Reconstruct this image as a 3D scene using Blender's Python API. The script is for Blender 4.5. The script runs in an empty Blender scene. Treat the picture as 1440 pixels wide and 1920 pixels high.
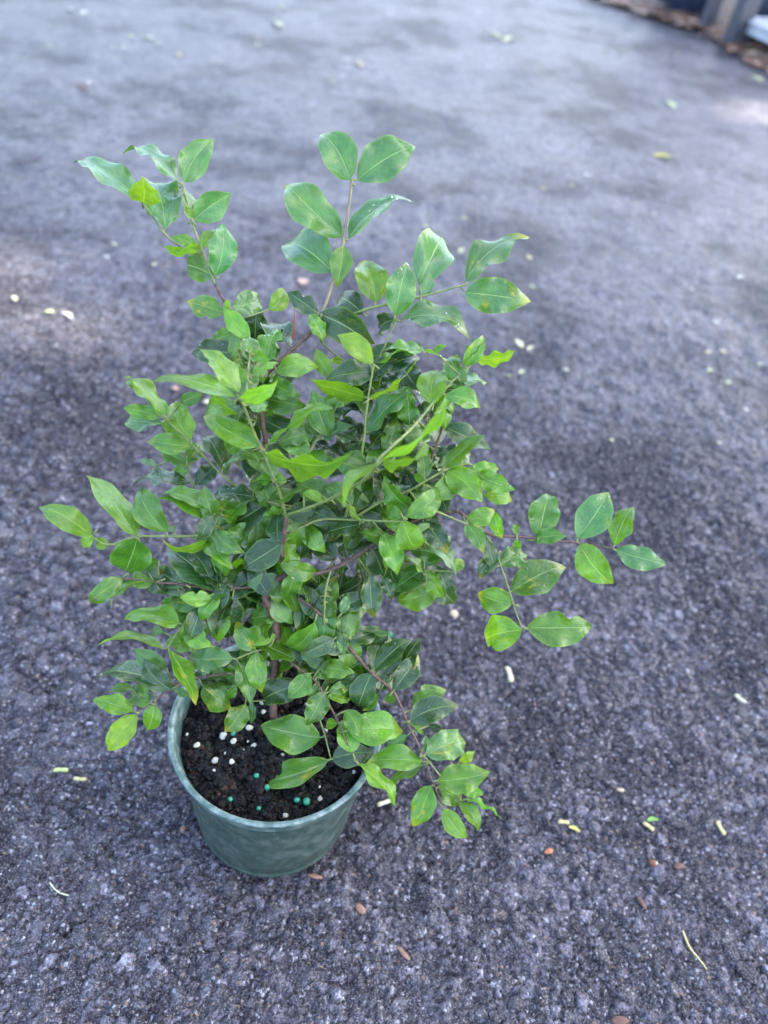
import bpy, bmesh, math, random
import numpy as np
from mathutils import Vector, Matrix
random.seed(11); rng = np.random.default_rng(4)
CM = 0.01
SC = bpy.context.scene
COL = SC.collection

# ------------------------------------------------------------------ camera
cd = bpy.data.cameras.new('camera'); cam = bpy.data.objects.new('camera', cd); COL.objects.link(cam)
pitch, roll = math.radians(44.06), math.radians(9.45)
fw = Vector((0, math.cos(pitch), -math.sin(pitch))); rt = Vector((1, 0, 0)); up = rt.cross(fw)
R = math.cos(roll)*rt + math.sin(roll)*up; U = -math.sin(roll)*rt + math.cos(roll)*up
cam.matrix_world = Matrix(((R.x, U.x, -fw.x, 3.84*CM), (R.y, U.y, -fw.y, -21.49*CM), (R.z, U.z, -fw.z, 47.38*CM), (0, 0, 0, 1)))
cd.sensor_fit = 'VERTICAL'; cd.sensor_height = 36; cd.sensor_width = 27
cd.lens = 1442/1920*36
cd.clip_start = 0.01; cd.clip_end = 1000
cd.dof.use_dof = True; cd.dof.focus_distance = 0.372; cd.dof.aperture_fstop = 6.2
SC.camera = cam

# ------------------------------------------------------------------ sky, sun, exposure
SUN_EL, SUN_AZ = math.radians(50), math.radians(68)      # azimuth clockwise from +Y
world = bpy.data.worlds.new('World'); SC.world = world; world.use_nodes = True
nt = world.node_tree; nt.nodes.clear()
sky = nt.nodes.new('ShaderNodeTexSky'); sky.sky_type = 'NISHITA'; sky.sun_disc = False
sky.sun_elevation = SUN_EL; sky.sun_rotation = SUN_AZ
sky.air_density = 1.0; sky.dust_density = 3.5; sky.ozone_density = 1.0
bg = nt.nodes.new('ShaderNodeBackground'); bg.inputs['Strength'].default_value = 0.14
wo = nt.nodes.new('ShaderNodeOutputWorld')
nt.links.new(sky.outputs[0], bg.inputs[0]); nt.links.new(bg.outputs[0], wo.inputs[0])
sund = Vector((math.sin(SUN_AZ)*math.cos(SUN_EL), math.cos(SUN_AZ)*math.cos(SUN_EL), math.sin(SUN_EL)))
ld = bpy.data.lights.new('sun', 'SUN'); ld.energy = 2.0; ld.angle = math.radians(0.5); ld.color = (1, .9, .78)
sun = bpy.data.objects.new('sun', ld); COL.objects.link(sun); sun.rotation_euler = (-sund).to_track_quat('-Z', 'Y').to_euler()
vs = SC.view_settings
SC.display_settings.display_device = 'sRGB'
vs.view_transform = 'Standard'; vs.look = 'None'; vs.gamma = 1; vs.use_curve_mapping = False
vs.exposure = 3.3
SC.cycles.use_denoising = True
SC.cycles.max_bounces = 8; SC.cycles.transparent_max_bounces = 8
SC.cycles.caustics_reflective = False; SC.cycles.caustics_refractive = False

# ------------------------------------------------------------------ data (centimetres, pot axis at the origin)
BRANCHES = [
    ('trunk', 0.28, 0.22, 0, [(-0.12, -0.29, 10.18), (-0.40, 0.58, 11.97), (-0.53, 1.70, 15.80), (-1.13, 2.04, 17.15), (-1.00, 2.33, 18.27), (-0.24, 2.64, 18.79)]),
    ('branch', 0.2, 0.13, 0, [(-0.53, 1.70, 15.80), (-1.21, 2.02, 17.57), (-1.52, 2.73, 18.28), (-1.61, 4.05, 18.78), (-1.68, 5.24, 20.24), (-1.99, 6.11, 22.24), (-2.55, 7.00, 24.39), (-3.07, 7.89, 25.86)]),
    ('branch', 0.13, 0.09, 0, [(-3.07, 7.89, 25.86), (-3.46, 8.24, 26.50), (-4.04, 8.87, 27.36), (-4.43, 9.27, 27.82), (-4.80, 9.75, 28.37), (-5.62, 10.45, 29.16)]),
    ('branch', 0.09, 0.06, 1, [(-5.62, 10.45, 29.16), (-6.48, 11.44, 30.30), (-7.14, 12.25, 31.21), (-7.77, 13.25, 32.35)]),
    ('branch', 0.07, 0.05, 1, [(-6.47, 11.38, 30.07), (-7.14, 11.30, 30.14), (-7.51, 11.39, 30.25), (-8.25, 11.61, 30.66), (-8.98, 12.10, 31.22), (-9.52, 12.29, 31.75)]),
    ('branch', 0.15, 0.1, 0, [(-3.07, 7.89, 25.86), (-2.20, 8.57, 26.71), (-0.99, 9.63, 27.88), (-0.56, 10.09, 28.55)]),
    ('branch', 0.1, 0.08, 2, [(-0.56, 10.09, 28.55), (-0.27, 11.19, 29.79), (-0.08, 12.53, 31.30), (-0.12, 14.40, 33.41)]),
    ('branch', 0.2, 0.12, 0, [(-0.24, 2.64, 18.79), (-0.61, 2.71, 20.20), (-0.55, 2.89, 21.38), (-0.51, 3.04, 22.32)]),
    ('branch', 0.1, 0.06, 1, [(-0.51, 3.04, 22.32), (-0.91, 3.28, 23.52), (-1.16, 3.36, 24.17), (-1.81, 3.73, 25.45), (-2.38, 3.99, 26.57), (-2.69, 4.07, 27.44), (-2.97, 4.13, 27.89)]),
    ('branch', 0.07, 0.05, 1, [(-2.75, 4.29, 27.04), (-2.87, 5.26, 27.39), (-3.03, 6.29, 27.78), (-3.15, 7.16, 28.17)]),
    ('branch', 0.1, 0.06, 1, [(-0.51, 3.04, 22.32), (-0.35, 2.90, 22.67), (0.57, 2.56, 23.61), (1.77, 2.14, 25.02), (2.99, 1.29, 27.10), (3.33, 1.18, 28.17), (3.87, 2.78, 27.85), (4.32, 4.12, 27.50), (4.78, 5.78, 27.05), (5.24, 7.20, 26.96), (5.95, 8.39, 27.40), (6.75, 9.27, 28.00), (7.05, 10.06, 28.74)]),
    ('branch', 0.1, 0.05, 1, [(2.00, 3.88, 20.97), (2.21, 4.64, 23.11), (2.41, 5.57, 25.10), (2.29, 6.69, 26.55), (2.30, 7.32, 27.28), (2.30, 7.85, 27.97)]),
    ('branch', 0.1, 0.06, 1, [(-0.47, 9.98, 27.36), (0.37, 10.57, 28.33), (1.41, 10.65, 29.01), (2.38, 10.75, 29.42), (3.88, 11.08, 29.92), (5.90, 11.69, 30.59)]),
    ('branch', 0.07, 0.05, 1, [(2.16, 8.17, 26.37), (2.55, 9.21, 27.83), (2.93, 10.05, 29.08), (2.96, 10.14, 29.33)]),
    ('branch', 0.09, 0.06, 0, [(5.47, 5.64, 22.58), (5.69, 7.29, 23.73), (5.92, 8.17, 24.80), (5.82, 8.65, 25.65), (5.76, 9.08, 26.46)]),
    ('branch', 0.09, 0.05, 1, [(1.96, 3.92, 21.47), (3.62, 4.49, 22.85), (4.82, 4.80, 23.55), (6.28, 5.53, 24.50), (7.37, 6.05, 24.68), (7.68, 5.87, 24.41)]),
    ('branch', 0.15, 0.11, 0, [(-0.24, 2.64, 18.79), (1.03, 2.95, 18.84), (1.76, 3.28, 19.00), (2.89, 3.79, 19.66), (4.26, 4.56, 20.81), (5.90, 5.15, 21.79), (7.36, 5.44, 22.20)]),
    ('branch', 0.11, 0.05, 0, [(7.36, 5.44, 22.20), (8.84, 5.11, 21.38), (10.15, 5.17, 21.37), (11.10, 5.32, 21.36), (13.33, 5.45, 21.38), (15.11, 5.46, 21.42)]),
    ('branch', 0.07, 0.05, 1, [(8.78, 5.11, 21.40), (9.48, 4.85, 20.62), (9.86, 4.56, 20.02), (10.53, 4.04, 18.96), (11.21, 3.49, 17.75), (11.70, 3.14, 17.10)]),
    ('branch', 0.1, 0.05, 1, [(-1.41, 4.05, 19.99), (-3.32, 3.50, 19.95), (-5.62, 3.07, 19.77), (-7.66, 2.83, 19.52), (-8.86, 2.37, 19.16), (-9.67, 2.36, 19.45)]),
    ('branch', 0.1, 0.06, 0, [(-0.92, 2.52, 18.43), (-1.98, 2.22, 17.95), (-2.75, 2.03, 17.86), (-3.53, 1.87, 17.60), (-5.06, 1.84, 17.74), (-6.61, 1.73, 17.70), (-8.18, 1.66, 17.71)]),
    ('branch', 0.08, 0.05, 1, [(-2.75, 2.03, 17.86), (-3.67, 1.60, 17.43), (-4.25, 1.24, 16.87), (-5.06, 0.66, 15.85), (-5.68, 0.08, 14.78)]),
    ('branch', 0.1, 0.05, 0, [(-0.45, 0.74, 12.73), (-2.11, 0.42, 13.10), (-3.93, -0.06, 12.91), (-5.36, -0.54, 12.47), (-6.25, -1.18, 11.61), (-7.15, -1.70, 11.10)]),
    ('branch', 0.09, 0.05, 1, [(-0.51, 1.64, 15.66), (-0.71, 1.00, 15.08), (-1.46, 0.60, 14.93), (-2.23, 0.22, 14.60)]),
    ('branch', 0.14, 0.05, 0, [(0.39, 2.33, 17.61), (1.53, 2.11, 16.91), (2.53, 1.76, 16.15), (3.40, 1.36, 15.31), (4.63, 0.89, 14.28), (5.90, 0.51, 13.46), (6.87, -0.49, 12.37), (7.75, -1.39, 11.49), (8.42, -2.33, 10.81), (9.27, -3.44, 10.09)]),
    ('branch', 0.06, 0.04, 1, [(7.75, -1.43, 11.45), (8.26, -1.77, 11.25), (8.76, -2.14, 11.00), (9.64, -2.39, 10.17), (10.29, -2.64, 9.48)]),
    ('branch', 0.1, 0.05, 0, [(-0.62, 1.07, 15.01), (0.73, 0.57, 14.33), (1.81, 0.18, 13.93), (2.17, -0.05, 13.57), (3.23, -1.02, 12.59), (3.90, -1.86, 11.90), (4.67, -2.59, 11.54)]),
    ('branch', 0.08, 0.05, 1, [(1.18, 2.14, 15.91), (1.20, 1.40, 14.41), (1.58, 0.41, 12.37), (2.53, -0.68, 10.99), (3.20, -1.66, 9.78)]),
    ('branch', 0.08, 0.05, 1, [(4.82, 4.80, 23.55), (5.50, 4.55, 22.98), (6.44, 4.50, 22.76), (7.61, 4.42, 22.47), (8.56, 4.62, 22.14)]),
    ('branch', 0.08, 0.05, 1, [(-3.32, 3.50, 19.95), (-3.84, 3.39, 20.63), (-3.93, 3.54, 21.36), (-3.80, 3.58, 21.87)]),
    ('branch', 0.06, 0.04, 1, [(-3.32, 3.50, 19.95), (-4.84, 4.78, 20.31), (-5.72, 5.61, 20.97), (-6.03, 6.10, 21.71), (-6.42, 6.44, 22.20)]),
    ('branch', 0.09, 0.05, 1, [(-0.84, 3.80, 22.17), (-2.27, 4.52, 21.86), (-3.65, 4.92, 22.16), (-5.28, 5.45, 23.36), (-6.62, 5.90, 24.23), (-7.12, 5.97, 24.54)]),
    ('branch', 0.06, 0.05, 1, [(6.57, 4.58, 17.78), (6.32, 5.30, 18.15), (6.04, 5.76, 18.82), (5.11, 5.23, 19.94), (4.27, 4.63, 20.74)]),
    ('branch', 0.08, 0.05, 1, [(1.76, 3.28, 19.00), (1.65, 2.53, 18.11), (1.79, 1.90, 16.82), (1.83, 1.55, 15.98)]),
    ('branch', 0.07, 0.05, 1, [(-0.51, 5.67, 23.62), (0.13, 6.02, 24.44), (0.51, 6.49, 25.10), (1.05, 7.25, 26.34)]),
    ('twig', 0.07, 0.06, 1, [(-0.41, 3.04, 21.25), (0.99, 3.36, 22.15), (2.46, 3.39, 22.47), (3.91, 3.25, 22.88), (4.78, 3.12, 23.17)]),
]
LEAVES = [
    (4, -9.52, 12.29, 31.75, -9.71, 12.36, 31.82, -13.06, 13.87, 32.72, 0.22, -0.09, 0.97, 1.63, 4, 0),
    (4, -9.38, 12.24, 31.61, -9.38, 12.26, 31.64, -9.13, 11.86, 32.95, 0.03, -0.95, -0.30, 1.34, 3, 0),
    (4, -8.34, 11.68, 30.73, -8.21, 11.74, 30.81, -10.03, 15.23, 31.60, 0.09, -0.17, 0.98, 1.72, 4, 0),
    (3, -7.77, 13.25, 32.35, -7.99, 13.30, 32.41, -10.73, 14.17, 33.42, 0.34, -0.01, 0.94, 1.31, 4, 0),
    (3, -7.77, 13.25, 32.35, -7.75, 13.32, 32.44, -6.73, 15.00, 33.97, 0.33, -0.74, 0.59, 1.22, 4, 0),
    (3, -7.14, 12.25, 31.21, -7.03, 12.27, 31.23, -5.55, 13.42, 32.25, 0.47, -0.84, 0.27, 1.23, 4, 0),
    (3, -7.14, 12.25, 31.21, -7.16, 12.30, 31.28, -8.31, 13.86, 31.98, 0.56, 0.04, 0.83, 0.89, 1, 0),
    (3, -7.14, 12.25, 31.21, -7.11, 12.26, 31.22, -7.53, 12.46, 31.75, 0.43, -0.67, 0.61, 0.37, 3, 0),
    (3, -5.83, 10.70, 29.45, -5.66, 10.70, 29.45, -5.70, 12.23, 31.35, 0.38, -0.72, 0.59, 1.23, 4, 0),
    (3, -6.47, 11.44, 30.30, -6.48, 11.44, 30.30, -6.03, 12.37, 30.95, -0.05, -0.56, 0.83, 0.52, 2, 0),
    (3, -5.83, 10.70, 29.45, -5.70, 10.67, 29.42, -7.68, 12.33, 28.81, -0.66, -0.67, 0.34, 1.15, 1, 0),
    (3, -6.56, 11.54, 30.41, -6.69, 11.50, 30.36, -7.90, 11.49, 30.61, 0.16, -0.66, 0.73, 0.53, 2, 0),
    (3, -6.47, 11.44, 30.30, -6.49, 11.49, 30.36, -7.36, 10.79, 30.24, 0.63, -0.77, -0.07, 0.48, 3, 0),
    (4, -7.06, 11.31, 30.14, -7.08, 11.28, 30.10, -8.18, 11.20, 30.24, 0.06, -0.99, -0.12, 0.48, 3, 0),
    (2, -4.75, 9.69, 28.30, -4.97, 9.63, 28.23, -6.95, 10.32, 28.11, -0.28, -0.69, 0.66, 1.03, 1, 2),
    (2, -4.80, 9.75, 28.37, -4.66, 9.85, 28.48, -3.66, 11.97, 28.00, 0.80, -0.25, 0.55, 1.07, 4, 0),
    (2, -4.80, 9.75, 28.37, -4.94, 9.68, 28.30, -4.83, 9.90, 28.85, -0.06, -0.93, 0.38, 0.33, 3, 0),
    (2, -4.04, 8.87, 27.36, -3.44, 8.29, 27.92, -4.89, 9.24, 28.77, 0.04, -0.63, 0.78, 0.83, 2, 0),
    (2, -4.29, 9.12, 27.65, -4.25, 9.11, 27.64, -5.46, 9.22, 27.01, -0.31, -0.84, 0.45, 0.66, 1, 0),
    (2, -4.71, 9.63, 28.23, -3.79, 11.24, 27.91, -3.71, 10.57, 26.14, 0.01, -0.94, 0.36, 1.15, 0, 1),
    (5, -1.59, 9.10, 27.30, -1.81, 9.22, 27.43, -3.61, 11.60, 26.99, -0.09, 0.11, 0.99, 1.30, 0, 0),
    (2, -4.57, 9.45, 28.03, -3.03, 10.41, 28.33, -2.66, 11.87, 28.82, 0.63, -0.39, 0.67, 0.85, 3, 2),
    (6, -0.52, 10.22, 28.70, -0.69, 10.20, 28.68, -2.30, 10.75, 29.23, -0.03, -0.76, 0.66, 0.84, 0, 1),
    (2, -3.75, 8.56, 26.93, -3.86, 8.51, 26.88, -6.45, 8.70, 26.35, -0.18, -0.75, 0.63, 1.14, 0, 1),
    (6, -0.12, 14.40, 33.41, -0.20, 14.37, 33.37, -1.99, 15.80, 34.76, -0.08, -0.74, 0.67, 1.57, 4, 0),
    (6, -0.12, 14.40, 33.41, 0.10, 14.40, 33.41, 2.55, 15.75, 34.93, 0.14, -0.84, 0.53, 1.71, 4, 0),
    (6, -0.08, 12.53, 31.30, -0.18, 12.63, 31.41, -3.29, 14.04, 33.08, 0.06, -0.70, 0.71, 1.63, 4, 0),
    (6, -0.08, 12.53, 31.30, 0.14, 12.61, 31.39, 2.80, 13.98, 33.38, -0.51, -0.23, 0.83, 1.55, 4, 1),
    (6, -0.23, 11.53, 30.17, -0.32, 11.52, 30.16, -3.13, 14.19, 29.91, -0.45, -0.40, 0.80, 1.91, 4, 0),
    (6, -0.10, 12.36, 31.11, -0.03, 12.38, 31.13, -0.00, 10.78, 29.96, 0.03, -0.59, 0.81, 0.97, 1, 0),
    (12, 1.90, 10.70, 29.21, 1.85, 10.85, 29.38, 0.71, 13.24, 30.18, -0.00, -0.32, 0.95, 1.40, 2, 2),
    (13, 2.95, 10.12, 29.27, 2.87, 10.12, 29.28, 3.05, 11.54, 31.32, 0.22, -0.81, 0.54, 1.33, 4, 1),
    (12, 3.88, 11.08, 29.92, 3.68, 11.88, 30.06, 4.54, 15.51, 31.14, 0.39, -0.34, 0.85, 1.78, 4, 0),
    (12, 5.90, 11.69, 30.59, 5.82, 11.78, 30.69, 8.39, 13.78, 32.46, -0.37, -0.30, 0.88, 1.60, 4, 2),
    (12, 5.65, 11.61, 30.51, 5.87, 11.43, 30.30, 8.97, 11.46, 30.35, 0.00, -0.93, 0.38, 1.53, 4, 2),
    (13, 2.93, 10.06, 29.11, 3.12, 10.06, 29.11, 6.47, 10.06, 29.08, 0.01, -0.19, 0.98, 1.44, 4, 1),
    (12, 3.88, 11.08, 29.92, 3.92, 11.09, 29.93, 4.13, 12.05, 30.73, 0.29, -0.65, 0.70, 0.56, 4, 0),
    (12, 1.28, 10.64, 28.93, 1.35, 10.57, 28.84, -0.18, 12.65, 28.35, -0.59, -0.25, 0.77, 1.13, 0, 0),
    (6, -0.52, 10.22, 28.70, -0.66, 10.20, 28.68, 2.08, 9.67, 27.76, -0.08, -0.95, 0.31, 1.54, 0, 1),
    (13, 2.93, 10.06, 29.11, 2.87, 10.06, 29.11, 2.18, 11.38, 27.54, -0.93, -0.34, 0.13, 0.93, 0, 0),
    (11, 2.30, 7.85, 27.97, 2.27, 7.87, 27.99, 0.43, 8.54, 28.80, -0.01, -0.78, 0.62, 0.91, 3, 0),
    (13, 2.41, 8.80, 27.31, 2.35, 8.87, 27.39, 5.18, 9.06, 28.33, -0.32, 0.27, 0.91, 1.28, 2, 0),
    (11, 2.29, 6.85, 26.73, 2.35, 6.88, 26.77, 4.20, 8.73, 28.10, 0.78, -0.50, -0.39, 1.26, 3, 0),
    (11, 2.29, 6.93, 26.82, 2.16, 6.91, 26.80, -0.52, 7.13, 26.96, -0.10, -0.97, -0.23, 1.16, 3, 0),
    (34, 1.05, 7.25, 26.34, 0.47, 8.17, 26.63, -0.56, 9.15, 27.51, -0.19, -0.76, 0.63, 0.72, 2, 0),
    (10, 6.55, 9.04, 27.86, 6.33, 9.08, 27.90, 7.06, 10.07, 29.08, 0.24, -0.81, 0.54, 0.74, 2, 2),
    (10, 6.83, 9.47, 28.19, 6.81, 9.45, 28.17, 8.74, 10.13, 28.43, 0.35, -0.91, -0.24, 0.89, 3, 0),
    (10, 6.45, 8.92, 27.78, 6.16, 9.02, 27.90, 5.82, 10.05, 27.76, -0.65, -0.11, 0.76, 0.55, 2, 0),
    (10, 5.95, 8.39, 27.40, 5.92, 8.40, 27.42, 7.68, 9.38, 27.05, 0.07, 0.25, 0.97, 0.88, 4, 0),
    (10, 5.18, 7.02, 26.97, 5.23, 6.99, 26.93, 5.39, 10.00, 27.21, -0.25, -0.08, 0.97, 1.35, 3, 0),
    (10, 6.65, 9.15, 27.93, 6.40, 9.21, 27.99, 7.25, 10.01, 29.00, -0.65, -0.23, 0.73, 0.67, 4, 0),
    (31, -7.00, 5.95, 24.46, -6.90, 6.01, 24.54, -9.01, 7.28, 25.75, 0.53, 0.07, 0.85, 1.18, 2, 0),
    (31, -7.12, 5.97, 24.54, -7.11, 5.99, 24.56, -8.83, 5.94, 24.69, 0.08, -0.48, 0.87, 0.74, 2, 0),
    (31, -6.87, 5.93, 24.38, -7.01, 5.81, 24.21, -9.16, 6.29, 23.64, -0.30, -0.23, 0.93, 0.98, 4, 0),
    (31, -5.45, 5.51, 23.47, -5.53, 5.48, 23.43, -7.66, 5.20, 23.63, 0.15, -0.55, 0.82, 0.93, 1, 2),
    (31, -5.62, 5.57, 23.58, -5.60, 5.66, 23.70, -7.12, 7.86, 24.06, -0.32, -0.36, 0.88, 1.40, 2, 3),
    (31, -6.81, 5.93, 24.34, -6.64, 7.38, 24.41, -5.62, 7.70, 24.89, 0.05, -0.87, 0.48, 0.62, 1, 0),
    (31, -7.12, 5.97, 24.54, -8.47, 7.07, 24.94, -9.31, 7.46, 24.99, -0.05, -0.22, 0.97, 0.40, 2, 0),
    (8, -2.90, 4.11, 27.78, -2.96, 4.08, 27.74, -6.75, 4.59, 27.74, 0.04, 0.30, 0.95, 1.64, 2, 0),
    (9, -2.84, 5.01, 27.30, -3.14, 5.02, 27.32, -5.10, 6.14, 28.55, 0.43, -0.20, 0.88, 1.10, 2, 0),
    (9, -2.93, 5.63, 27.54, -2.92, 5.65, 27.58, -4.02, 6.59, 27.67, -0.54, -0.68, 0.50, 0.62, 3, 0),
    (9, -2.75, 4.29, 27.04, -2.96, 4.15, 26.84, -4.75, 5.22, 27.51, -0.57, -0.75, -0.32, 0.94, 3, 0),
    (9, -3.13, 7.05, 28.12, -3.08, 7.03, 28.10, -3.65, 8.04, 27.77, -0.28, 0.15, 0.95, 0.52, 3, 0),
    (9, -3.12, 6.94, 28.07, -3.04, 6.97, 28.10, -2.18, 6.72, 28.07, -0.25, -0.88, 0.41, 0.50, 2, 0),
    (9, -2.98, 6.01, 27.70, -2.79, 5.97, 27.63, -1.84, 6.93, 27.92, -0.17, -0.12, 0.98, 0.59, 2, 0),
    (8, -2.87, 4.11, 27.72, -2.90, 4.09, 27.70, -1.34, 4.54, 28.45, 0.29, -0.96, -0.02, 0.77, 3, 0),
    (8, -2.69, 4.07, 27.44, -2.54, 4.11, 27.48, -1.74, 4.68, 27.19, 0.59, -0.52, 0.62, 0.58, 4, 0),
    (8, -1.88, 3.77, 25.59, -1.99, 3.76, 25.59, -4.67, 4.72, 26.18, 0.13, -0.23, 0.96, 1.25, 2, 3),
    (8, -1.81, 3.73, 25.45, -1.69, 3.80, 25.54, 0.74, 4.62, 27.98, -0.73, 0.21, 0.65, 1.52, 2, 0),
    (8, -1.73, 3.69, 25.29, -1.67, 3.72, 25.34, 2.02, 2.23, 26.66, -0.22, -0.90, -0.38, 1.80, 3, 0),
    (8, -1.24, 3.41, 24.33, -1.30, 3.35, 24.24, -2.85, 6.17, 23.35, 0.09, 0.34, 0.93, 1.44, 1, 0),
    (1, -2.27, 6.57, 23.32, -2.77, 5.71, 23.60, -3.88, 5.65, 23.22, -0.32, -0.11, 0.94, 0.50, 4, 0),
    (1, -2.20, 6.46, 23.05, -2.80, 5.34, 23.61, -4.09, 4.74, 22.93, -0.47, 0.01, 0.88, 0.68, 1, 3),
    (31, -3.85, 4.98, 22.32, -3.81, 5.04, 22.39, -5.35, 6.79, 23.34, 0.45, -0.08, 0.89, 1.08, 0, 0),
    (30, -6.08, 6.14, 21.77, -6.12, 6.12, 21.74, -7.56, 6.36, 22.09, 0.07, -0.68, 0.73, 0.71, 1, 0),
    (30, -6.03, 6.10, 21.71, -6.04, 6.11, 21.72, -5.66, 7.51, 21.91, 0.38, -0.22, 0.90, 0.79, 1, 0),
    (30, -6.03, 6.10, 21.71, -5.96, 6.10, 21.70, -6.79, 5.86, 21.01, -0.15, -0.86, 0.48, 0.59, 1, 0),
    (30, -6.32, 6.36, 22.08, -7.53, 5.87, 21.45, -8.50, 6.00, 21.48, 0.02, -0.07, 1.00, 0.42, 4, 0),
    (30, -5.72, 5.61, 20.97, -5.74, 5.62, 20.99, -8.79, 5.44, 20.57, -0.14, 0.14, 0.98, 1.32, 0, 0),
    (30, -5.61, 5.51, 20.89, -5.53, 5.54, 20.95, -4.75, 6.74, 21.52, 0.14, -0.50, 0.85, 0.88, 0, 0),
    (19, -6.13, 3.01, 19.71, -6.26, 3.10, 19.89, -8.11, 4.93, 20.97, -0.16, -0.61, 0.78, 1.31, 1, 0),
    (19, -7.66, 2.83, 19.52, -7.70, 2.84, 19.55, -10.72, 5.03, 21.02, 0.53, 0.18, 0.83, 1.72, 2, 0),
    (29, -3.94, 3.54, 21.36, -3.85, 3.53, 21.33, -6.76, 3.97, 21.77, 0.17, 0.22, 0.96, 1.28, 2, 0),
    (29, -3.89, 3.46, 21.00, -4.21, 3.40, 20.90, -6.77, 3.84, 21.57, 0.24, -0.07, 0.97, 1.16, 2, 0),
    (29, -3.87, 3.56, 21.61, -3.95, 3.55, 21.61, -3.39, 3.85, 22.01, -0.08, -0.76, 0.65, 0.45, 3, 0),
    (31, -1.91, 4.34, 21.94, -1.93, 4.34, 21.94, -4.51, 4.24, 21.64, -0.12, 0.05, 0.99, 1.12, 0, 1),
    (8, -0.81, 3.22, 23.22, 0.05, 3.76, 23.51, -1.67, 3.34, 22.88, -0.34, -0.02, 0.94, 0.81, 1, 0),
    (8, -1.04, 3.32, 23.85, -0.64, 3.56, 24.07, -2.26, 3.45, 23.84, -0.14, 0.11, 0.98, 0.71, 2, 0),
    (10, 0.34, 2.65, 23.38, 0.17, 3.26, 23.80, 1.16, 3.11, 23.55, 0.15, -0.46, 0.88, 0.44, 3, 0),
    (29, -3.87, 3.56, 21.61, -3.51, 3.57, 21.59, -3.19, 4.51, 19.62, 0.85, -0.52, -0.11, 0.95, 1, 2),
    (31, -0.84, 3.80, 22.17, -0.76, 3.74, 22.06, -1.68, 3.28, 21.94, -0.03, -0.19, 0.98, 0.45, 2, 0),
    (19, -4.19, 3.33, 19.88, -4.29, 3.23, 19.68, -6.22, 2.33, 19.94, 0.37, -0.88, -0.30, 0.93, 3, 2),
    (19, -5.88, 3.04, 19.74, -5.85, 3.12, 19.91, -6.52, 3.93, 19.53, -0.15, 0.31, 0.94, 0.48, 2, 0),
    (19, -4.47, 3.28, 19.86, -4.34, 3.13, 19.55, -2.71, 1.64, 19.76, -0.15, -0.03, 0.99, 0.95, 2, 0),
    (7, -0.57, 2.83, 20.94, -0.56, 2.81, 20.91, -2.36, 1.81, 19.68, -0.16, -0.64, 0.75, 1.31, 0, 1),
    (19, -2.61, 3.70, 19.96, -2.71, 3.70, 19.97, -3.94, 3.24, 20.26, 0.36, -0.46, 0.81, 0.76, 1, 0),
    (10, 4.49, 4.74, 27.32, 3.85, 7.25, 25.33, 3.30, 9.55, 25.98, 0.11, -0.25, 0.96, 1.32, 2, 0),
    (10, 6.25, 8.70, 27.64, 4.90, 9.78, 27.99, 5.43, 10.01, 28.25, 0.10, -0.84, 0.52, 0.30, 2, 0),
    (10, 3.29, 1.19, 28.04, 3.29, 1.17, 28.00, 5.89, 3.05, 29.97, 0.72, -0.54, -0.44, 1.62, 3, 0),
    (10, 3.24, 1.21, 27.91, 3.30, 1.21, 27.90, 2.18, -0.84, 27.51, -0.54, 0.14, 0.83, 1.02, 3, 0),
    (10, 3.46, 1.57, 28.08, 3.50, 1.50, 27.97, 5.29, 3.60, 27.19, 0.55, -0.66, -0.52, 1.23, 3, 0),
    (14, 5.74, 7.51, 24.00, 5.46, 7.59, 24.12, 3.73, 6.13, 24.08, 0.26, -0.34, 0.91, 0.97, 0, 0),
    (11, 2.37, 6.00, 25.64, 2.52, 5.96, 25.59, 4.12, 7.42, 27.22, -0.54, -0.29, 0.79, 1.16, 4, 0),
    (14, 5.91, 8.23, 24.91, 6.05, 8.23, 24.89, 8.47, 7.64, 24.43, 0.07, -0.44, 0.90, 1.09, 0, 0),
    (15, 6.28, 5.53, 24.50, 6.24, 5.60, 24.60, 7.76, 6.88, 25.89, -0.55, -0.17, 0.82, 1.02, 1, 0),
    (14, 5.71, 7.40, 23.87, 5.83, 7.36, 23.80, 7.29, 7.95, 24.02, -0.02, -0.32, 0.95, 0.68, 0, 0),
    (15, 6.42, 5.59, 24.52, 6.39, 5.56, 24.47, 8.23, 4.60, 23.76, -0.15, -0.76, 0.63, 1.23, 2, 1),
    (15, 7.60, 5.92, 24.47, 7.45, 5.84, 24.37, 8.89, 6.46, 24.44, 0.22, -0.61, 0.76, 0.79, 2, 2),
    (15, 7.68, 5.87, 24.41, 7.60, 5.82, 24.33, 9.63, 5.29, 24.23, -0.12, -0.61, 0.79, 0.90, 2, 1),
    (15, 6.42, 5.59, 24.52, 6.40, 5.62, 24.57, 7.26, 6.63, 24.43, 0.21, -0.05, 0.98, 0.57, 2, 0),
    (15, 7.68, 5.87, 24.41, 8.36, 5.76, 23.15, 9.82, 5.94, 23.01, 0.15, -0.52, 0.84, 0.84, 2, 2),
    (28, 7.73, 4.45, 22.43, 7.73, 4.53, 22.60, 9.00, 5.08, 23.02, 0.08, -0.72, 0.69, 0.83, 2, 2),
    (28, 8.56, 4.62, 22.14, 8.97, 5.20, 22.80, 9.58, 4.47, 21.77, -0.33, -0.85, 0.41, 0.61, 2, 2),
    (28, 7.73, 4.45, 22.43, 7.73, 4.46, 22.46, 8.71, 3.36, 21.77, -0.15, -0.62, 0.77, 0.76, 1, 3),
    (35, 4.79, 3.12, 23.17, 4.84, 3.24, 23.39, 6.20, 4.81, 24.13, 0.32, -0.62, 0.72, 1.01, 2, 1),
    (35, 4.79, 3.12, 23.17, 4.77, 3.23, 23.39, 3.79, 3.90, 22.95, -0.63, -0.64, 0.43, 0.58, 2, 0),
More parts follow.
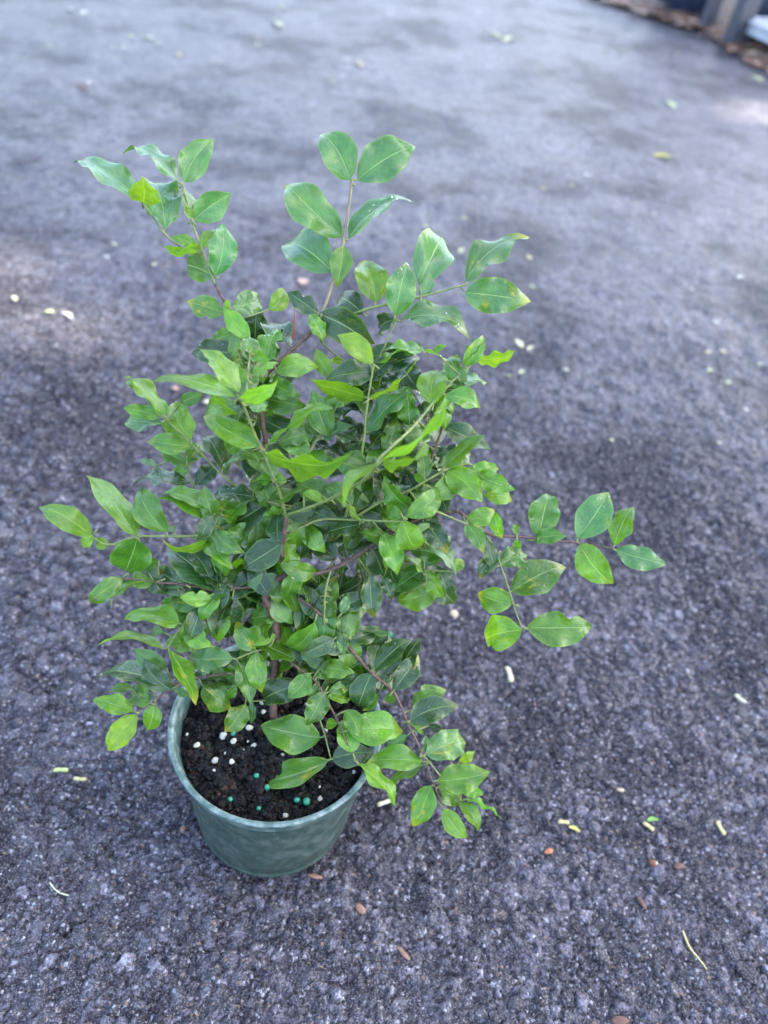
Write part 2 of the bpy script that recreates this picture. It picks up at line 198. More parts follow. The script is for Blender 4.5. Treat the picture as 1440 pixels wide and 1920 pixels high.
    (35, 4.79, 3.12, 23.17, 4.75, 3.18, 23.28, 5.71, 2.87, 21.57, 0.21, -0.93, 0.29, 1.12, 2, 2),
    (35, 4.68, 3.14, 23.13, 4.65, 3.18, 23.21, 3.92, 3.49, 22.58, -0.65, -0.58, 0.48, 0.55, 2, 0),
    (15, 5.55, 5.14, 24.05, 5.42, 5.17, 24.12, 4.95, 6.47, 24.83, -0.08, -0.50, 0.86, 0.67, 1, 0),
    (15, 5.37, 5.05, 23.93, 5.50, 5.05, 23.91, 4.91, 5.67, 23.86, -0.62, -0.54, 0.57, 0.45, 2, 0),
    (35, 3.00, 3.33, 22.62, 2.98, 3.26, 22.48, 1.92, 3.73, 23.18, 0.59, 0.18, 0.78, 0.58, 2, 2),
    (35, 2.82, 3.35, 22.57, 2.85, 3.26, 22.39, 1.04, 3.23, 21.20, -0.54, -0.14, 0.83, 0.93, 0, 0),
    (15, 2.59, 4.14, 21.99, 2.56, 4.06, 21.84, 0.49, 4.02, 21.77, -0.03, -0.01, 1.00, 0.89, 0, 0),
    (16, 5.69, 5.08, 21.66, 5.80, 5.03, 21.55, 7.17, 3.94, 20.77, -0.12, -0.67, 0.73, 0.97, 0, 3),
    (15, 3.62, 4.49, 22.85, 3.61, 4.51, 22.89, 3.07, 6.51, 22.92, 0.14, 0.02, 0.99, 0.89, 0, 0),
    (15, 4.37, 4.68, 23.29, 4.60, 4.59, 23.08, 3.96, 7.16, 21.93, 0.14, 0.43, 0.89, 1.24, 0, 0),
    (11, 2.34, 5.21, 24.38, 2.70, 5.25, 24.41, 1.54, 5.41, 24.59, 0.02, -0.67, 0.74, 0.74, 1, 0),
    (34, 0.28, 6.20, 24.69, 0.51, 6.15, 24.61, 1.81, 6.71, 25.45, -0.47, -0.20, 0.86, 0.71, 4, 0),
    (34, 0.37, 6.32, 24.86, 0.74, 6.26, 24.75, -0.35, 7.51, 26.39, 0.06, -0.77, 0.63, 1.13, 1, 0),
    (13, 2.36, 8.66, 27.13, 2.47, 8.68, 27.16, 4.37, 9.78, 27.59, 0.04, -0.43, 0.90, 0.96, 0, 0),
    (13, 2.21, 8.29, 26.57, 2.19, 8.27, 26.55, 0.90, 9.62, 26.80, -0.29, -0.44, 0.85, 0.87, 0, 0),
    (14, 5.77, 8.97, 26.26, 4.50, 9.24, 26.03, 3.32, 11.03, 26.14, -0.34, -0.28, 0.90, 1.17, 0, 0),
    (14, 5.76, 9.03, 26.36, 5.59, 9.04, 26.38, 6.88, 9.42, 25.45, 0.41, -0.89, 0.20, 0.88, 0, 1),
    (14, 5.76, 9.08, 26.46, 6.38, 9.06, 26.57, 7.50, 8.66, 26.08, -0.06, -0.84, 0.54, 0.61, 1, 2),
    (12, -0.47, 9.98, 27.36, 0.70, 9.69, 26.72, 0.11, 9.68, 26.61, -0.07, -0.91, 0.40, 0.35, 3, 2),
    (19, -9.67, 2.36, 19.45, -9.66, 2.39, 19.49, -12.36, 3.07, 20.36, 0.28, -0.11, 0.95, 1.26, 2, 0),
    (19, -9.67, 2.36, 19.45, -9.62, 2.43, 19.57, -10.02, 2.08, 18.94, 0.05, -0.89, 0.45, 0.51, 3, 0),
    (19, -8.86, 2.37, 19.16, -8.85, 2.36, 19.15, -9.71, 2.52, 18.72, -0.42, -0.69, 0.59, 0.55, 3, 0),
    (19, -7.66, 2.83, 19.52, -7.62, 2.79, 19.45, -8.55, 2.46, 16.78, 0.23, -0.97, 0.04, 1.79, 1, 0),
    (20, -6.42, 1.75, 17.71, -6.42, 1.77, 17.75, -8.65, 0.66, 16.99, -0.35, 0.06, 0.94, 1.12, 1, 1),
    (20, -8.18, 1.66, 17.71, -8.15, 1.67, 17.73, -9.64, 0.55, 16.75, -0.05, -0.62, 0.78, 0.91, 1, 1),
    (20, -5.06, 1.83, 17.74, -5.08, 1.85, 17.76, -6.87, 3.22, 17.19, -0.55, -0.43, 0.71, 1.01, 0, 1),
    (20, -3.53, 1.87, 17.60, -3.60, 1.91, 17.70, -6.63, 3.63, 18.30, 0.05, -0.24, 0.97, 1.61, 0, 0),
    (21, -4.18, 1.28, 16.94, -4.21, 1.30, 16.99, -6.17, 2.27, 16.49, -0.40, -0.37, 0.84, 1.13, 1, 2),
    (20, -5.45, 1.81, 17.73, -5.55, 1.83, 16.43, -6.45, 2.08, 15.37, -0.47, -0.86, 0.19, 0.66, 1, 0),
    (21, -4.96, 0.73, 15.97, -5.17, 0.77, 16.09, -8.13, 0.94, 15.72, -0.12, 0.04, 0.99, 1.28, 2, 0),
    (21, -5.06, 0.66, 15.85, -5.03, 0.64, 15.78, -3.40, 0.15, 15.44, 0.00, -0.57, 0.82, 0.94, 2, 1),
    (21, -5.68, 0.08, 14.79, -5.88, 0.05, 14.75, -9.15, -0.18, 14.48, -0.11, 0.61, 0.79, 1.42, 3, 0),
    (21, -5.68, 0.08, 14.79, -5.58, 0.06, 14.74, -3.65, -1.93, 13.40, 0.70, 0.23, 0.67, 1.32, 2, 2),
    (22, -5.36, -0.54, 12.47, -5.89, 0.24, 12.80, -7.69, 0.60, 13.48, 0.14, -0.67, 0.73, 0.98, 4, 0),
    (22, -5.47, -0.61, 12.35, -5.58, -0.54, 12.52, -9.53, -0.43, 12.37, -0.03, 0.39, 0.92, 1.70, 0, 1),
    (20, -3.33, 1.91, 17.66, -3.37, 1.92, 17.69, -2.69, 1.06, 14.85, 0.50, -0.79, 0.36, 1.74, 0, 1),
    (23, -2.23, 0.22, 14.60, -2.41, 0.22, 14.63, -4.76, 0.42, 13.74, -0.36, -0.39, 0.85, 1.26, 4, 1),
    (21, -4.35, 1.16, 16.74, -4.18, 1.14, 16.64, -5.33, 1.56, 14.88, -0.84, -0.24, 0.49, 0.92, 1, 0),
    (20, -3.53, 1.87, 17.60, -3.53, 1.92, 17.71, -5.04, 2.74, 15.97, -0.71, 0.15, 0.69, 1.05, 0, 0),
    (20, -6.42, 1.75, 17.71, -6.85, 3.16, 17.62, -8.02, 3.04, 16.87, -0.23, -0.84, 0.49, 0.74, 1, 0),
    (21, -5.37, 0.37, 15.32, -6.32, 1.39, 14.16, -7.20, 1.62, 13.61, -0.56, -0.35, 0.75, 0.47, 1, 0),
    (16, 1.12, 2.99, 18.86, 1.10, 3.01, 18.90, -0.63, 2.37, 19.85, 0.54, -0.63, 0.56, 0.89, 1, 0),
    (0, -0.53, 2.52, 18.59, -0.56, 2.55, 18.64, -2.11, 1.99, 18.31, 0.11, -0.72, 0.69, 0.88, 4, 0),
    (24, 1.66, 2.07, 16.82, 1.43, 1.94, 16.55, 0.28, 3.00, 17.97, 0.06, -0.78, 0.63, 1.03, 0, 1),
    (33, 1.79, 1.90, 16.82, 1.85, 1.93, 16.88, 1.95, 3.63, 18.29, -0.25, -0.61, 0.75, 1.23, 1, 2),
    (24, 1.91, 1.98, 16.63, 2.08, 2.04, 16.73, 3.88, 3.27, 17.59, -0.07, -0.49, 0.87, 1.01, 0, 0),
    (24, 2.16, 1.90, 16.44, 2.60, 2.10, 17.18, 2.85, 2.96, 17.82, 0.20, -0.62, 0.76, 0.49, 4, 0),
    (27, 1.18, 2.14, 15.91, 0.92, 2.69, 15.86, -0.77, 2.33, 15.39, -0.03, -0.74, 0.67, 0.77, 0, 0),
    (16, 2.89, 3.79, 19.66, 3.67, 3.78, 18.55, 4.20, 2.31, 16.88, 0.07, -0.74, 0.67, 0.98, 0, 2),
    (16, 2.89, 3.79, 19.66, 3.20, 4.11, 18.42, 3.65, 2.80, 17.21, 0.72, -0.31, 0.62, 0.79, 0, 0),
    (16, 3.23, 3.98, 19.95, 4.28, 3.90, 18.32, 4.94, 3.05, 17.69, 0.01, -0.59, 0.81, 0.62, 0, 0),
    (32, 5.11, 5.23, 19.94, 4.55, 4.60, 18.81, 5.17, 4.79, 17.01, 0.18, -0.98, -0.04, 1.04, 0, 0),
    (16, 3.41, 4.08, 20.09, 3.58, 4.08, 20.07, 4.37, 4.04, 18.17, 0.10, -0.99, 0.06, 1.13, 0, 1),
    (32, 6.57, 4.58, 17.78, 5.29, 4.64, 15.91, 7.50, 5.21, 16.78, -0.09, -0.71, 0.69, 1.23, 2, 0),
    (32, 6.57, 4.58, 17.78, 6.43, 4.53, 17.70, 5.76, 6.25, 16.65, -0.03, 0.51, 0.86, 0.91, 2, 0),
    (32, 6.57, 4.58, 17.78, 6.55, 4.54, 17.71, 7.30, 6.41, 16.73, -0.30, 0.54, 0.79, 0.96, 2, 0),
    (24, 2.96, 1.56, 15.74, 3.07, 1.60, 15.80, 4.72, 2.79, 15.67, 0.23, -0.22, 0.95, 0.88, 0, 0),
    (24, 4.63, 0.89, 14.28, 4.67, 0.97, 14.45, 6.29, 2.57, 15.58, -0.40, -0.22, 0.89, 1.09, 0, 1),
    (24, 4.48, 0.95, 14.41, 4.58, 1.00, 14.51, 4.86, 2.88, 14.48, 0.08, 0.00, 1.00, 0.92, 0, 0),
    (24, 5.74, 0.56, 13.56, 5.81, 0.58, 13.61, 6.84, 2.43, 14.53, 0.08, -0.48, 0.88, 1.10, 0, 3),
    (24, 1.91, 1.98, 16.63, 1.82, 1.97, 16.62, 2.03, 1.18, 14.23, 0.23, -0.92, 0.33, 1.36, 0, 1),
    (0, -0.50, 1.44, 14.86, -0.10, 1.40, 14.71, 1.06, 0.66, 14.14, 0.11, -0.49, 0.86, 0.89, 0, 1),
    (23, -0.71, 1.00, 15.08, -0.76, 1.02, 15.13, -1.39, 1.97, 15.89, -0.10, -0.66, 0.75, 0.71, 4, 0),
    (23, -1.36, 0.65, 14.95, -1.36, 0.68, 15.02, -2.54, 1.40, 16.11, 0.21, -0.69, 0.69, 1.03, 1, 2),
    (23, -2.23, 0.22, 14.60, -2.13, 0.17, 14.48, -1.12, -1.33, 13.21, 0.38, -0.43, 0.82, 0.95, 1, 0),
    (23, -1.36, 0.65, 14.95, -1.35, 0.63, 14.89, -0.65, -0.79, 13.53, 0.31, -0.58, 0.76, 0.99, 2, 3),
    (26, 0.56, 0.64, 14.41, 0.50, 0.56, 14.26, -0.45, 1.38, 12.20, -0.91, -0.05, 0.40, 1.04, 1, 2),
    (26, 1.41, 0.33, 14.08, 1.52, 0.38, 14.18, 0.61, -0.85, 13.57, 0.03, -0.46, 0.89, 0.96, 1, 0),
    (26, 1.81, 0.18, 13.93, 1.83, 0.26, 14.10, 2.94, 2.05, 13.53, 0.62, -0.14, 0.78, 1.13, 1, 2),
    (27, 1.48, 0.66, 12.88, 1.21, 0.61, 12.80, -1.01, 0.13, 11.03, -0.29, -0.76, 0.58, 1.29, 0, 0),
    (24, 2.64, 1.71, 16.05, 2.74, 1.75, 16.11, 3.04, 0.83, 15.57, 0.10, -0.49, 0.87, 0.54, 1, 0),
    (24, 4.63, 0.89, 14.28, 4.58, 0.91, 14.32, 4.18, -0.18, 12.32, -0.32, -0.81, 0.50, 1.30, 0, 1),
    (24, 5.27, 0.70, 13.87, 5.08, 0.65, 13.03, 4.43, -0.07, 12.22, -0.28, -0.60, 0.75, 0.69, 1, 2),
    (26, 2.30, -0.15, 13.41, 2.54, -0.09, 13.50, 3.53, 0.85, 13.23, 0.45, -0.23, 0.86, 0.63, 1, 2),
    (26, 2.44, -0.27, 13.29, 2.58, -0.23, 13.35, 3.69, 0.64, 12.25, 0.74, -0.10, 0.67, 0.88, 2, 0),
    (26, 2.30, -0.15, 13.41, 2.38, -0.11, 13.48, 1.76, -1.59, 12.47, 0.15, -0.60, 0.79, 1.09, 1, 0),
    (26, 3.09, -0.90, 12.71, 3.57, -0.71, 13.16, 4.58, -1.70, 12.47, -0.12, -0.65, 0.75, 0.92, 2, 0),
    (26, 3.56, -1.44, 12.24, 3.85, -1.34, 12.38, 6.78, -0.56, 11.88, 0.25, -0.35, 0.90, 1.63, 2, 3),
    (26, 4.29, -2.22, 11.71, 4.28, -2.19, 11.74, 3.44, -0.54, 11.91, 0.03, -0.09, 1.00, 1.17, 2, 0),
    (24, 8.00, -1.75, 11.23, 7.89, -1.76, 11.22, 4.96, -2.11, 10.89, -0.10, -0.06, 0.99, 1.28, 2, 2),
    (24, 8.09, -1.86, 11.15, 8.04, -1.87, 11.14, 6.36, -2.68, 9.73, -0.68, 0.15, 0.72, 1.00, 1, 0),
    (26, 4.67, -2.59, 11.54, 4.64, -2.62, 11.52, 6.97, -3.82, 10.30, 0.54, 0.23, 0.81, 1.24, 2, 0),
    (24, 8.64, -2.61, 10.63, 8.47, -2.64, 10.59, 7.84, -4.33, 9.19, -0.26, -0.56, 0.79, 1.14, 2, 2),
    (24, 9.27, -3.44, 10.09, 9.27, -3.48, 10.05, 10.75, -4.40, 9.14, 0.07, -0.65, 0.76, 0.88, 3, 0),
    (25, 10.21, -2.61, 9.57, 10.09, -2.72, 9.45, 11.39, -3.75, 8.73, 0.23, -0.35, 0.91, 0.78, 2, 0),
    (24, 8.53, -2.47, 10.72, 8.76, -2.42, 10.77, 11.35, -1.81, 11.49, -0.19, -0.30, 0.94, 1.39, 2, 0),
    (25, 7.88, -1.51, 11.40, 8.00, -1.46, 11.46, 10.21, 0.13, 11.05, 0.22, -0.06, 0.97, 1.48, 4, 3),
    (24, 6.75, -0.37, 12.51, 6.89, -0.35, 12.52, 9.31, 0.56, 13.24, -0.09, -0.47, 0.88, 1.27, 0, 1),
    (24, 6.51, -0.12, 12.78, 6.99, 0.46, 12.37, 8.55, 1.39, 13.29, -0.23, -0.46, 0.86, 1.12, 1, 0),
    (24, 8.74, -2.75, 10.54, 8.87, -2.64, 10.65, 10.52, -2.13, 8.81, 0.75, -0.29, 0.59, 1.08, 1, 2),
    (25, 9.88, -2.48, 9.91, 10.11, -2.29, 10.11, 11.36, -2.28, 9.90, 0.14, -0.62, 0.77, 0.60, 2, 0),
    (25, 10.29, -2.64, 9.48, 10.46, -2.52, 9.61, 12.46, -3.02, 9.30, 0.27, 0.64, 0.72, 0.90, 2, 0),
    (25, 9.20, -2.26, 10.59, 9.90, -1.00, 10.46, 10.60, -0.54, 10.95, -0.02, -0.72, 0.70, 0.52, 3, 0),
    (24, 6.87, -0.49, 12.37, 6.94, -0.44, 12.44, 7.88, -0.06, 10.97, 0.80, 0.20, 0.56, 0.77, 1, 0),
    (24, 7.75, -1.39, 11.49, 7.74, -1.39, 11.49, 7.84, -0.02, 11.21, 0.70, 0.09, 0.71, 0.60, 4, 0),
    (24, 7.09, -0.71, 12.14, 8.01, 0.24, 11.39, 8.84, 0.15, 11.32, -0.02, -0.71, 0.70, 0.44, 0, 0),
    (24, 7.09, -0.71, 12.14, 6.88, -0.85, 11.95, 5.95, -1.11, 10.96, -0.56, -0.51, 0.65, 0.68, 4, 0),
    (27, 2.70, -0.91, 10.67, 2.52, -1.01, 10.54, -0.75, -0.94, 10.71, 0.04, -0.42, 0.91, 1.82, 1, 0),
    (27, 3.20, -1.66, 9.78, 3.10, -1.76, 9.68, -0.56, -2.98, 8.37, -0.39, 0.20, 0.90, 1.75, 1, 2),
    (27, 3.20, -1.66, 9.78, 3.29, -1.67, 9.76, 5.44, -1.08, 10.09, 0.04, -0.58, 0.81, 1.25, 0, 0),
    (26, 3.31, -1.13, 12.50, 3.28, -1.14, 12.49, 2.62, -0.98, 11.52, -0.78, -0.41, 0.47, 0.51, 2, 0),
    (24, 5.74, 0.56, 13.56, 5.79, 0.52, 13.45, 5.59, 0.49, 12.45, -0.35, -0.93, 0.10, 0.51, 1, 0),
    (22, -4.11, -0.12, 12.85, -3.88, -0.28, 12.47, -2.33, -0.49, 11.16, 0.57, -0.36, 0.74, 1.31, 1, 3),
    (22, -1.70, 0.50, 13.01, -1.56, -0.57, 11.94, -2.38, -1.77, 10.79, 0.25, -0.75, 0.61, 1.09, 1, 2),
    (0, -0.30, 0.28, 11.26, -1.28, -0.33, 11.94, -1.18, -1.13, 10.97, -0.47, -0.70, 0.54, 0.54, 4, 0),
    (22, -2.34, 0.36, 13.08, -2.21, -0.02, 12.56, -2.59, -0.27, 11.60, 0.11, -0.97, 0.21, 0.52, 1, 0),
    (22, -7.15, -1.70, 11.10, -7.17, -1.63, 11.19, -9.41, -1.36, 11.17, -0.03, -0.16, 0.99, 0.97, 2, 0),
    (22, -6.36, -1.25, 11.54, -6.41, -1.20, 11.61, -7.98, -0.15, 10.79, -0.56, -0.23, 0.79, 1.01, 1, 0),
    (22, -7.03, -1.64, 11.16, -6.96, -1.70, 11.07, -8.26, -3.24, 9.45, -0.09, -0.69, 0.72, 1.18, 3, 0),
    (22, -6.25, -1.18, 11.61, -6.17, -1.22, 11.56, -6.47, -1.93, 10.04, 0.01, -0.91, 0.42, 0.91, 2, 0),
    (22, -6.58, -1.38, 11.42, -7.61, -0.38, 11.24, -8.77, -0.77, 11.14, -0.02, -0.20, 0.98, 0.53, 1, 0),
    (22, -6.03, -1.01, 11.80, -6.75, -0.26, 11.39, -7.78, -0.16, 11.15, -0.24, -0.44, 0.86, 0.50, 4, 0),
    (22, -6.47, -1.31, 11.48, -6.46, -1.31, 11.48, -7.08, -0.99, 11.20, -0.49, -0.22, 0.84, 0.41, 2, 0),
    (22, -5.47, -0.61, 12.35, -5.35, -0.62, 12.30, -4.35, -0.73, 11.99, 0.31, 0.08, 0.95, 0.45, 4, 0),
    (22, -2.79, 0.24, 13.03, -2.77, 0.27, 13.10, -4.25, 0.44, 12.28, -0.48, -0.41, 0.77, 0.89, 1, 0),
    (17, 11.38, 5.34, 21.36, 11.45, 5.40, 21.47, 11.79, 7.73, 22.49, -0.26, -0.35, 0.90, 1.41, 1, 0),
    (17, 13.33, 5.46, 21.38, 13.32, 5.55, 21.57, 14.49, 7.40, 23.28, -0.26, -0.56, 0.79, 1.58, 4, 1),
    (17, 15.11, 5.46, 21.42, 15.15, 5.54, 21.57, 15.72, 6.92, 23.04, -0.52, -0.51, 0.68, 1.06, 2, 0),
    (17, 15.11, 5.46, 21.42, 15.27, 5.44, 21.35, 17.76, 5.03, 21.40, -0.11, -0.60, 0.79, 1.09, 4, 0),
    (17, 13.56, 5.46, 21.38, 13.50, 5.44, 21.36, 15.46, 4.20, 20.21, -0.17, -0.80, 0.57, 1.37, 2, 1),
    (17, 11.38, 5.34, 21.36, 11.27, 5.29, 21.29, 12.65, 5.14, 22.02, -0.41, -0.68, 0.61, 0.75, 1, 0),
    (17, 10.39, 5.21, 21.36, 10.35, 5.24, 21.43, 10.27, 6.06, 21.44, -0.34, -0.04, 0.94, 0.37, 2, 0),
    (17, 10.39, 5.21, 21.36, 10.43, 5.17, 21.28, 10.66, 5.16, 20.66, -0.12, -0.99, -0.04, 0.40, 2, 0),
    (18, 9.94, 4.50, 19.89, 9.92, 4.53, 19.95, 11.32, 5.73, 19.82, 0.25, -0.19, 0.95, 1.07, 1, 0),
    (18, 10.61, 3.98, 18.81, 10.73, 3.98, 18.80, 13.22, 5.21, 20.07, -0.24, -0.42, 0.88, 1.66, 1, 3),
    (18, 10.95, 3.70, 18.21, 10.91, 3.68, 18.18, 9.19, 4.35, 17.82, -0.35, -0.46, 0.81, 1.26, 2, 2),
    (18, 11.70, 3.14, 17.10, 11.89, 3.18, 17.16, 15.26, 3.51, 17.71, -0.06, -0.66, 0.75, 1.69, 1, 1),
    (18, 11.70, 3.14, 17.10, 11.69, 3.10, 17.00, 10.04, 3.43, 15.13, -0.68, -0.53, 0.51, 1.69, 2, 3),
    (18, 9.04, 5.02, 21.11, 9.02, 4.99, 21.06, 9.68, 4.19, 19.88, 0.23, -0.74, 0.63, 0.68, 0, 1),
    (18, 9.67, 4.71, 20.32, 9.62, 4.71, 20.32, 8.95, 3.81, 19.48, -0.34, -0.49, 0.80, 0.75, 0, 2),
    (32, 6.04, 5.76, 18.82, 6.43, 5.87, 19.20, 8.05, 5.02, 17.98, 0.51, -0.23, 0.83, 0.94, 4, 0),
    (32, 6.38, 5.12, 18.06, 7.93, 5.32, 18.03, 8.32, 6.24, 18.20, 0.10, -0.22, 0.97, 0.56, 3, 0),
    (32, 6.38, 5.12, 18.06, 6.58, 5.13, 18.05, 7.64, 4.43, 16.90, 0.01, -0.85, 0.53, 0.79, 2, 0),
    (27, 1.25, 1.28, 14.16, 1.16, 1.34, 14.35, 3.34, 0.98, 13.66, 0.18, -0.52, 0.83, 1.16, 0, 0),
    (26, 1.90, 0.12, 13.84, 1.64, -0.03, 13.56, 0.35, 1.48, 13.89, 0.62, 0.38, 0.69, 1.00, 1, 0),
    (26, 1.68, 0.23, 13.98, 1.92, 0.57, 14.56, 3.70, 0.32, 14.90, -0.23, -0.66, 0.72, 0.92, 2, 0),
    (23, -0.56, 1.48, 15.52, -0.30, 1.78, 15.07, -1.37, 2.58, 16.54, -0.32, -0.91, 0.26, 0.99, 1, 1),
    (24, 4.63, 0.89, 14.28, 4.08, 0.89, 13.94, 2.42, 0.59, 12.32, -0.13, -0.94, 0.31, 1.17, 0, 1),
    (33, 1.80, 1.77, 16.51, 1.68, 1.97, 16.54, 3.35, 1.06, 15.23, -0.12, -0.88, 0.46, 1.15, 0, 1),
    (27, 1.19, 1.68, 14.98, 1.38, 1.75, 15.53, 3.14, 1.64, 16.13, -0.27, -0.71, 0.65, 0.93, 1, 0),
    (24, 1.91, 1.98, 16.63, 1.67, 2.37, 16.55, 0.47, 1.68, 14.15, 0.30, -0.95, 0.12, 1.39, 1, 0),
    (22, -1.49, 0.54, 12.96, -1.15, 0.64, 13.19, -2.41, 1.75, 15.03, 0.25, -0.74, 0.62, 1.25, 1, 0),
    (24, 1.39, 2.14, 17.00, 1.38, 1.64, 16.73, 0.05, 1.06, 14.85, 0.07, -0.97, 0.25, 1.19, 2, 0),
    (27, 1.18, 2.14, 15.91, 0.81, 2.73, 15.98, 3.11, 3.30, 15.39, 0.23, 0.07, 0.97, 1.22, 1, 0),
    (0, -1.10, 2.11, 17.44, -0.84, 2.33, 16.92, -0.96, 1.45, 14.38, 0.72, -0.67, 0.20, 1.34, 2, 1),
    (24, 2.16, 1.90, 16.44, 2.46, 2.13, 16.36, 4.08, 2.33, 14.92, 0.61, -0.51, 0.61, 1.09, 2, 0),
    (26, 0.40, 0.70, 14.50, 0.68, 0.58, 14.91, -1.60, 1.11, 15.13, 0.13, 0.17, 0.98, 1.17, 1, 0),
    (27, 1.19, 1.96, 15.54, 0.76, 1.67, 14.90, 2.83, 0.78, 14.36, -0.21, -0.81, 0.54, 1.16, 1, 1),
    (22, -1.28, 0.58, 12.91, -1.76, 0.58, 13.12, -1.12, 1.75, 14.15, 0.29, -0.72, 0.63, 0.84, 1, 0),
    (22, -2.11, 0.42, 13.10, -2.43, 0.91, 13.06, -0.22, 1.78, 12.46, 0.32, -0.18, 0.93, 1.22, 0, 0),
    (24, 2.64, 1.71, 16.05, 2.44, 1.22, 16.23, 0.95, 0.37, 15.72, 0.20, -0.74, 0.64, 0.89, 0, 1),
    (0, -0.42, 0.73, 12.46, -0.95, 0.46, 12.59, -0.60, 2.34, 12.92, 0.44, -0.23, 0.87, 0.97, 0, 0),
    (0, -0.98, 1.96, 16.82, -0.46, 2.05, 16.49, -2.13, 1.86, 15.78, -0.32, -0.41, 0.85, 0.92, 1, 1),
    (1, -1.62, 4.20, 18.97, -1.22, 4.11, 18.60, -0.54, 3.02, 17.14, 0.36, -0.66, 0.66, 0.97, 0, 0),
    (7, -0.52, 2.70, 19.85, -1.03, 3.08, 19.86, -2.71, 2.84, 19.21, -0.28, -0.40, 0.87, 0.91, 0, 0),
    (1, -1.52, 2.73, 18.28, -2.07, 3.25, 17.27, 0.14, 3.41, 17.33, 0.01, -0.51, 0.86, 1.11, 0, 0),
    (22, -1.70, 0.50, 13.01, -1.21, 0.85, 13.40, -3.10, 0.77, 13.99, 0.19, -0.85, 0.48, 0.99, 0, 0),
    (0, -1.07, 2.18, 17.72, -0.95, 2.27, 17.10, -0.96, 3.33, 18.77, 0.00, -0.85, 0.53, 0.99, 1, 0),
    (20, -2.75, 2.03, 17.86, -2.87, 1.93, 17.89, -4.83, 1.71, 16.64, -0.54, 0.10, 0.83, 1.17, 1, 0),
    (20, -5.06, 1.83, 17.74, -5.59, 1.98, 17.41, -4.08, 2.31, 16.47, 0.51, -0.62, 0.60, 0.91, 0, 0),
    (0, -0.37, 0.50, 11.70, -1.06, 1.10, 11.51, -2.89, 1.47, 11.77, 0.17, 0.15, 0.97, 0.94, 1, 0),
    (1, -0.96, 1.90, 16.91, -1.34, 2.26, 16.82, -3.04, 3.65, 16.84, 0.04, 0.03, 1.00, 1.10, 0, 1),
    (0, -0.60, 1.75, 15.97, -0.41, 1.85, 15.59, -2.27, 0.95, 15.31, 0.09, -0.46, 0.89, 1.04, 2, 1),
    (21, -3.44, 1.71, 17.54, -3.05, 1.67, 16.86, -3.51, 0.70, 14.92, -0.44, -0.76, 0.48, 1.11, 2, 0),
    (23, -0.56, 1.48, 15.52, -0.85, 1.61, 14.36, -2.47, 1.07, 14.02, 0.03, -0.59, 0.81, 0.87, 2, 0),
    (0, -1.02, 2.29, 18.14, -0.97, 2.30, 17.42, 0.30, 1.73, 16.19, 0.43, -0.57, 0.70, 0.93, 1, 0),
    (22, -5.00, -0.42, 12.58, -5.37, -0.77, 12.42, -7.08, 0.16, 13.27, 0.06, -0.61, 0.79, 1.06, 0, 0),
    (23, -1.65, 0.50, 14.84, -1.81, 0.76, 13.53, -3.35, 0.03, 12.17, -0.26, -0.70, 0.67, 1.08, 1, 0),
    (21, -4.25, 1.24, 16.86, -4.38, 2.09, 16.52, -5.57, 1.50, 15.03, 0.07, -0.94, 0.32, 1.00, 1, 1),
    (20, -7.00, 1.72, 17.70, -7.17, 1.95, 16.64, -5.41, 2.48, 16.98, -0.21, 0.07, 0.98, 0.94, 0, 0),
    (21, -4.25, 1.24, 16.86, -4.16, 1.50, 17.02, -4.48, 0.03, 15.81, 0.20, -0.65, 0.74, 0.96, 0, 0),
    (20, -4.49, 1.85, 17.69, -4.20, 2.06, 17.55, -3.97, 0.74, 16.18, 0.59, -0.53, 0.61, 0.95, 0, 0),
    (1, -0.79, 1.82, 16.47, -0.77, 1.71, 15.91, -1.67, 0.99, 13.64, -0.50, -0.75, 0.44, 1.27, 0, 1),
    (21, -3.67, 1.60, 17.43, -3.50, 1.84, 16.98, -4.51, 0.98, 14.86, -0.64, -0.56, 0.53, 1.25, 2, 0),
    (22, -2.11, 0.42, 13.10, -2.65, 0.90, 12.21, -0.59, 1.80, 12.23, 0.29, -0.69, 0.66, 1.12, 0, 1),
    (0, -0.68, 1.79, 16.14, -0.32, 2.62, 15.41, 0.43, 1.76, 13.82, -0.19, -0.90, 0.40, 0.98, 2, 1),
    (21, -3.96, 1.42, 17.15, -4.24, 2.11, 16.35, -2.20, 2.75, 15.77, 0.39, -0.65, 0.65, 1.11, 2, 1),
    (0, -0.53, 2.52, 18.59, -0.02, 2.75, 18.11, -1.34, 3.58, 19.20, 0.60, -0.09, 0.80, 0.95, 2, 0),
    (1, -1.57, 3.55, 18.59, -1.79, 3.92, 18.72, -3.48, 3.92, 17.10, 0.00, -1.00, -0.00, 1.17, 2, 0),
    (1, -1.21, 2.02, 17.57, -1.05, 2.34, 16.59, -1.02, 0.93, 15.19, -0.49, -0.62, 0.61, 0.99, 2, 1),
    (20, -3.53, 1.87, 17.60, -3.29, 1.85, 17.02, -3.67, 2.73, 18.54, 0.97, -0.01, 0.25, 0.90, 0, 1),
    (20, -1.45, 2.37, 18.19, -2.19, 3.09, 17.79, -3.11, 2.22, 16.57, -0.30, -0.66, 0.69, 0.88, 1, 1),
    (20, -2.84, 2.01, 17.82, -3.38, 2.28, 17.34, -1.99, 3.13, 17.05, 0.48, -0.54, 0.69, 0.83, 1, 0),
    (20, -5.45, 1.81, 17.73, -5.07, 1.90, 17.13, -7.41, 2.66, 17.20, -0.21, -0.70, 0.68, 1.23, 0, 0),
    (21, -3.67, 1.60, 17.43, -4.21, 1.49, 16.59, -5.03, 0.42, 14.50, 0.35, -0.88, 0.31, 1.24, 1, 0),
    (21, -3.32, 1.76, 17.59, -3.39, 1.93, 16.74, -2.92, 3.54, 17.73, -0.15, -0.49, 0.86, 0.97, 2, 0),
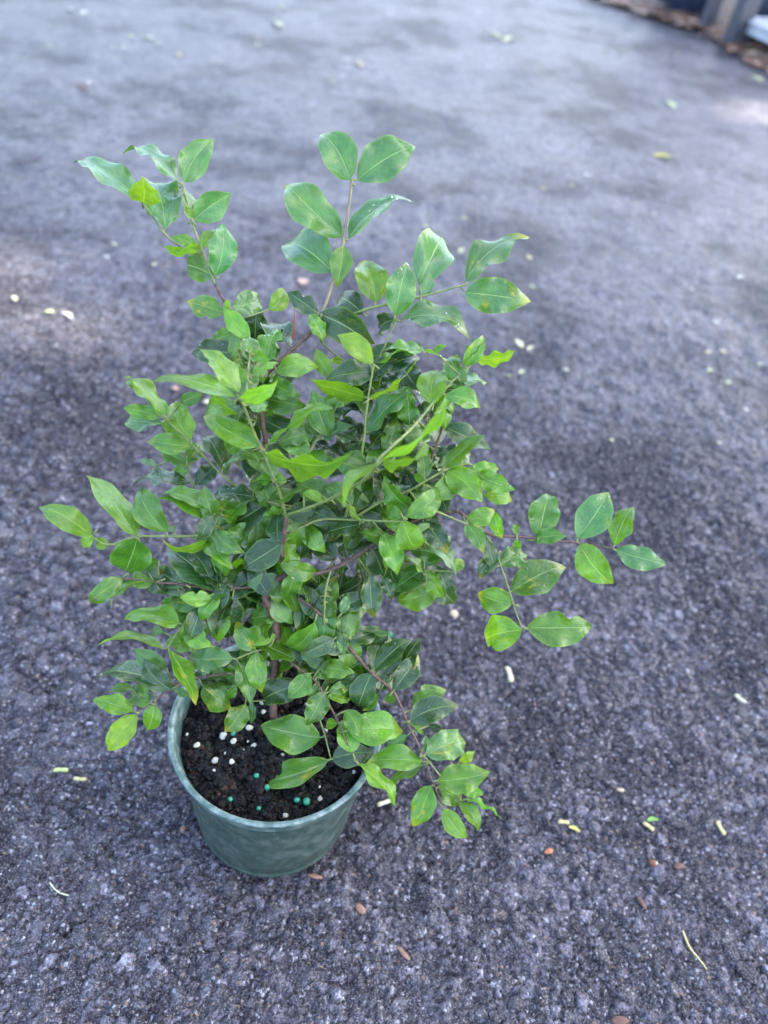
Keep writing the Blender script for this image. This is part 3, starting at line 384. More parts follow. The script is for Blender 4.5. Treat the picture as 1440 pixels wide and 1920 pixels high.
    (20, -2.75, 2.03, 17.86, -2.77, 1.74, 17.41, -3.17, 0.49, 16.58, -0.48, -0.38, 0.79, 0.78, 0, 1),
    (20, -1.18, 2.45, 18.31, -1.68, 2.90, 17.97, -2.89, 4.16, 18.30, 0.16, -0.10, 0.98, 0.89, 2, 0),
    (21, -5.68, 0.08, 14.79, -6.06, 0.86, 14.05, -4.03, 1.77, 13.46, 0.36, -0.22, 0.91, 1.15, 2, 0),
    (21, -2.86, 1.98, 17.80, -3.35, 1.66, 17.73, -4.17, 0.66, 16.64, -0.29, -0.58, 0.76, 0.84, 2, 0),
    (1, -1.61, 4.05, 18.78, -1.40, 4.19, 18.02, -0.60, 3.53, 16.42, -0.32, -0.92, 0.22, 0.95, 0, 0),
    (0, -1.06, 2.00, 16.98, -1.22, 2.88, 16.71, 0.77, 2.64, 16.64, 0.05, 0.07, 1.00, 1.00, 2, 0),
    (0, -0.76, 1.83, 16.31, -1.34, 2.10, 15.33, -1.56, 3.98, 16.15, 0.46, -0.31, 0.84, 1.03, 0, 0),
    (22, -4.29, -0.18, 12.80, -4.94, 0.42, 12.61, -3.07, 0.29, 12.60, 0.02, 0.21, 0.98, 0.94, 0, 1),
    (20, -6.61, 1.73, 17.70, -7.12, 2.33, 17.76, -6.00, 1.57, 16.96, -0.11, -0.80, 0.60, 0.79, 0, 0),
    (7, -0.43, 2.68, 19.50, -0.41, 3.21, 18.56, 0.48, 2.25, 16.50, 0.63, -0.56, 0.53, 1.22, 1, 0),
    (21, -4.25, 1.24, 16.86, -4.13, 1.35, 16.62, -4.05, 3.47, 17.22, 0.75, -0.21, 0.62, 1.10, 0, 1),
    (21, -5.06, 0.66, 15.85, -5.58, 1.01, 15.16, -4.77, 2.63, 16.02, 0.18, -0.53, 0.83, 1.00, 2, 0),
    (1, -1.52, 2.73, 18.28, -1.30, 3.48, 17.89, -0.36, 2.53, 16.07, -0.18, -0.91, 0.38, 1.13, 0, 0),
    (20, -3.23, 1.93, 17.70, -2.82, 2.48, 17.33, -2.67, 4.26, 17.71, 0.88, -0.17, 0.45, 0.92, 2, 1),
    (23, -1.46, 0.60, 14.93, -1.92, 0.90, 14.52, -2.10, 2.69, 15.12, 0.20, -0.29, 0.94, 0.95, 0, 1),
    (22, -2.34, 0.36, 13.08, -2.31, 0.06, 12.59, -4.57, 0.17, 12.34, -0.09, 0.36, 0.93, 1.14, 0, 0),
    (20, -4.29, 1.85, 17.67, -3.98, 2.23, 17.93, -5.44, 3.41, 18.68, 0.28, -0.24, 0.93, 1.01, 0, 0),
    (20, -3.04, 1.97, 17.76, -3.20, 1.83, 17.41, -1.55, 3.11, 18.15, -0.06, -0.45, 0.89, 1.11, 0, 0),
    (0, -0.53, 1.70, 15.80, -0.16, 2.50, 15.29, -1.82, 2.31, 15.08, -0.01, -0.69, 0.73, 0.84, 2, 0),
    (20, -2.17, 2.17, 17.93, -2.49, 2.56, 16.90, -0.96, 3.44, 16.23, 0.58, -0.62, 0.53, 0.95, 2, 0),
    (20, -2.75, 2.03, 17.86, -3.07, 2.07, 18.04, -3.29, 0.81, 17.02, -0.19, -0.60, 0.78, 0.82, 0, 0),
    (24, 4.17, 1.07, 14.67, 3.55, 1.31, 14.54, 2.71, 2.94, 15.80, 0.84, 0.02, 0.53, 1.11, 1, 0),
    (24, 2.96, 1.56, 15.74, 3.45, 2.18, 15.84, 5.46, 2.58, 15.70, -0.07, 0.64, 0.77, 1.03, 1, 0),
    (24, 3.55, 1.30, 15.19, 3.51, 1.99, 14.83, 4.63, 1.06, 12.86, -0.50, -0.86, 0.12, 1.22, 1, 0),
    (24, 2.28, 1.85, 16.34, 1.83, 2.85, 15.78, 2.61, 4.48, 16.91, -0.37, -0.41, 0.84, 1.06, 1, 0),
    (26, 1.27, 0.38, 14.13, 1.69, 0.48, 14.13, 1.72, 2.28, 14.54, -0.46, -0.19, 0.86, 0.92, 0, 1),
    (24, 1.78, 2.03, 16.72, 1.90, 2.50, 17.03, 1.85, 1.08, 15.43, -0.21, -0.73, 0.65, 1.07, 1, 0),
    (27, 1.20, 1.49, 14.60, 0.92, 1.92, 14.87, 2.14, 1.10, 12.85, 0.62, -0.52, 0.59, 1.25, 0, 1),
    (33, 1.82, 1.55, 15.98, 1.86, 1.59, 15.53, 0.29, 2.39, 15.68, 0.10, 0.02, 0.99, 0.89, 1, 1),
    (33, 1.81, 1.68, 16.30, 2.34, 2.27, 15.87, 3.74, 1.33, 14.50, 0.20, -0.70, 0.69, 1.08, 0, 1),
    (24, 4.48, 0.95, 14.41, 5.08, 1.48, 13.34, 5.25, 3.22, 14.63, 0.50, -0.55, 0.67, 1.09, 1, 1),
    (24, 2.64, 1.71, 16.05, 2.37, 1.50, 15.80, 2.54, 3.09, 17.10, 0.15, -0.64, 0.76, 1.03, 1, 0),
    (24, 1.78, 2.03, 16.72, 1.82, 1.87, 16.46, 3.10, 1.09, 15.53, 0.07, -0.71, 0.70, 0.88, 0, 0),
    (24, 4.63, 0.89, 14.28, 4.04, 1.72, 13.25, 6.53, 2.22, 12.08, 0.45, -0.34, 0.82, 1.40, 0, 1),
    (33, 1.71, 2.89, 18.57, 1.11, 3.96, 17.74, 1.58, 2.71, 16.38, -0.43, -0.73, 0.53, 0.95, 1, 0),
    (24, 3.40, 1.36, 15.31, 4.03, 1.26, 14.80, 1.56, 2.17, 14.10, -0.42, -0.62, 0.67, 1.36, 0, 0),
    (26, 1.95, 0.10, 13.79, 2.14, -0.04, 12.97, 4.12, 1.12, 12.96, 0.15, -0.24, 0.96, 1.15, 1, 0),
    (27, 1.25, 1.28, 14.16, 1.54, 1.90, 13.96, 0.72, 3.58, 15.38, -0.08, -0.66, 0.74, 1.17, 0, 0),
    (24, 4.63, 0.89, 14.28, 4.43, 1.33, 14.21, 6.23, 1.71, 13.42, 0.43, -0.58, 0.70, 1.00, 0, 1),
    (33, 1.81, 1.73, 16.40, 1.20, 2.64, 15.52, 3.42, 2.86, 14.35, 0.42, 0.28, 0.86, 1.26, 1, 1),
    (26, 1.95, 0.10, 13.79, 1.84, 1.10, 13.17, 2.97, 3.25, 13.80, 0.20, -0.37, 0.91, 1.26, 0, 1),
    (26, 1.99, 0.07, 13.75, 1.65, 1.03, 13.00, 2.18, 2.89, 13.50, 0.73, -0.36, 0.58, 1.00, 0, 0),
    (27, 1.20, 1.49, 14.60, 1.15, 1.90, 14.31, 0.51, 3.36, 15.54, -0.49, -0.68, 0.55, 1.01, 0, 0),
    (33, 1.70, 2.29, 17.63, 2.06, 2.73, 17.21, 3.50, 1.65, 15.60, 0.34, -0.61, 0.71, 1.20, 1, 0),
    (33, 1.80, 1.77, 16.51, 1.61, 2.48, 16.03, -0.20, 3.76, 16.53, 0.20, -0.11, 0.97, 1.14, 0, 0),
    (33, 1.82, 1.59, 16.09, 2.04, 1.60, 16.01, 3.63, 1.67, 15.12, 0.48, -0.27, 0.83, 0.91, 0, 0),
    (33, 1.82, 1.59, 16.09, 1.67, 1.55, 15.89, 2.36, 3.06, 17.29, -0.19, -0.62, 0.76, 1.09, 0, 1),
    (27, 1.19, 1.77, 15.16, 1.19, 2.47, 14.68, 0.14, 4.16, 15.48, -0.03, -0.44, 0.90, 1.07, 1, 0),
    (24, 1.78, 2.03, 16.72, 1.71, 2.25, 15.74, 0.66, 3.92, 16.78, 0.30, -0.36, 0.88, 1.11, 0, 1),
    (24, 4.63, 0.89, 14.28, 5.05, 1.13, 14.00, 5.75, 2.76, 14.98, -0.00, -0.51, 0.86, 1.01, 0, 0),
    (24, 2.41, 1.81, 16.25, 2.92, 2.09, 15.84, 3.26, 0.79, 14.02, 0.42, -0.70, 0.58, 1.13, 1, 0),
    (33, 1.67, 2.45, 17.95, 1.96, 2.64, 17.71, 1.89, 2.03, 15.59, -0.37, -0.89, 0.27, 1.11, 1, 0),
    (27, 1.20, 1.49, 14.60, 0.77, 1.64, 13.82, 2.50, 2.57, 15.32, -0.08, -0.81, 0.59, 1.24, 0, 1),
    (33, 1.77, 1.98, 16.98, 1.47, 2.72, 15.88, 2.44, 1.54, 14.82, -0.41, -0.77, 0.49, 0.93, 0, 0),
    (32, 6.51, 4.76, 17.87, 6.51, 5.38, 18.00, 4.78, 4.53, 16.56, -0.45, -0.42, 0.79, 1.20, 1, 1),
    (33, 1.82, 1.59, 16.09, 1.99, 2.31, 15.22, 1.98, 0.75, 13.84, -0.41, -0.60, 0.68, 1.04, 0, 0),
    (33, 1.67, 2.45, 17.95, 1.13, 2.72, 17.36, 1.31, 1.79, 15.17, 0.56, -0.75, 0.36, 1.20, 0, 0),
    (33, 1.82, 1.59, 16.09, 1.43, 1.82, 15.31, 0.29, 3.42, 15.39, 0.17, 0.07, 0.98, 0.99, 0, 0),
    (27, 1.18, 2.14, 15.91, 0.83, 2.61, 16.01, 2.69, 1.99, 15.15, 0.41, -0.03, 0.91, 1.07, 0, 0),
    (24, 3.18, 1.46, 15.53, 3.62, 2.19, 14.51, 5.05, 2.93, 14.97, 0.25, -0.81, 0.53, 0.84, 0, 0),
    (26, 2.08, 0.01, 13.66, 2.13, -0.27, 13.10, 0.83, 0.67, 13.71, 0.06, -0.49, 0.87, 0.85, 1, 0),
    (24, 2.53, 1.76, 16.16, 2.17, 2.69, 15.80, 0.57, 3.37, 16.25, 0.14, -0.29, 0.95, 0.90, 0, 0),
    (24, 4.63, 0.89, 14.28, 4.75, 1.60, 13.66, 4.92, 3.47, 14.08, -0.26, -0.19, 0.95, 0.97, 0, 1),
    (33, 1.82, 1.64, 16.19, 1.43, 1.71, 15.75, 2.47, 0.56, 13.81, 0.85, -0.10, 0.52, 1.24, 0, 0),
    (24, 2.41, 1.81, 16.25, 1.79, 2.79, 15.48, 3.97, 3.71, 16.06, 0.04, -0.60, 0.80, 1.22, 1, 1),
    (24, 0.67, 2.28, 17.44, 0.42, 3.03, 16.77, 1.30, 1.66, 14.92, 0.26, -0.71, 0.65, 1.23, 1, 1),
    (24, 5.42, 0.66, 13.77, 5.82, 1.49, 13.71, 6.80, 3.13, 15.06, -0.58, -0.28, 0.77, 1.17, 0, 0),
    (24, 4.95, 0.80, 14.07, 5.07, 1.49, 13.44, 4.51, 3.76, 14.25, -0.45, -0.40, 0.80, 1.24, 0, 1),
    (33, 1.67, 2.61, 18.23, 2.13, 3.34, 17.30, 0.14, 3.39, 16.44, -0.39, -0.20, 0.90, 1.09, 0, 1),
    (16, 4.26, 4.56, 20.81, 4.38, 4.32, 20.69, 2.82, 4.28, 20.96, 0.16, -0.32, 0.93, 0.80, 2, 0),
    (8, -2.42, 4.00, 26.68, -2.99, 5.49, 25.06, -3.95, 5.42, 23.49, -0.14, -0.98, 0.13, 0.92, 2, 1),
    (10, 3.73, 2.37, 27.92, 3.52, 6.52, 25.16, 2.98, 8.46, 26.05, -0.41, -0.47, 0.78, 1.10, 1, 0),
    (10, 2.84, 1.40, 26.86, 2.79, 4.92, 24.22, 4.09, 6.88, 24.53, -0.22, -0.01, 0.97, 1.19, 1, 1),
    (5, -2.52, 8.30, 26.40, -2.70, 8.67, 26.25, -2.81, 10.75, 26.68, 0.23, -0.19, 0.96, 1.06, 1, 1),
    (1, -1.48, 2.64, 18.20, -1.14, 2.78, 18.56, -0.42, 1.67, 17.63, 0.37, -0.44, 0.82, 0.81, 1, 0),
    (2, -3.36, 8.14, 26.35, -4.20, 9.23, 26.09, -4.80, 11.02, 26.89, -0.57, -0.49, 0.66, 1.03, 1, 0),
    (19, -3.90, 3.39, 19.90, -3.36, 3.31, 19.78, -1.57, 3.84, 20.48, -0.03, -0.76, 0.65, 1.00, 2, 1),
    (10, 3.16, 1.24, 27.64, 2.87, 5.73, 23.71, 1.02, 5.48, 24.07, 0.20, -0.87, 0.45, 0.95, 2, 1),
    (9, -3.13, 7.05, 28.12, -3.33, 7.17, 27.48, -2.65, 5.99, 26.86, 0.52, -0.14, 0.84, 0.75, 1, 1),
    (1, -1.67, 5.09, 20.06, -1.31, 4.67, 20.55, -2.57, 6.05, 21.19, 0.04, -0.39, 0.92, 0.98, 1, 1),
    (5, -2.63, 8.21, 26.30, -2.64, 8.65, 25.86, -3.01, 7.28, 25.09, -0.66, -0.22, 0.72, 0.81, 0, 1),
    (34, 0.14, 6.02, 24.44, 0.01, 5.35, 24.33, -1.60, 6.47, 23.87, -0.40, -0.21, 0.89, 1.01, 2, 0),
    (10, 0.88, 2.46, 23.97, 0.56, 4.22, 21.96, 0.29, 3.52, 19.68, -0.79, -0.56, 0.26, 1.20, 1, 0),
    (30, -3.70, 3.81, 20.04, -3.09, 3.57, 20.16, -3.72, 2.64, 18.86, 0.75, -0.65, 0.10, 0.86, 2, 0),
    (19, -3.08, 3.56, 19.95, -2.94, 3.35, 19.53, -4.51, 4.65, 20.07, 0.34, 0.02, 0.94, 1.05, 2, 1),
    (30, -3.51, 3.65, 19.99, -3.65, 2.78, 20.24, -2.48, 3.67, 20.31, 0.45, -0.63, 0.63, 0.73, 1, 1),
    (5, -0.72, 9.91, 28.30, -1.02, 9.86, 28.80, -0.19, 9.17, 27.90, 0.22, -0.67, 0.71, 0.70, 2, 0),
    (10, 4.37, 4.33, 27.44, 4.21, 6.79, 25.28, 2.26, 6.42, 25.38, 0.09, -0.20, 0.97, 0.99, 0, 0),
    (15, 7.49, 5.99, 24.57, 7.05, 5.92, 24.25, 5.81, 4.53, 23.45, 0.21, -0.62, 0.75, 1.01, 2, 1),
    (29, -3.92, 3.54, 21.42, -3.86, 2.95, 21.80, -4.30, 1.93, 20.99, 0.27, -0.67, 0.69, 0.69, 0, 1),
    (28, 5.16, 4.68, 23.27, 5.15, 4.14, 23.09, 3.55, 4.95, 24.06, -0.32, -0.92, 0.24, 1.02, 2, 1),
    (32, 6.45, 4.94, 17.97, 6.25, 5.56, 17.96, 7.56, 7.05, 18.94, 0.10, -0.60, 0.79, 1.10, 1, 0),
    (32, 5.11, 5.23, 19.94, 5.63, 4.53, 19.98, 5.60, 6.33, 21.30, 0.12, -0.59, 0.80, 1.11, 2, 0),
    (32, 6.48, 4.85, 17.92, 6.34, 4.42, 18.46, 4.99, 4.87, 19.11, 0.48, 0.24, 0.84, 0.78, 2, 0),
    (13, 2.26, 8.41, 26.76, 2.08, 8.39, 26.80, 3.32, 8.99, 27.78, -0.20, -0.71, 0.68, 0.85, 0, 0),
    (14, 5.52, 6.02, 22.90, 5.68, 6.98, 22.62, 5.02, 9.14, 23.36, -0.54, -0.42, 0.73, 1.19, 2, 0),
    (8, -0.71, 3.16, 22.93, -0.36, 4.29, 21.86, -0.04, 3.59, 19.63, 0.31, -0.89, 0.33, 1.18, 2, 0),
    (14, 5.80, 8.76, 25.86, 6.04, 9.82, 25.60, 6.84, 10.74, 26.88, -0.61, -0.41, 0.68, 0.89, 1, 0),
    (14, 5.82, 8.64, 25.65, 5.41, 7.73, 25.82, 6.11, 8.68, 27.32, -0.88, -0.08, 0.46, 0.96, 2, 1),
    (20, -4.29, 1.85, 17.67, -3.69, 1.36, 17.63, -5.17, 1.09, 17.78, 0.16, -0.38, 0.91, 0.75, 2, 0),
    (34, -0.11, 5.89, 24.13, 0.01, 6.51, 24.05, 1.82, 5.69, 23.72, 0.21, 0.08, 0.97, 1.01, 0, 1),
    (8, -2.73, 4.08, 27.49, -3.51, 7.03, 25.70, -2.99, 8.60, 26.55, -0.36, -0.35, 0.86, 0.93, 2, 0),
    (2, -4.04, 8.87, 27.36, -4.19, 8.68, 27.86, -4.25, 8.10, 26.60, -0.31, -0.86, 0.41, 0.69, 2, 1),
    (14, 5.76, 9.08, 26.46, 5.97, 9.37, 26.63, 5.12, 10.04, 27.87, 0.83, 0.00, 0.56, 0.82, 1, 1),
    (16, 4.67, 4.71, 21.05, 4.87, 4.32, 21.20, 3.78, 5.92, 21.82, -0.10, -0.42, 0.90, 1.01, 2, 0),
    (29, -3.71, 3.42, 20.46, -3.25, 3.67, 20.21, -4.44, 3.07, 19.37, -0.18, -0.66, 0.73, 0.79, 1, 0),
    (5, -3.07, 7.88, 25.86, -2.73, 8.68, 25.74, -1.01, 8.03, 25.47, -0.13, -0.66, 0.74, 0.93, 1, 0),
    (32, 5.22, 5.30, 19.80, 4.75, 5.05, 20.27, 3.15, 4.83, 20.29, 0.01, 0.03, 1.00, 0.81, 1, 1),
    (7, -0.55, 2.89, 21.38, -0.73, 2.49, 21.16, -0.97, 4.26, 21.62, -0.30, -0.28, 0.91, 0.92, 0, 1),
    (29, -3.45, 3.47, 20.12, -3.44, 4.23, 19.74, -3.93, 3.21, 18.00, 0.25, -0.86, 0.43, 1.03, 1, 1),
    (2, -3.12, 7.93, 25.94, -3.27, 7.86, 25.44, -2.40, 8.88, 26.00, 0.04, -0.50, 0.86, 0.73, 1, 0),
    (0, -0.43, 2.56, 18.66, -0.84, 2.69, 17.58, -0.24, 3.59, 18.57, 0.34, -0.79, 0.51, 0.73, 1, 0),
    (16, 0.07, 2.72, 18.80, -0.22, 2.37, 19.07, -0.77, 3.63, 20.44, 0.71, -0.35, 0.61, 0.97, 2, 1),
    (13, 2.55, 9.21, 27.83, 2.75, 8.80, 28.32, 4.65, 9.56, 28.14, 0.05, 0.12, 0.99, 1.03, 2, 0),
    (1, -1.36, 2.35, 17.95, -0.91, 1.67, 18.15, -2.02, 3.33, 18.84, -0.38, -0.56, 0.73, 1.06, 0, 1),
    (34, 0.28, 6.20, 24.69, 0.07, 6.45, 24.55, -1.55, 5.80, 24.23, -0.06, -0.32, 0.94, 0.89, 1, 0),
    (10, -0.35, 2.90, 22.67, -0.78, 3.79, 21.70, 1.05, 4.44, 22.12, 0.18, -0.84, 0.52, 0.99, 0, 0),
    (10, 4.37, 4.33, 27.44, 4.11, 6.39, 25.38, 5.57, 7.27, 25.55, 0.23, -0.55, 0.81, 0.85, 1, 0),
    (35, 3.37, 3.30, 22.73, 3.94, 4.27, 21.11, 5.04, 2.74, 20.09, 0.19, -0.45, 0.87, 1.07, 2, 0),
    (10, 0.12, 2.73, 23.14, 0.09, 4.43, 21.84, 1.92, 3.77, 21.81, -0.22, -0.65, 0.72, 0.97, 0, 0),
    (20, -1.45, 2.37, 18.19, -1.31, 3.18, 18.03, -2.66, 4.32, 17.97, -0.45, -0.50, 0.74, 0.88, 1, 0),
    (9, -2.87, 5.26, 27.39, -3.12, 6.47, 27.02, -3.80, 7.47, 27.93, 0.70, -0.15, 0.69, 0.76, 1, 1),
    (13, 2.16, 8.17, 26.37, 1.70, 7.69, 26.36, 0.17, 7.08, 25.98, 0.20, -0.83, 0.53, 0.84, 1, 0),
    (19, -1.89, 3.91, 19.98, -1.95, 3.81, 20.84, -2.13, 3.00, 19.14, 0.58, -0.76, 0.30, 0.94, 1, 1),
    (5, -2.63, 8.21, 26.30, -2.68, 8.40, 26.65, -2.43, 10.27, 27.70, -0.30, -0.44, 0.85, 1.08, 2, 1),
    (9, -3.10, 6.83, 28.02, -3.05, 7.64, 27.57, -2.46, 7.23, 26.38, 0.74, -0.42, 0.52, 0.70, 1, 1),
    (13, 2.31, 8.53, 26.95, 2.56, 8.79, 26.88, 1.41, 8.64, 25.02, -0.28, -0.93, 0.25, 1.09, 1, 1),
    (11, 2.40, 5.71, 25.28, 2.11, 6.00, 24.98, 0.66, 7.18, 24.75, -0.09, 0.09, 0.99, 0.94, 0, 0),
    (8, -2.94, 4.12, 27.84, -3.59, 6.47, 25.64, -5.28, 6.15, 24.29, -0.47, -0.52, 0.71, 1.09, 2, 0),
    (32, 4.47, 4.78, 20.54, 4.59, 5.25, 20.29, 2.48, 4.91, 20.65, 0.23, -0.52, 0.82, 1.08, 1, 0),
    (29, -3.84, 3.39, 20.63, -3.97, 3.15, 21.09, -4.67, 4.14, 22.34, -0.05, -0.80, 0.60, 0.87, 1, 0),
    (10, 5.68, 7.94, 27.23, 5.18, 8.44, 26.81, 6.11, 8.07, 24.88, 0.77, -0.44, 0.46, 1.08, 2, 0),
    (20, -2.55, 2.08, 17.88, -2.97, 2.11, 17.66, -4.64, 2.56, 18.09, 0.26, 0.03, 0.97, 0.89, 0, 0),
    (29, -3.58, 3.44, 20.29, -4.00, 3.76, 20.17, -2.68, 3.61, 19.47, 0.31, -0.63, 0.71, 0.75, 1, 1),
    (1, -2.68, 7.22, 24.76, -2.33, 8.13, 24.41, -2.98, 9.09, 25.38, 0.29, -0.58, 0.76, 0.76, 2, 0),
    (31, -2.27, 4.52, 21.86, -2.46, 4.40, 21.62, -0.69, 5.36, 21.30, 0.35, -0.37, 0.86, 1.02, 1, 0),
    (1, -1.79, 5.55, 21.02, -1.75, 5.77, 20.23, -3.54, 7.51, 20.46, 0.37, 0.26, 0.89, 1.25, 2, 1),
    (5, -2.74, 8.13, 26.19, -2.61, 8.61, 26.03, -4.01, 7.87, 25.57, 0.03, -0.56, 0.83, 0.82, 0, 1),
    (19, -2.61, 3.70, 19.96, -2.38, 3.67, 19.83, -1.13, 4.47, 20.94, -0.16, -0.71, 0.69, 0.93, 2, 0),
    (16, -0.09, 2.68, 18.79, 0.23, 2.36, 19.61, -0.20, 1.91, 17.84, 0.35, -0.92, 0.15, 0.94, 1, 1),
    (0, -1.02, 2.29, 18.14, -1.58, 2.55, 18.35, -1.51, 3.68, 19.31, -0.41, -0.57, 0.71, 0.74, 1, 0),
    (10, 3.12, 1.25, 27.50, 3.35, 5.69, 23.59, 1.50, 7.15, 23.69, -0.43, -0.59, 0.68, 1.18, 1, 1),
    (8, -1.10, 3.34, 24.01, -1.03, 3.96, 23.74, -2.38, 3.71, 22.63, -0.65, 0.23, 0.73, 0.88, 1, 0),
    (14, 5.50, 5.83, 22.74, 4.92, 6.33, 22.79, 6.82, 6.80, 23.00, 0.00, -0.42, 0.91, 0.98, 0, 0),
    (1, -1.79, 5.55, 21.02, -2.22, 5.11, 21.25, -2.55, 6.46, 21.91, -0.48, -0.48, 0.73, 0.77, 1, 0),
    (10, 3.80, 2.57, 27.89, 3.37, 5.66, 24.96, 3.71, 6.99, 25.98, 0.03, -0.61, 0.79, 0.86, 1, 0),
    (34, -0.52, 5.67, 23.62, -0.41, 6.10, 22.78, 1.12, 6.73, 23.65, 0.15, -0.91, 0.40, 0.93, 2, 0),
    (10, 4.37, 4.33, 27.44, 4.37, 6.73, 25.62, 3.92, 8.04, 26.89, -0.24, -0.71, 0.66, 0.94, 1, 0),
    (14, 5.87, 8.41, 25.23, 5.94, 8.06, 25.81, 4.38, 8.77, 25.22, -0.37, -0.04, 0.93, 0.90, 2, 0),
    (35, 4.79, 3.12, 23.17, 5.35, 4.42, 21.57, 6.97, 4.99, 20.46, 0.60, -0.51, 0.61, 1.03, 2, 1),
    (14, 5.78, 8.92, 26.16, 5.21, 9.00, 26.21, 6.40, 8.60, 25.12, 0.63, -0.18, 0.76, 0.83, 1, 1),
    (10, 4.20, 3.78, 27.58, 4.16, 6.32, 25.48, 2.96, 6.11, 23.64, -0.75, -0.40, 0.53, 1.10, 2, 0),
    (11, 2.14, 4.37, 22.32, 2.33, 4.14, 22.59, 0.76, 4.95, 22.88, 0.01, -0.31, 0.95, 0.90, 1, 1),
    (16, 7.36, 5.45, 22.20, 6.82, 5.29, 22.15, 5.65, 7.34, 22.58, -0.46, -0.42, 0.78, 1.20, 0, 0),
    (34, -0.27, 5.80, 23.93, -0.48, 6.05, 23.93, 0.42, 7.67, 24.94, -0.41, -0.30, 0.86, 1.05, 1, 0),
    (29, -3.45, 3.47, 20.12, -3.28, 4.13, 19.84, -5.32, 3.68, 19.13, -0.14, -0.61, 0.78, 1.10, 1, 1),
    (29, -3.85, 3.41, 20.72, -3.84, 2.94, 20.79, -2.32, 2.13, 20.41, -0.20, -0.70, 0.69, 0.88, 1, 1),
    (29, -3.91, 3.50, 21.18, -3.44, 3.68, 20.97, -2.33, 5.60, 21.47, -0.14, -0.17, 0.97, 1.14, 2, 0),
    (14, 5.82, 8.64, 25.65, 6.17, 9.02, 25.11, 6.17, 10.33, 25.92, 0.24, -0.51, 0.82, 0.77, 1, 1),
    (10, 6.15, 8.59, 27.56, 6.56, 8.42, 27.18, 5.66, 9.81, 27.94, -0.39, -0.62, 0.68, 0.91, 1, 0),
    (5, -2.31, 8.48, 26.61, -2.08, 7.64, 26.86, -0.20, 8.12, 27.20, 0.04, -0.67, 0.74, 0.99, 2, 1),
    (11, 2.33, 6.28, 26.00, 2.41, 6.98, 25.82, 1.52, 8.46, 26.12, -0.03, -0.22, 0.97, 0.88, 1, 0),
    (9, -3.10, 6.83, 28.02, -2.87, 6.76, 27.67, -3.57, 8.09, 28.33, 0.09, -0.41, 0.91, 0.82, 1, 1),
    (35, 0.30, 3.20, 21.70, 0.09, 4.09, 20.88, 1.40, 3.33, 20.02, 0.06, -0.70, 0.71, 0.87, 2, 1),
    (10, -0.47, 3.01, 22.41, -1.17, 4.12, 21.63, -2.50, 5.13, 22.57, 0.21, -0.50, 0.84, 0.95, 1, 0),
    (28, 5.07, 4.71, 23.34, 4.95, 4.91, 23.40, 6.26, 4.71, 21.95, 0.48, -0.70, 0.53, 0.98, 1, 1),
    (32, 6.48, 4.85, 17.92, 5.94, 5.64, 17.36, 5.00, 4.92, 15.52, -0.58, -0.62, 0.54, 1.10, 0, 0),
    (29, -3.45, 3.47, 20.12, -3.68, 3.39, 19.41, -3.45, 2.54, 17.75, -0.17, -0.89, 0.43, 0.94, 2, 0),
    (10, 5.59, 7.79, 27.18, 5.67, 7.31, 27.31, 7.41, 7.25, 27.10, 0.07, -0.61, 0.79, 0.88, 2, 0),
    (24, 0.39, 2.33, 17.61, 0.96, 2.27, 17.40, -0.44, 2.85, 18.66, 0.70, 0.29, 0.65, 0.99, 1, 0),
    (15, 5.18, 4.97, 23.80, 5.06, 5.34, 23.00, 6.89, 6.08, 22.80, 0.12, -0.04, 0.99, 0.99, 1, 0),
    (14, 5.66, 7.07, 23.60, 6.09, 7.39, 22.84, 7.79, 8.98, 22.98, 0.33, -0.42, 0.84, 1.16, 1, 1),
    (9, -2.80, 4.65, 27.17, -3.49, 6.77, 25.37, -3.75, 6.23, 23.69, -0.80, -0.53, 0.29, 0.89, 1, 0),
    (10, 3.39, 1.37, 28.13, 2.88, 5.03, 24.65, 2.72, 4.59, 22.59, -1.00, 0.04, 0.07, 1.06, 0, 0),
    (14, 5.71, 7.40, 23.87, 5.87, 9.26, 22.87, 5.42, 11.28, 23.67, 0.55, -0.20, 0.81, 1.11, 0, 0),
    (11, 2.32, 5.09, 24.14, 1.84, 6.99, 22.80, 0.08, 6.37, 22.36, 0.19, -0.87, 0.45, 0.96, 0, 0),
    (8, -2.87, 4.11, 27.72, -3.66, 7.32, 24.88, -3.46, 6.00, 23.23, -0.52, -0.69, 0.49, 1.06, 1, 1),
    (11, 2.29, 6.69, 26.55, 1.90, 9.39, 25.17, 4.00, 10.24, 25.45, -0.06, -0.17, 0.98, 1.14, 0, 0),
    (20, -2.65, 2.05, 17.87, -3.12, 3.39, 16.28, -0.80, 2.73, 15.91, 0.01, -0.46, 0.89, 1.22, 0, 0),
    (10, 1.77, 2.14, 25.02, 1.22, 6.05, 21.48, -0.07, 5.58, 19.91, -0.47, -0.66, 0.58, 1.04, 1, 0),
    (35, 0.47, 3.24, 21.82, -0.21, 5.02, 19.64, 1.81, 4.74, 19.34, 0.19, 0.38, 0.91, 1.03, 0, 1),
    (10, 4.66, 5.36, 27.16, 5.38, 8.24, 24.49, 4.56, 9.54, 25.66, 0.67, -0.22, 0.71, 0.96, 0, 1),
    (16, 5.29, 4.93, 21.42, 4.85, 7.44, 19.59, 3.25, 8.92, 21.16, 0.66, -0.09, 0.75, 1.34, 1, 0),
    (20, -2.84, 2.01, 17.82, -2.77, 3.75, 15.99, -2.11, 5.10, 17.54, 0.07, -0.77, 0.64, 1.07, 0, 0),
    (32, 6.42, 5.03, 18.01, 6.88, 6.06, 17.57, 7.73, 4.96, 16.30, 0.30, -0.61, 0.73, 0.94, 0, 0),
    (1, -3.01, 7.78, 25.68, -3.11, 8.88, 25.03, -4.67, 7.74, 24.39, -0.41, 0.06, 0.91, 1.02, 0, 0),
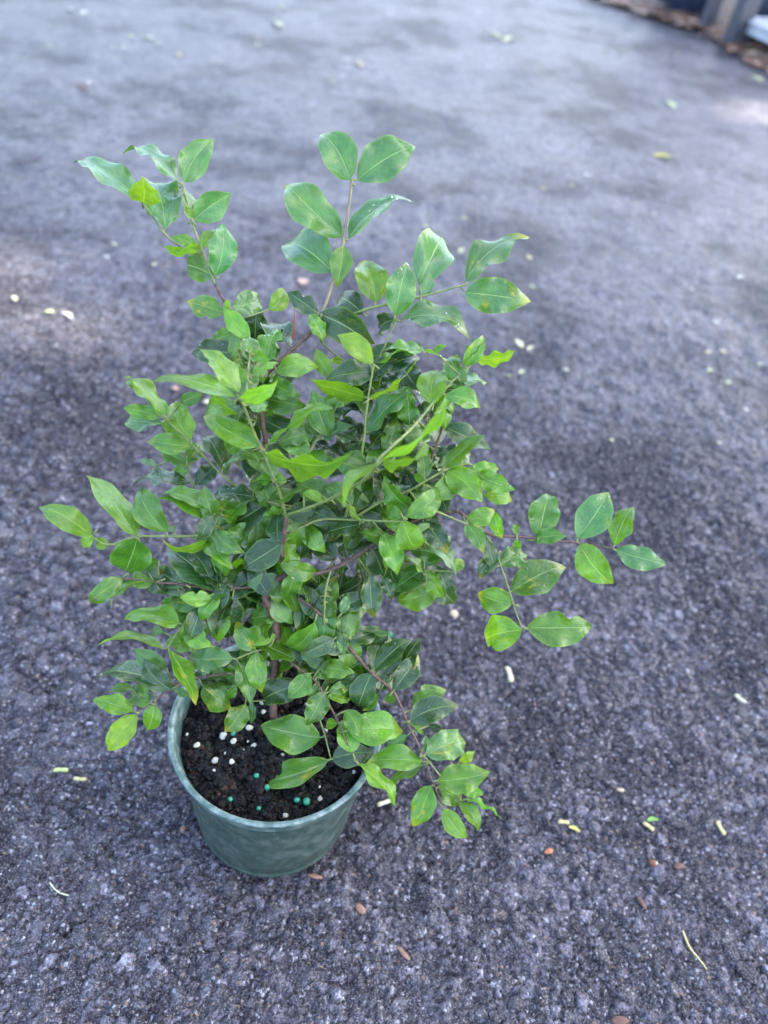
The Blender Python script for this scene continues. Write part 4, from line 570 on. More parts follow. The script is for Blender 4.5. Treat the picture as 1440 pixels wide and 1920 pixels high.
    (9, -3.04, 6.39, 27.83, -4.03, 9.74, 25.84, -4.36, 8.02, 24.70, -0.16, -0.53, 0.84, 1.05, 1, 0),
    (14, 5.77, 7.62, 24.14, 5.49, 8.48, 23.33, 5.80, 7.20, 21.59, -0.03, -0.81, 0.59, 1.09, 1, 0),
    (8, -0.76, 3.19, 23.07, -1.64, 5.22, 20.17, -3.93, 4.54, 19.30, -0.12, -0.60, 0.79, 1.27, 0, 0),
    (10, 3.87, 2.78, 27.85, 3.66, 8.14, 23.47, 5.78, 8.96, 23.51, 0.02, -0.10, 0.99, 1.14, 1, 0),
    (15, 2.38, 4.07, 21.82, 2.48, 5.10, 21.26, 4.45, 4.70, 20.36, 0.20, -0.65, 0.73, 1.10, 0, 0),
    (1, -2.88, 7.56, 25.31, -3.65, 9.26, 23.49, -1.66, 9.26, 22.20, 0.35, -0.77, 0.54, 1.19, 1, 1),
    (16, 2.89, 3.79, 19.66, 2.33, 4.67, 19.02, 2.68, 6.30, 20.09, 0.28, -0.57, 0.78, 0.99, 1, 0),
    (10, 3.24, 1.21, 27.91, 3.32, 6.78, 23.32, 5.27, 6.97, 22.88, 0.23, -0.33, 0.92, 1.00, 0, 0),
    (11, 2.14, 4.37, 22.32, 2.57, 5.47, 21.35, 3.47, 6.71, 22.23, 0.44, -0.71, 0.56, 0.89, 0, 0),
    (16, 3.92, 4.37, 20.52, 3.48, 6.31, 18.31, 3.35, 4.61, 16.57, -0.28, -0.68, 0.68, 1.22, 1, 0),
    (15, 2.79, 4.21, 22.16, 2.90, 5.97, 19.92, 0.67, 5.54, 19.06, -0.33, -0.17, 0.93, 1.21, 0, 1),
    (1, -1.63, 4.35, 19.15, -1.53, 6.07, 16.96, -3.34, 6.59, 17.80, 0.38, -0.17, 0.91, 1.03, 0, 0),
    (1, -0.70, 1.78, 16.25, -0.69, 3.67, 14.84, -3.15, 2.86, 14.20, -0.24, -0.02, 0.97, 1.33, 1, 1),
    (10, 2.99, 1.29, 27.10, 2.80, 6.63, 22.71, 2.45, 4.88, 21.32, 0.46, -0.61, 0.65, 1.13, 1, 0),
    (16, -0.24, 2.64, 18.79, 0.04, 3.85, 16.55, -0.84, 2.67, 15.14, -0.65, -0.33, 0.69, 1.02, 0, 1),
    (32, 5.92, 5.69, 18.96, 5.76, 7.52, 17.81, 6.35, 9.85, 18.57, 0.77, -0.37, 0.53, 1.26, 1, 0),
    (1, -2.20, 6.46, 23.05, -2.94, 8.92, 21.63, -0.62, 7.65, 20.91, 0.36, 0.13, 0.92, 1.37, 0, 1),
    (16, 3.23, 3.98, 19.95, 3.40, 5.19, 18.49, 5.68, 5.27, 18.10, 0.15, -0.67, 0.73, 1.15, 0, 0),
    (28, 6.44, 4.50, 22.76, 6.28, 6.74, 20.79, 6.08, 8.92, 22.16, 0.22, -0.51, 0.83, 1.29, 0, 1),
    (0, -0.98, 1.96, 16.82, -1.46, 3.54, 15.34, 0.17, 4.69, 15.89, 0.41, -0.79, 0.45, 1.04, 0, 1),
    (11, 2.29, 6.93, 26.82, 2.64, 9.62, 25.38, 4.90, 10.10, 25.51, -0.09, 0.14, 0.99, 1.16, 0, 1),
    (15, 6.28, 5.53, 24.50, 6.64, 7.27, 22.72, 4.42, 8.89, 22.69, 0.07, 0.12, 0.99, 1.38, 1, 0),
    (10, 4.37, 4.33, 27.44, 3.98, 7.47, 25.34, 2.19, 8.08, 26.68, 0.49, -0.34, 0.80, 1.15, 0, 0),
    (15, 5.37, 5.05, 23.93, 5.46, 6.44, 22.13, 6.65, 8.31, 22.63, 0.00, -0.25, 0.97, 1.14, 0, 0),
    (16, 3.75, 4.27, 20.38, 4.09, 5.91, 18.50, 2.40, 5.16, 18.24, -0.06, -0.20, 0.98, 0.94, 0, 0),
    (11, 2.30, 7.78, 27.89, 2.42, 8.51, 27.19, 0.19, 7.63, 26.95, 0.12, -0.53, 0.84, 1.20, 0, 0),
    (28, 5.16, 4.68, 23.27, 4.72, 6.99, 21.76, 6.69, 8.06, 22.08, -0.07, -0.17, 0.98, 1.13, 1, 1),
    (28, 5.24, 4.65, 23.20, 5.55, 5.59, 22.01, 4.39, 6.75, 23.18, -0.25, -0.80, 0.55, 1.01, 0, 0),
    (34, 0.14, 6.02, 24.44, -0.54, 6.99, 23.35, -0.74, 9.05, 24.42, 0.20, -0.43, 0.88, 1.17, 1, 1),
    (5, -2.52, 8.30, 26.40, -2.83, 10.64, 25.20, -4.71, 11.01, 24.31, -0.45, -0.47, 0.76, 1.05, 0, 0),
    (28, 5.24, 4.65, 23.20, 4.97, 6.18, 21.59, 6.27, 4.39, 20.27, -0.27, -0.69, 0.67, 1.29, 0, 1),
    (10, 3.03, 1.28, 27.24, 2.40, 7.14, 22.30, 2.78, 5.97, 19.83, 0.92, -0.29, 0.28, 1.38, 0, 0),
    (20, -1.98, 2.22, 17.95, -2.62, 3.05, 15.88, -0.64, 4.79, 15.97, 0.21, -0.29, 0.93, 1.32, 0, 0),
    (8, -0.97, 3.30, 23.68, -1.54, 5.33, 22.37, -3.35, 5.74, 23.19, 0.16, -0.70, 0.70, 1.01, 0, 1),
    (1, -1.59, 3.72, 18.66, -2.42, 5.29, 17.60, -3.94, 4.00, 15.79, -0.82, 0.23, 0.53, 1.34, 0, 0),
    (16, 4.67, 4.71, 21.05, 4.19, 6.64, 19.55, 2.73, 8.64, 20.22, -0.28, -0.48, 0.83, 1.28, 0, 0),
    (10, 3.33, 1.18, 28.17, 2.80, 7.07, 23.18, 4.72, 8.28, 22.76, 0.53, -0.64, 0.56, 1.15, 1, 0),
    (16, 0.55, 2.83, 18.82, 0.02, 4.27, 16.14, -2.10, 5.67, 16.93, -0.40, -0.82, 0.40, 1.33, 1, 1),
    (33, 1.65, 2.53, 18.11, 1.99, 3.25, 16.73, 2.10, 4.80, 18.48, 0.95, -0.27, 0.17, 1.17, 0, 0),
    (7, -0.55, 2.89, 21.38, -1.02, 5.08, 19.84, 0.69, 4.34, 18.26, 0.31, -0.69, 0.65, 1.22, 0, 0),
    (8, -1.65, 3.64, 25.13, -2.65, 6.07, 22.63, -0.84, 7.19, 22.56, 0.34, -0.50, 0.80, 1.06, 0, 0),
    (32, 5.22, 5.30, 19.80, 5.47, 5.82, 18.58, 7.55, 5.50, 18.68, -0.14, -0.63, 0.76, 1.06, 1, 1),
    (35, 3.19, 3.32, 22.67, 3.40, 4.82, 20.56, 4.43, 3.09, 19.17, 0.80, -0.01, 0.60, 1.22, 1, 0),
    (5, -1.75, 8.97, 27.15, -1.59, 10.47, 25.85, -2.06, 8.88, 24.88, 0.08, -0.53, 0.84, 0.96, 0, 0),
    (1, -1.40, 2.45, 18.03, -1.76, 4.21, 16.80, 0.36, 3.33, 15.30, 0.21, -0.68, 0.70, 1.37, 0, 0),
    (15, 5.55, 5.14, 24.05, 5.44, 6.95, 22.58, 6.50, 5.96, 20.64, 0.51, -0.62, 0.59, 1.21, 1, 0),
    (13, 2.50, 9.07, 27.66, 2.58, 11.73, 26.00, 2.25, 10.12, 24.95, 0.30, -0.56, 0.77, 0.98, 0, 0),
    (1, -2.35, 6.68, 23.59, -3.00, 8.87, 21.40, -0.57, 9.25, 20.81, 0.27, -0.30, 0.91, 1.27, 0, 1),
    (16, 4.26, 4.56, 20.81, 3.70, 5.18, 20.15, 4.12, 7.07, 21.56, 0.33, -0.61, 0.72, 1.19, 1, 0),
    (10, 1.48, 2.25, 24.67, 1.64, 4.79, 21.77, -0.60, 5.48, 22.19, -0.07, -0.67, 0.74, 1.19, 1, 1),
    (32, 6.18, 5.53, 18.49, 6.13, 7.00, 17.77, 4.78, 8.59, 18.26, 0.12, -0.20, 0.97, 1.07, 1, 0),
    (14, 5.52, 6.02, 22.90, 5.91, 7.60, 21.47, 3.69, 7.20, 21.12, 0.08, -0.85, 0.51, 1.14, 0, 1),
    (7, -0.52, 3.02, 22.21, -0.34, 4.14, 20.66, -2.67, 3.98, 18.94, -0.59, 0.03, 0.80, 1.45, 1, 0),
    (28, 5.62, 4.55, 22.95, 6.11, 6.16, 21.76, 6.16, 4.75, 20.58, 0.47, -0.56, 0.68, 0.92, 0, 0),
    (33, 1.74, 3.18, 18.89, 1.69, 4.59, 17.26, -0.03, 4.45, 15.39, -0.40, -0.81, 0.42, 1.27, 1, 1),
    (10, 3.98, 3.11, 27.76, 3.87, 6.94, 24.79, 2.22, 5.55, 23.68, 0.15, -0.72, 0.68, 1.22, 0, 1),
    (1, -3.01, 7.78, 25.68, -2.96, 8.55, 24.68, -0.71, 8.23, 24.80, -0.14, -0.72, 0.68, 1.14, 1, 0),
    (35, 2.09, 3.38, 22.39, 2.24, 5.92, 20.26, 0.51, 6.20, 20.62, 0.10, -0.48, 0.87, 0.90, 0, 0),
    (31, -3.47, 4.87, 22.12, -3.93, 5.63, 20.66, -4.12, 4.97, 18.65, -0.10, -0.94, 0.32, 1.06, 1, 0),
    (34, 0.37, 6.32, 24.86, 0.01, 8.76, 22.95, 0.69, 10.85, 23.89, 0.15, -0.44, 0.88, 1.19, 1, 0),
    (16, 1.48, 3.15, 18.94, 1.87, 4.35, 18.56, -0.37, 5.43, 18.66, -0.10, -0.31, 0.95, 1.25, 0, 0),
    (19, -1.41, 4.05, 19.99, -2.25, 5.92, 17.44, -0.12, 7.01, 17.20, 0.18, -0.14, 0.97, 1.20, 1, 0),
    (7, -0.55, 2.91, 21.50, -0.96, 4.70, 19.55, -2.84, 6.18, 20.20, 0.24, -0.12, 0.96, 1.24, 0, 0),
    (10, 4.32, 4.12, 27.50, 4.03, 7.98, 24.91, 2.59, 7.75, 23.18, -0.38, -0.82, 0.42, 1.13, 0, 0),
    (35, 0.12, 3.17, 21.59, -0.15, 4.79, 20.22, 0.10, 3.48, 18.93, -0.02, -0.70, 0.71, 0.93, 0, 0),
    (8, -2.31, 3.96, 26.43, -3.00, 7.83, 23.87, -3.60, 6.84, 21.75, -0.16, -0.88, 0.46, 1.21, 0, 0),
    (28, 5.62, 4.55, 22.95, 5.27, 5.52, 22.50, 3.64, 4.80, 21.94, 0.26, -0.89, 0.38, 0.93, 1, 1),
    (15, 4.07, 4.61, 23.11, 4.62, 6.96, 21.26, 2.65, 6.48, 20.16, -0.51, 0.18, 0.84, 1.16, 1, 0),
    (14, 5.87, 8.41, 25.23, 6.06, 10.05, 23.94, 5.14, 11.90, 24.93, 0.09, -0.43, 0.90, 1.14, 0, 0),
    (8, -2.24, 3.93, 26.30, -3.20, 7.09, 24.11, -3.62, 6.21, 21.88, -0.98, 0.09, 0.15, 1.22, 0, 0),
    (1, -2.94, 7.67, 25.49, -3.44, 9.47, 23.96, -5.31, 11.47, 24.70, 0.01, -0.34, 0.94, 1.42, 0, 0),
    (34, -0.19, 5.84, 24.03, -0.88, 8.01, 22.80, -3.10, 8.58, 23.30, -0.02, -0.70, 0.71, 1.17, 0, 0),
    (11, 2.30, 7.78, 27.89, 1.95, 9.65, 26.07, 1.01, 8.87, 23.77, -0.68, -0.57, 0.47, 1.30, 0, 1),
    (7, -0.29, 2.65, 18.96, -0.42, 4.19, 17.68, -2.36, 4.67, 18.09, -0.08, -0.82, 0.57, 1.02, 0, 0),
    (32, 5.68, 5.56, 19.25, 5.29, 7.12, 16.80, 3.00, 6.12, 16.31, 0.02, -0.48, 0.88, 1.27, 0, 0),
    (33, 1.75, 3.28, 19.00, 1.63, 5.44, 17.08, 1.72, 4.58, 14.94, 0.98, -0.17, 0.11, 1.15, 0, 1),
    (1, -1.40, 2.45, 18.03, -1.56, 3.55, 16.50, -2.89, 4.79, 18.19, 0.67, -0.24, 0.71, 1.24, 1, 0),
    (33, 1.65, 2.53, 18.11, 1.52, 4.68, 16.36, 4.16, 4.84, 15.64, 0.25, -0.58, 0.77, 1.37, 0, 0),
    (13, 2.45, 8.94, 27.48, 2.89, 9.92, 26.90, 3.29, 9.10, 24.54, -0.98, -0.17, -0.11, 1.26, 0, 0),
    (8, -2.46, 4.01, 26.79, -3.02, 7.87, 23.66, -4.45, 9.03, 24.50, 0.36, -0.21, 0.91, 1.01, 0, 0),
    (8, -0.71, 3.16, 22.93, -1.61, 5.66, 19.95, 0.23, 6.99, 21.37, 0.17, -0.82, 0.55, 1.34, 0, 0),
    (7, -0.52, 3.00, 22.09, -0.45, 4.63, 20.38, 1.84, 4.55, 19.77, 0.17, -0.66, 0.73, 1.19, 0, 0),
    (31, -1.02, 3.89, 22.14, -0.87, 5.08, 20.83, 1.56, 4.27, 20.62, -0.18, -0.71, 0.68, 1.28, 0, 0),
    (32, 5.45, 5.43, 19.52, 6.13, 6.98, 18.11, 4.93, 9.20, 18.80, 0.12, -0.24, 0.96, 1.31, 0, 1),
    (10, 1.48, 2.25, 24.67, 0.90, 6.08, 20.47, -1.61, 6.42, 20.74, 0.03, -0.51, 0.86, 1.27, 0, 1),
    (11, 2.33, 6.28, 26.00, 1.95, 7.62, 25.59, -0.29, 7.39, 25.47, -0.04, -0.13, 0.99, 1.13, 0, 0),
    (11, 2.30, 7.71, 27.81, 1.76, 10.21, 26.71, 3.86, 10.16, 27.31, -0.22, -0.69, 0.69, 1.09, 0, 1),
    (16, 1.12, 2.99, 18.86, 0.62, 3.43, 17.37, -0.22, 2.08, 16.18, 0.29, -0.73, 0.62, 0.99, 0, 0),
    (32, 6.04, 5.76, 18.82, 6.31, 6.62, 17.66, 5.48, 8.56, 18.44, 0.02, -0.37, 0.93, 1.12, 1, 1),
    (2, -3.46, 8.24, 26.50, -4.31, 10.35, 25.14, -3.17, 9.07, 23.26, 0.01, -0.82, 0.56, 1.27, 0, 0),
    (0, -0.91, 2.37, 18.34, -1.59, 3.25, 17.35, -1.03, 2.26, 14.88, 0.67, -0.62, 0.40, 1.36, 1, 1),
    (34, 0.71, 6.78, 25.57, 0.76, 8.71, 23.78, 2.50, 8.29, 23.78, -0.09, -0.36, 0.93, 0.90, 0, 0),
    (8, -1.16, 3.36, 24.17, -1.69, 5.39, 22.82, -2.20, 4.63, 21.07, -0.92, -0.18, 0.34, 0.99, 0, 0),
    (11, 2.29, 4.96, 23.89, 2.00, 6.42, 22.55, 1.59, 8.97, 23.79, 0.27, -0.39, 0.88, 1.43, 0, 0),
    (16, 5.08, 4.86, 21.30, 5.54, 6.67, 19.10, 3.16, 6.83, 19.56, 0.04, -0.88, 0.48, 1.21, 0, 1),
    (10, 4.54, 4.95, 27.27, 4.40, 8.05, 25.27, 3.51, 9.75, 26.24, -0.24, -0.57, 0.79, 1.08, 0, 0),
    (2, -3.46, 8.24, 26.50, -4.21, 9.08, 25.85, -3.66, 7.62, 23.96, 0.93, -0.11, 0.36, 1.22, 0, 0),
    (32, 6.11, 5.64, 18.66, 5.74, 7.86, 16.57, 2.88, 8.34, 17.01, 0.13, -0.15, 0.98, 1.47, 0, 0),
    (8, -0.66, 3.13, 22.78, -1.38, 5.14, 20.56, -0.55, 7.01, 21.68, -0.02, -0.51, 0.86, 1.16, 0, 1),
    (14, 5.77, 7.62, 24.14, 6.35, 9.79, 22.43, 6.20, 8.05, 20.65, -0.94, -0.21, 0.28, 1.25, 0, 0),
    (10, 1.33, 2.30, 24.50, 0.49, 5.54, 21.93, 2.51, 5.25, 21.02, 0.22, -0.68, 0.70, 1.12, 0, 1),
    (15, 2.38, 4.07, 21.82, 1.90, 5.17, 21.34, 3.32, 6.26, 22.29, 0.15, -0.75, 0.64, 1.01, 1, 0),
    (16, 2.18, 3.47, 19.25, 2.33, 5.35, 17.60, 1.17, 6.51, 18.80, 0.33, -0.50, 0.80, 1.01, 0, 1),
    (16, 0.71, 2.87, 18.82, 1.17, 3.30, 17.86, 0.83, 1.77, 16.34, 0.97, -0.26, 0.04, 1.09, 0, 0),
    (32, 6.38, 5.12, 18.06, 7.18, 7.15, 15.61, 8.73, 6.82, 13.80, 0.27, -0.88, 0.39, 1.20, 0, 1),
    (34, 0.91, 7.06, 26.04, 0.51, 8.45, 24.29, 1.57, 10.66, 24.90, 0.55, -0.46, 0.69, 1.26, 0, 0),
    (8, -0.94, 3.29, 23.60, -1.71, 4.59, 21.51, -3.82, 4.24, 19.74, -0.42, -0.65, 0.63, 1.39, 0, 0),
    (20, -1.58, 2.33, 18.13, -1.65, 3.26, 16.90, -2.91, 2.69, 15.10, -0.64, -0.48, 0.60, 1.14, 1, 0),
    (10, 3.59, 1.97, 28.00, 3.66, 6.89, 24.00, 3.85, 6.53, 21.90, 0.13, -0.97, 0.18, 1.07, 1, 0),
    (1, -1.54, 3.06, 18.41, -1.56, 4.85, 16.64, -3.48, 4.88, 15.29, -0.57, 0.15, 0.81, 1.17, 1, 1),
    (0, -0.53, 2.52, 18.59, -0.92, 3.14, 17.40, -0.66, 4.44, 18.70, 0.53, -0.65, 0.54, 0.93, 0, 0),
    (16, 3.75, 4.27, 20.38, 4.09, 4.76, 19.13, 5.08, 6.46, 19.80, 0.58, -0.57, 0.58, 1.04, 0, 0),
    (10, 3.20, 1.22, 27.77, 3.39, 6.65, 22.72, 1.20, 7.55, 22.68, 0.03, 0.10, 0.99, 1.19, 1, 1),
    (1, -1.57, 3.55, 18.59, -1.67, 4.94, 17.81, -4.06, 5.39, 17.72, -0.07, -0.17, 0.98, 1.22, 1, 0),
    (34, 0.98, 7.15, 26.19, 1.11, 9.59, 24.82, -0.23, 8.31, 23.85, 0.10, -0.66, 0.74, 1.05, 0, 1),
    (10, 4.43, 4.53, 27.38, 4.49, 7.35, 25.46, 2.64, 8.03, 26.21, 0.38, -0.00, 0.93, 1.06, 0, 0),
    (20, -2.46, 2.10, 17.89, -2.99, 2.48, 16.66, -1.80, 3.67, 18.53, 0.48, -0.85, 0.23, 1.26, 0, 1),
    (8, -2.50, 4.02, 26.90, -3.51, 6.99, 25.10, -2.63, 8.30, 26.45, -0.46, -0.47, 0.76, 1.04, 1, 1),
    (1, -1.99, 6.11, 22.24, -2.07, 7.69, 21.59, 0.16, 7.10, 21.18, 0.11, -0.26, 0.96, 1.17, 0, 1),
    (16, 5.89, 5.15, 21.79, 6.21, 7.13, 19.80, 5.69, 8.57, 21.45, -0.38, -0.75, 0.54, 1.13, 0, 0),
    (11, 2.30, 7.24, 27.19, 2.04, 9.42, 25.91, 3.85, 9.39, 26.09, -0.10, -0.34, 0.93, 0.91, 0, 1),
    (24, 1.53, 2.11, 16.91, 1.19, 3.10, 15.63, 2.58, 4.47, 17.15, -0.03, -0.73, 0.68, 1.24, 0, 0),
    (1, -1.53, 2.89, 18.34, -2.02, 4.64, 15.85, -2.00, 3.60, 14.02, -0.62, -0.68, 0.38, 1.05, 1, 0),
    (11, 2.30, 7.17, 27.10, 1.94, 8.74, 25.99, 0.11, 8.12, 24.98, -0.31, -0.45, 0.84, 1.09, 0, 1),
    (33, 1.68, 2.70, 18.35, 2.17, 3.40, 17.04, 3.79, 4.94, 17.70, 0.53, -0.74, 0.42, 1.16, 0, 0),
    (11, 2.00, 3.88, 20.97, 1.52, 4.90, 19.21, 3.11, 6.76, 19.54, 0.07, -0.24, 0.97, 1.24, 0, 0),
    (15, 6.28, 5.53, 24.50, 6.25, 7.59, 22.97, 3.99, 7.04, 22.62, -0.15, -0.02, 0.99, 1.18, 1, 0),
    (13, 2.55, 9.21, 27.83, 2.50, 10.01, 26.94, 4.25, 10.37, 27.41, 0.06, -0.89, 0.46, 0.92, 0, 0),
]
N_PARTS = 300
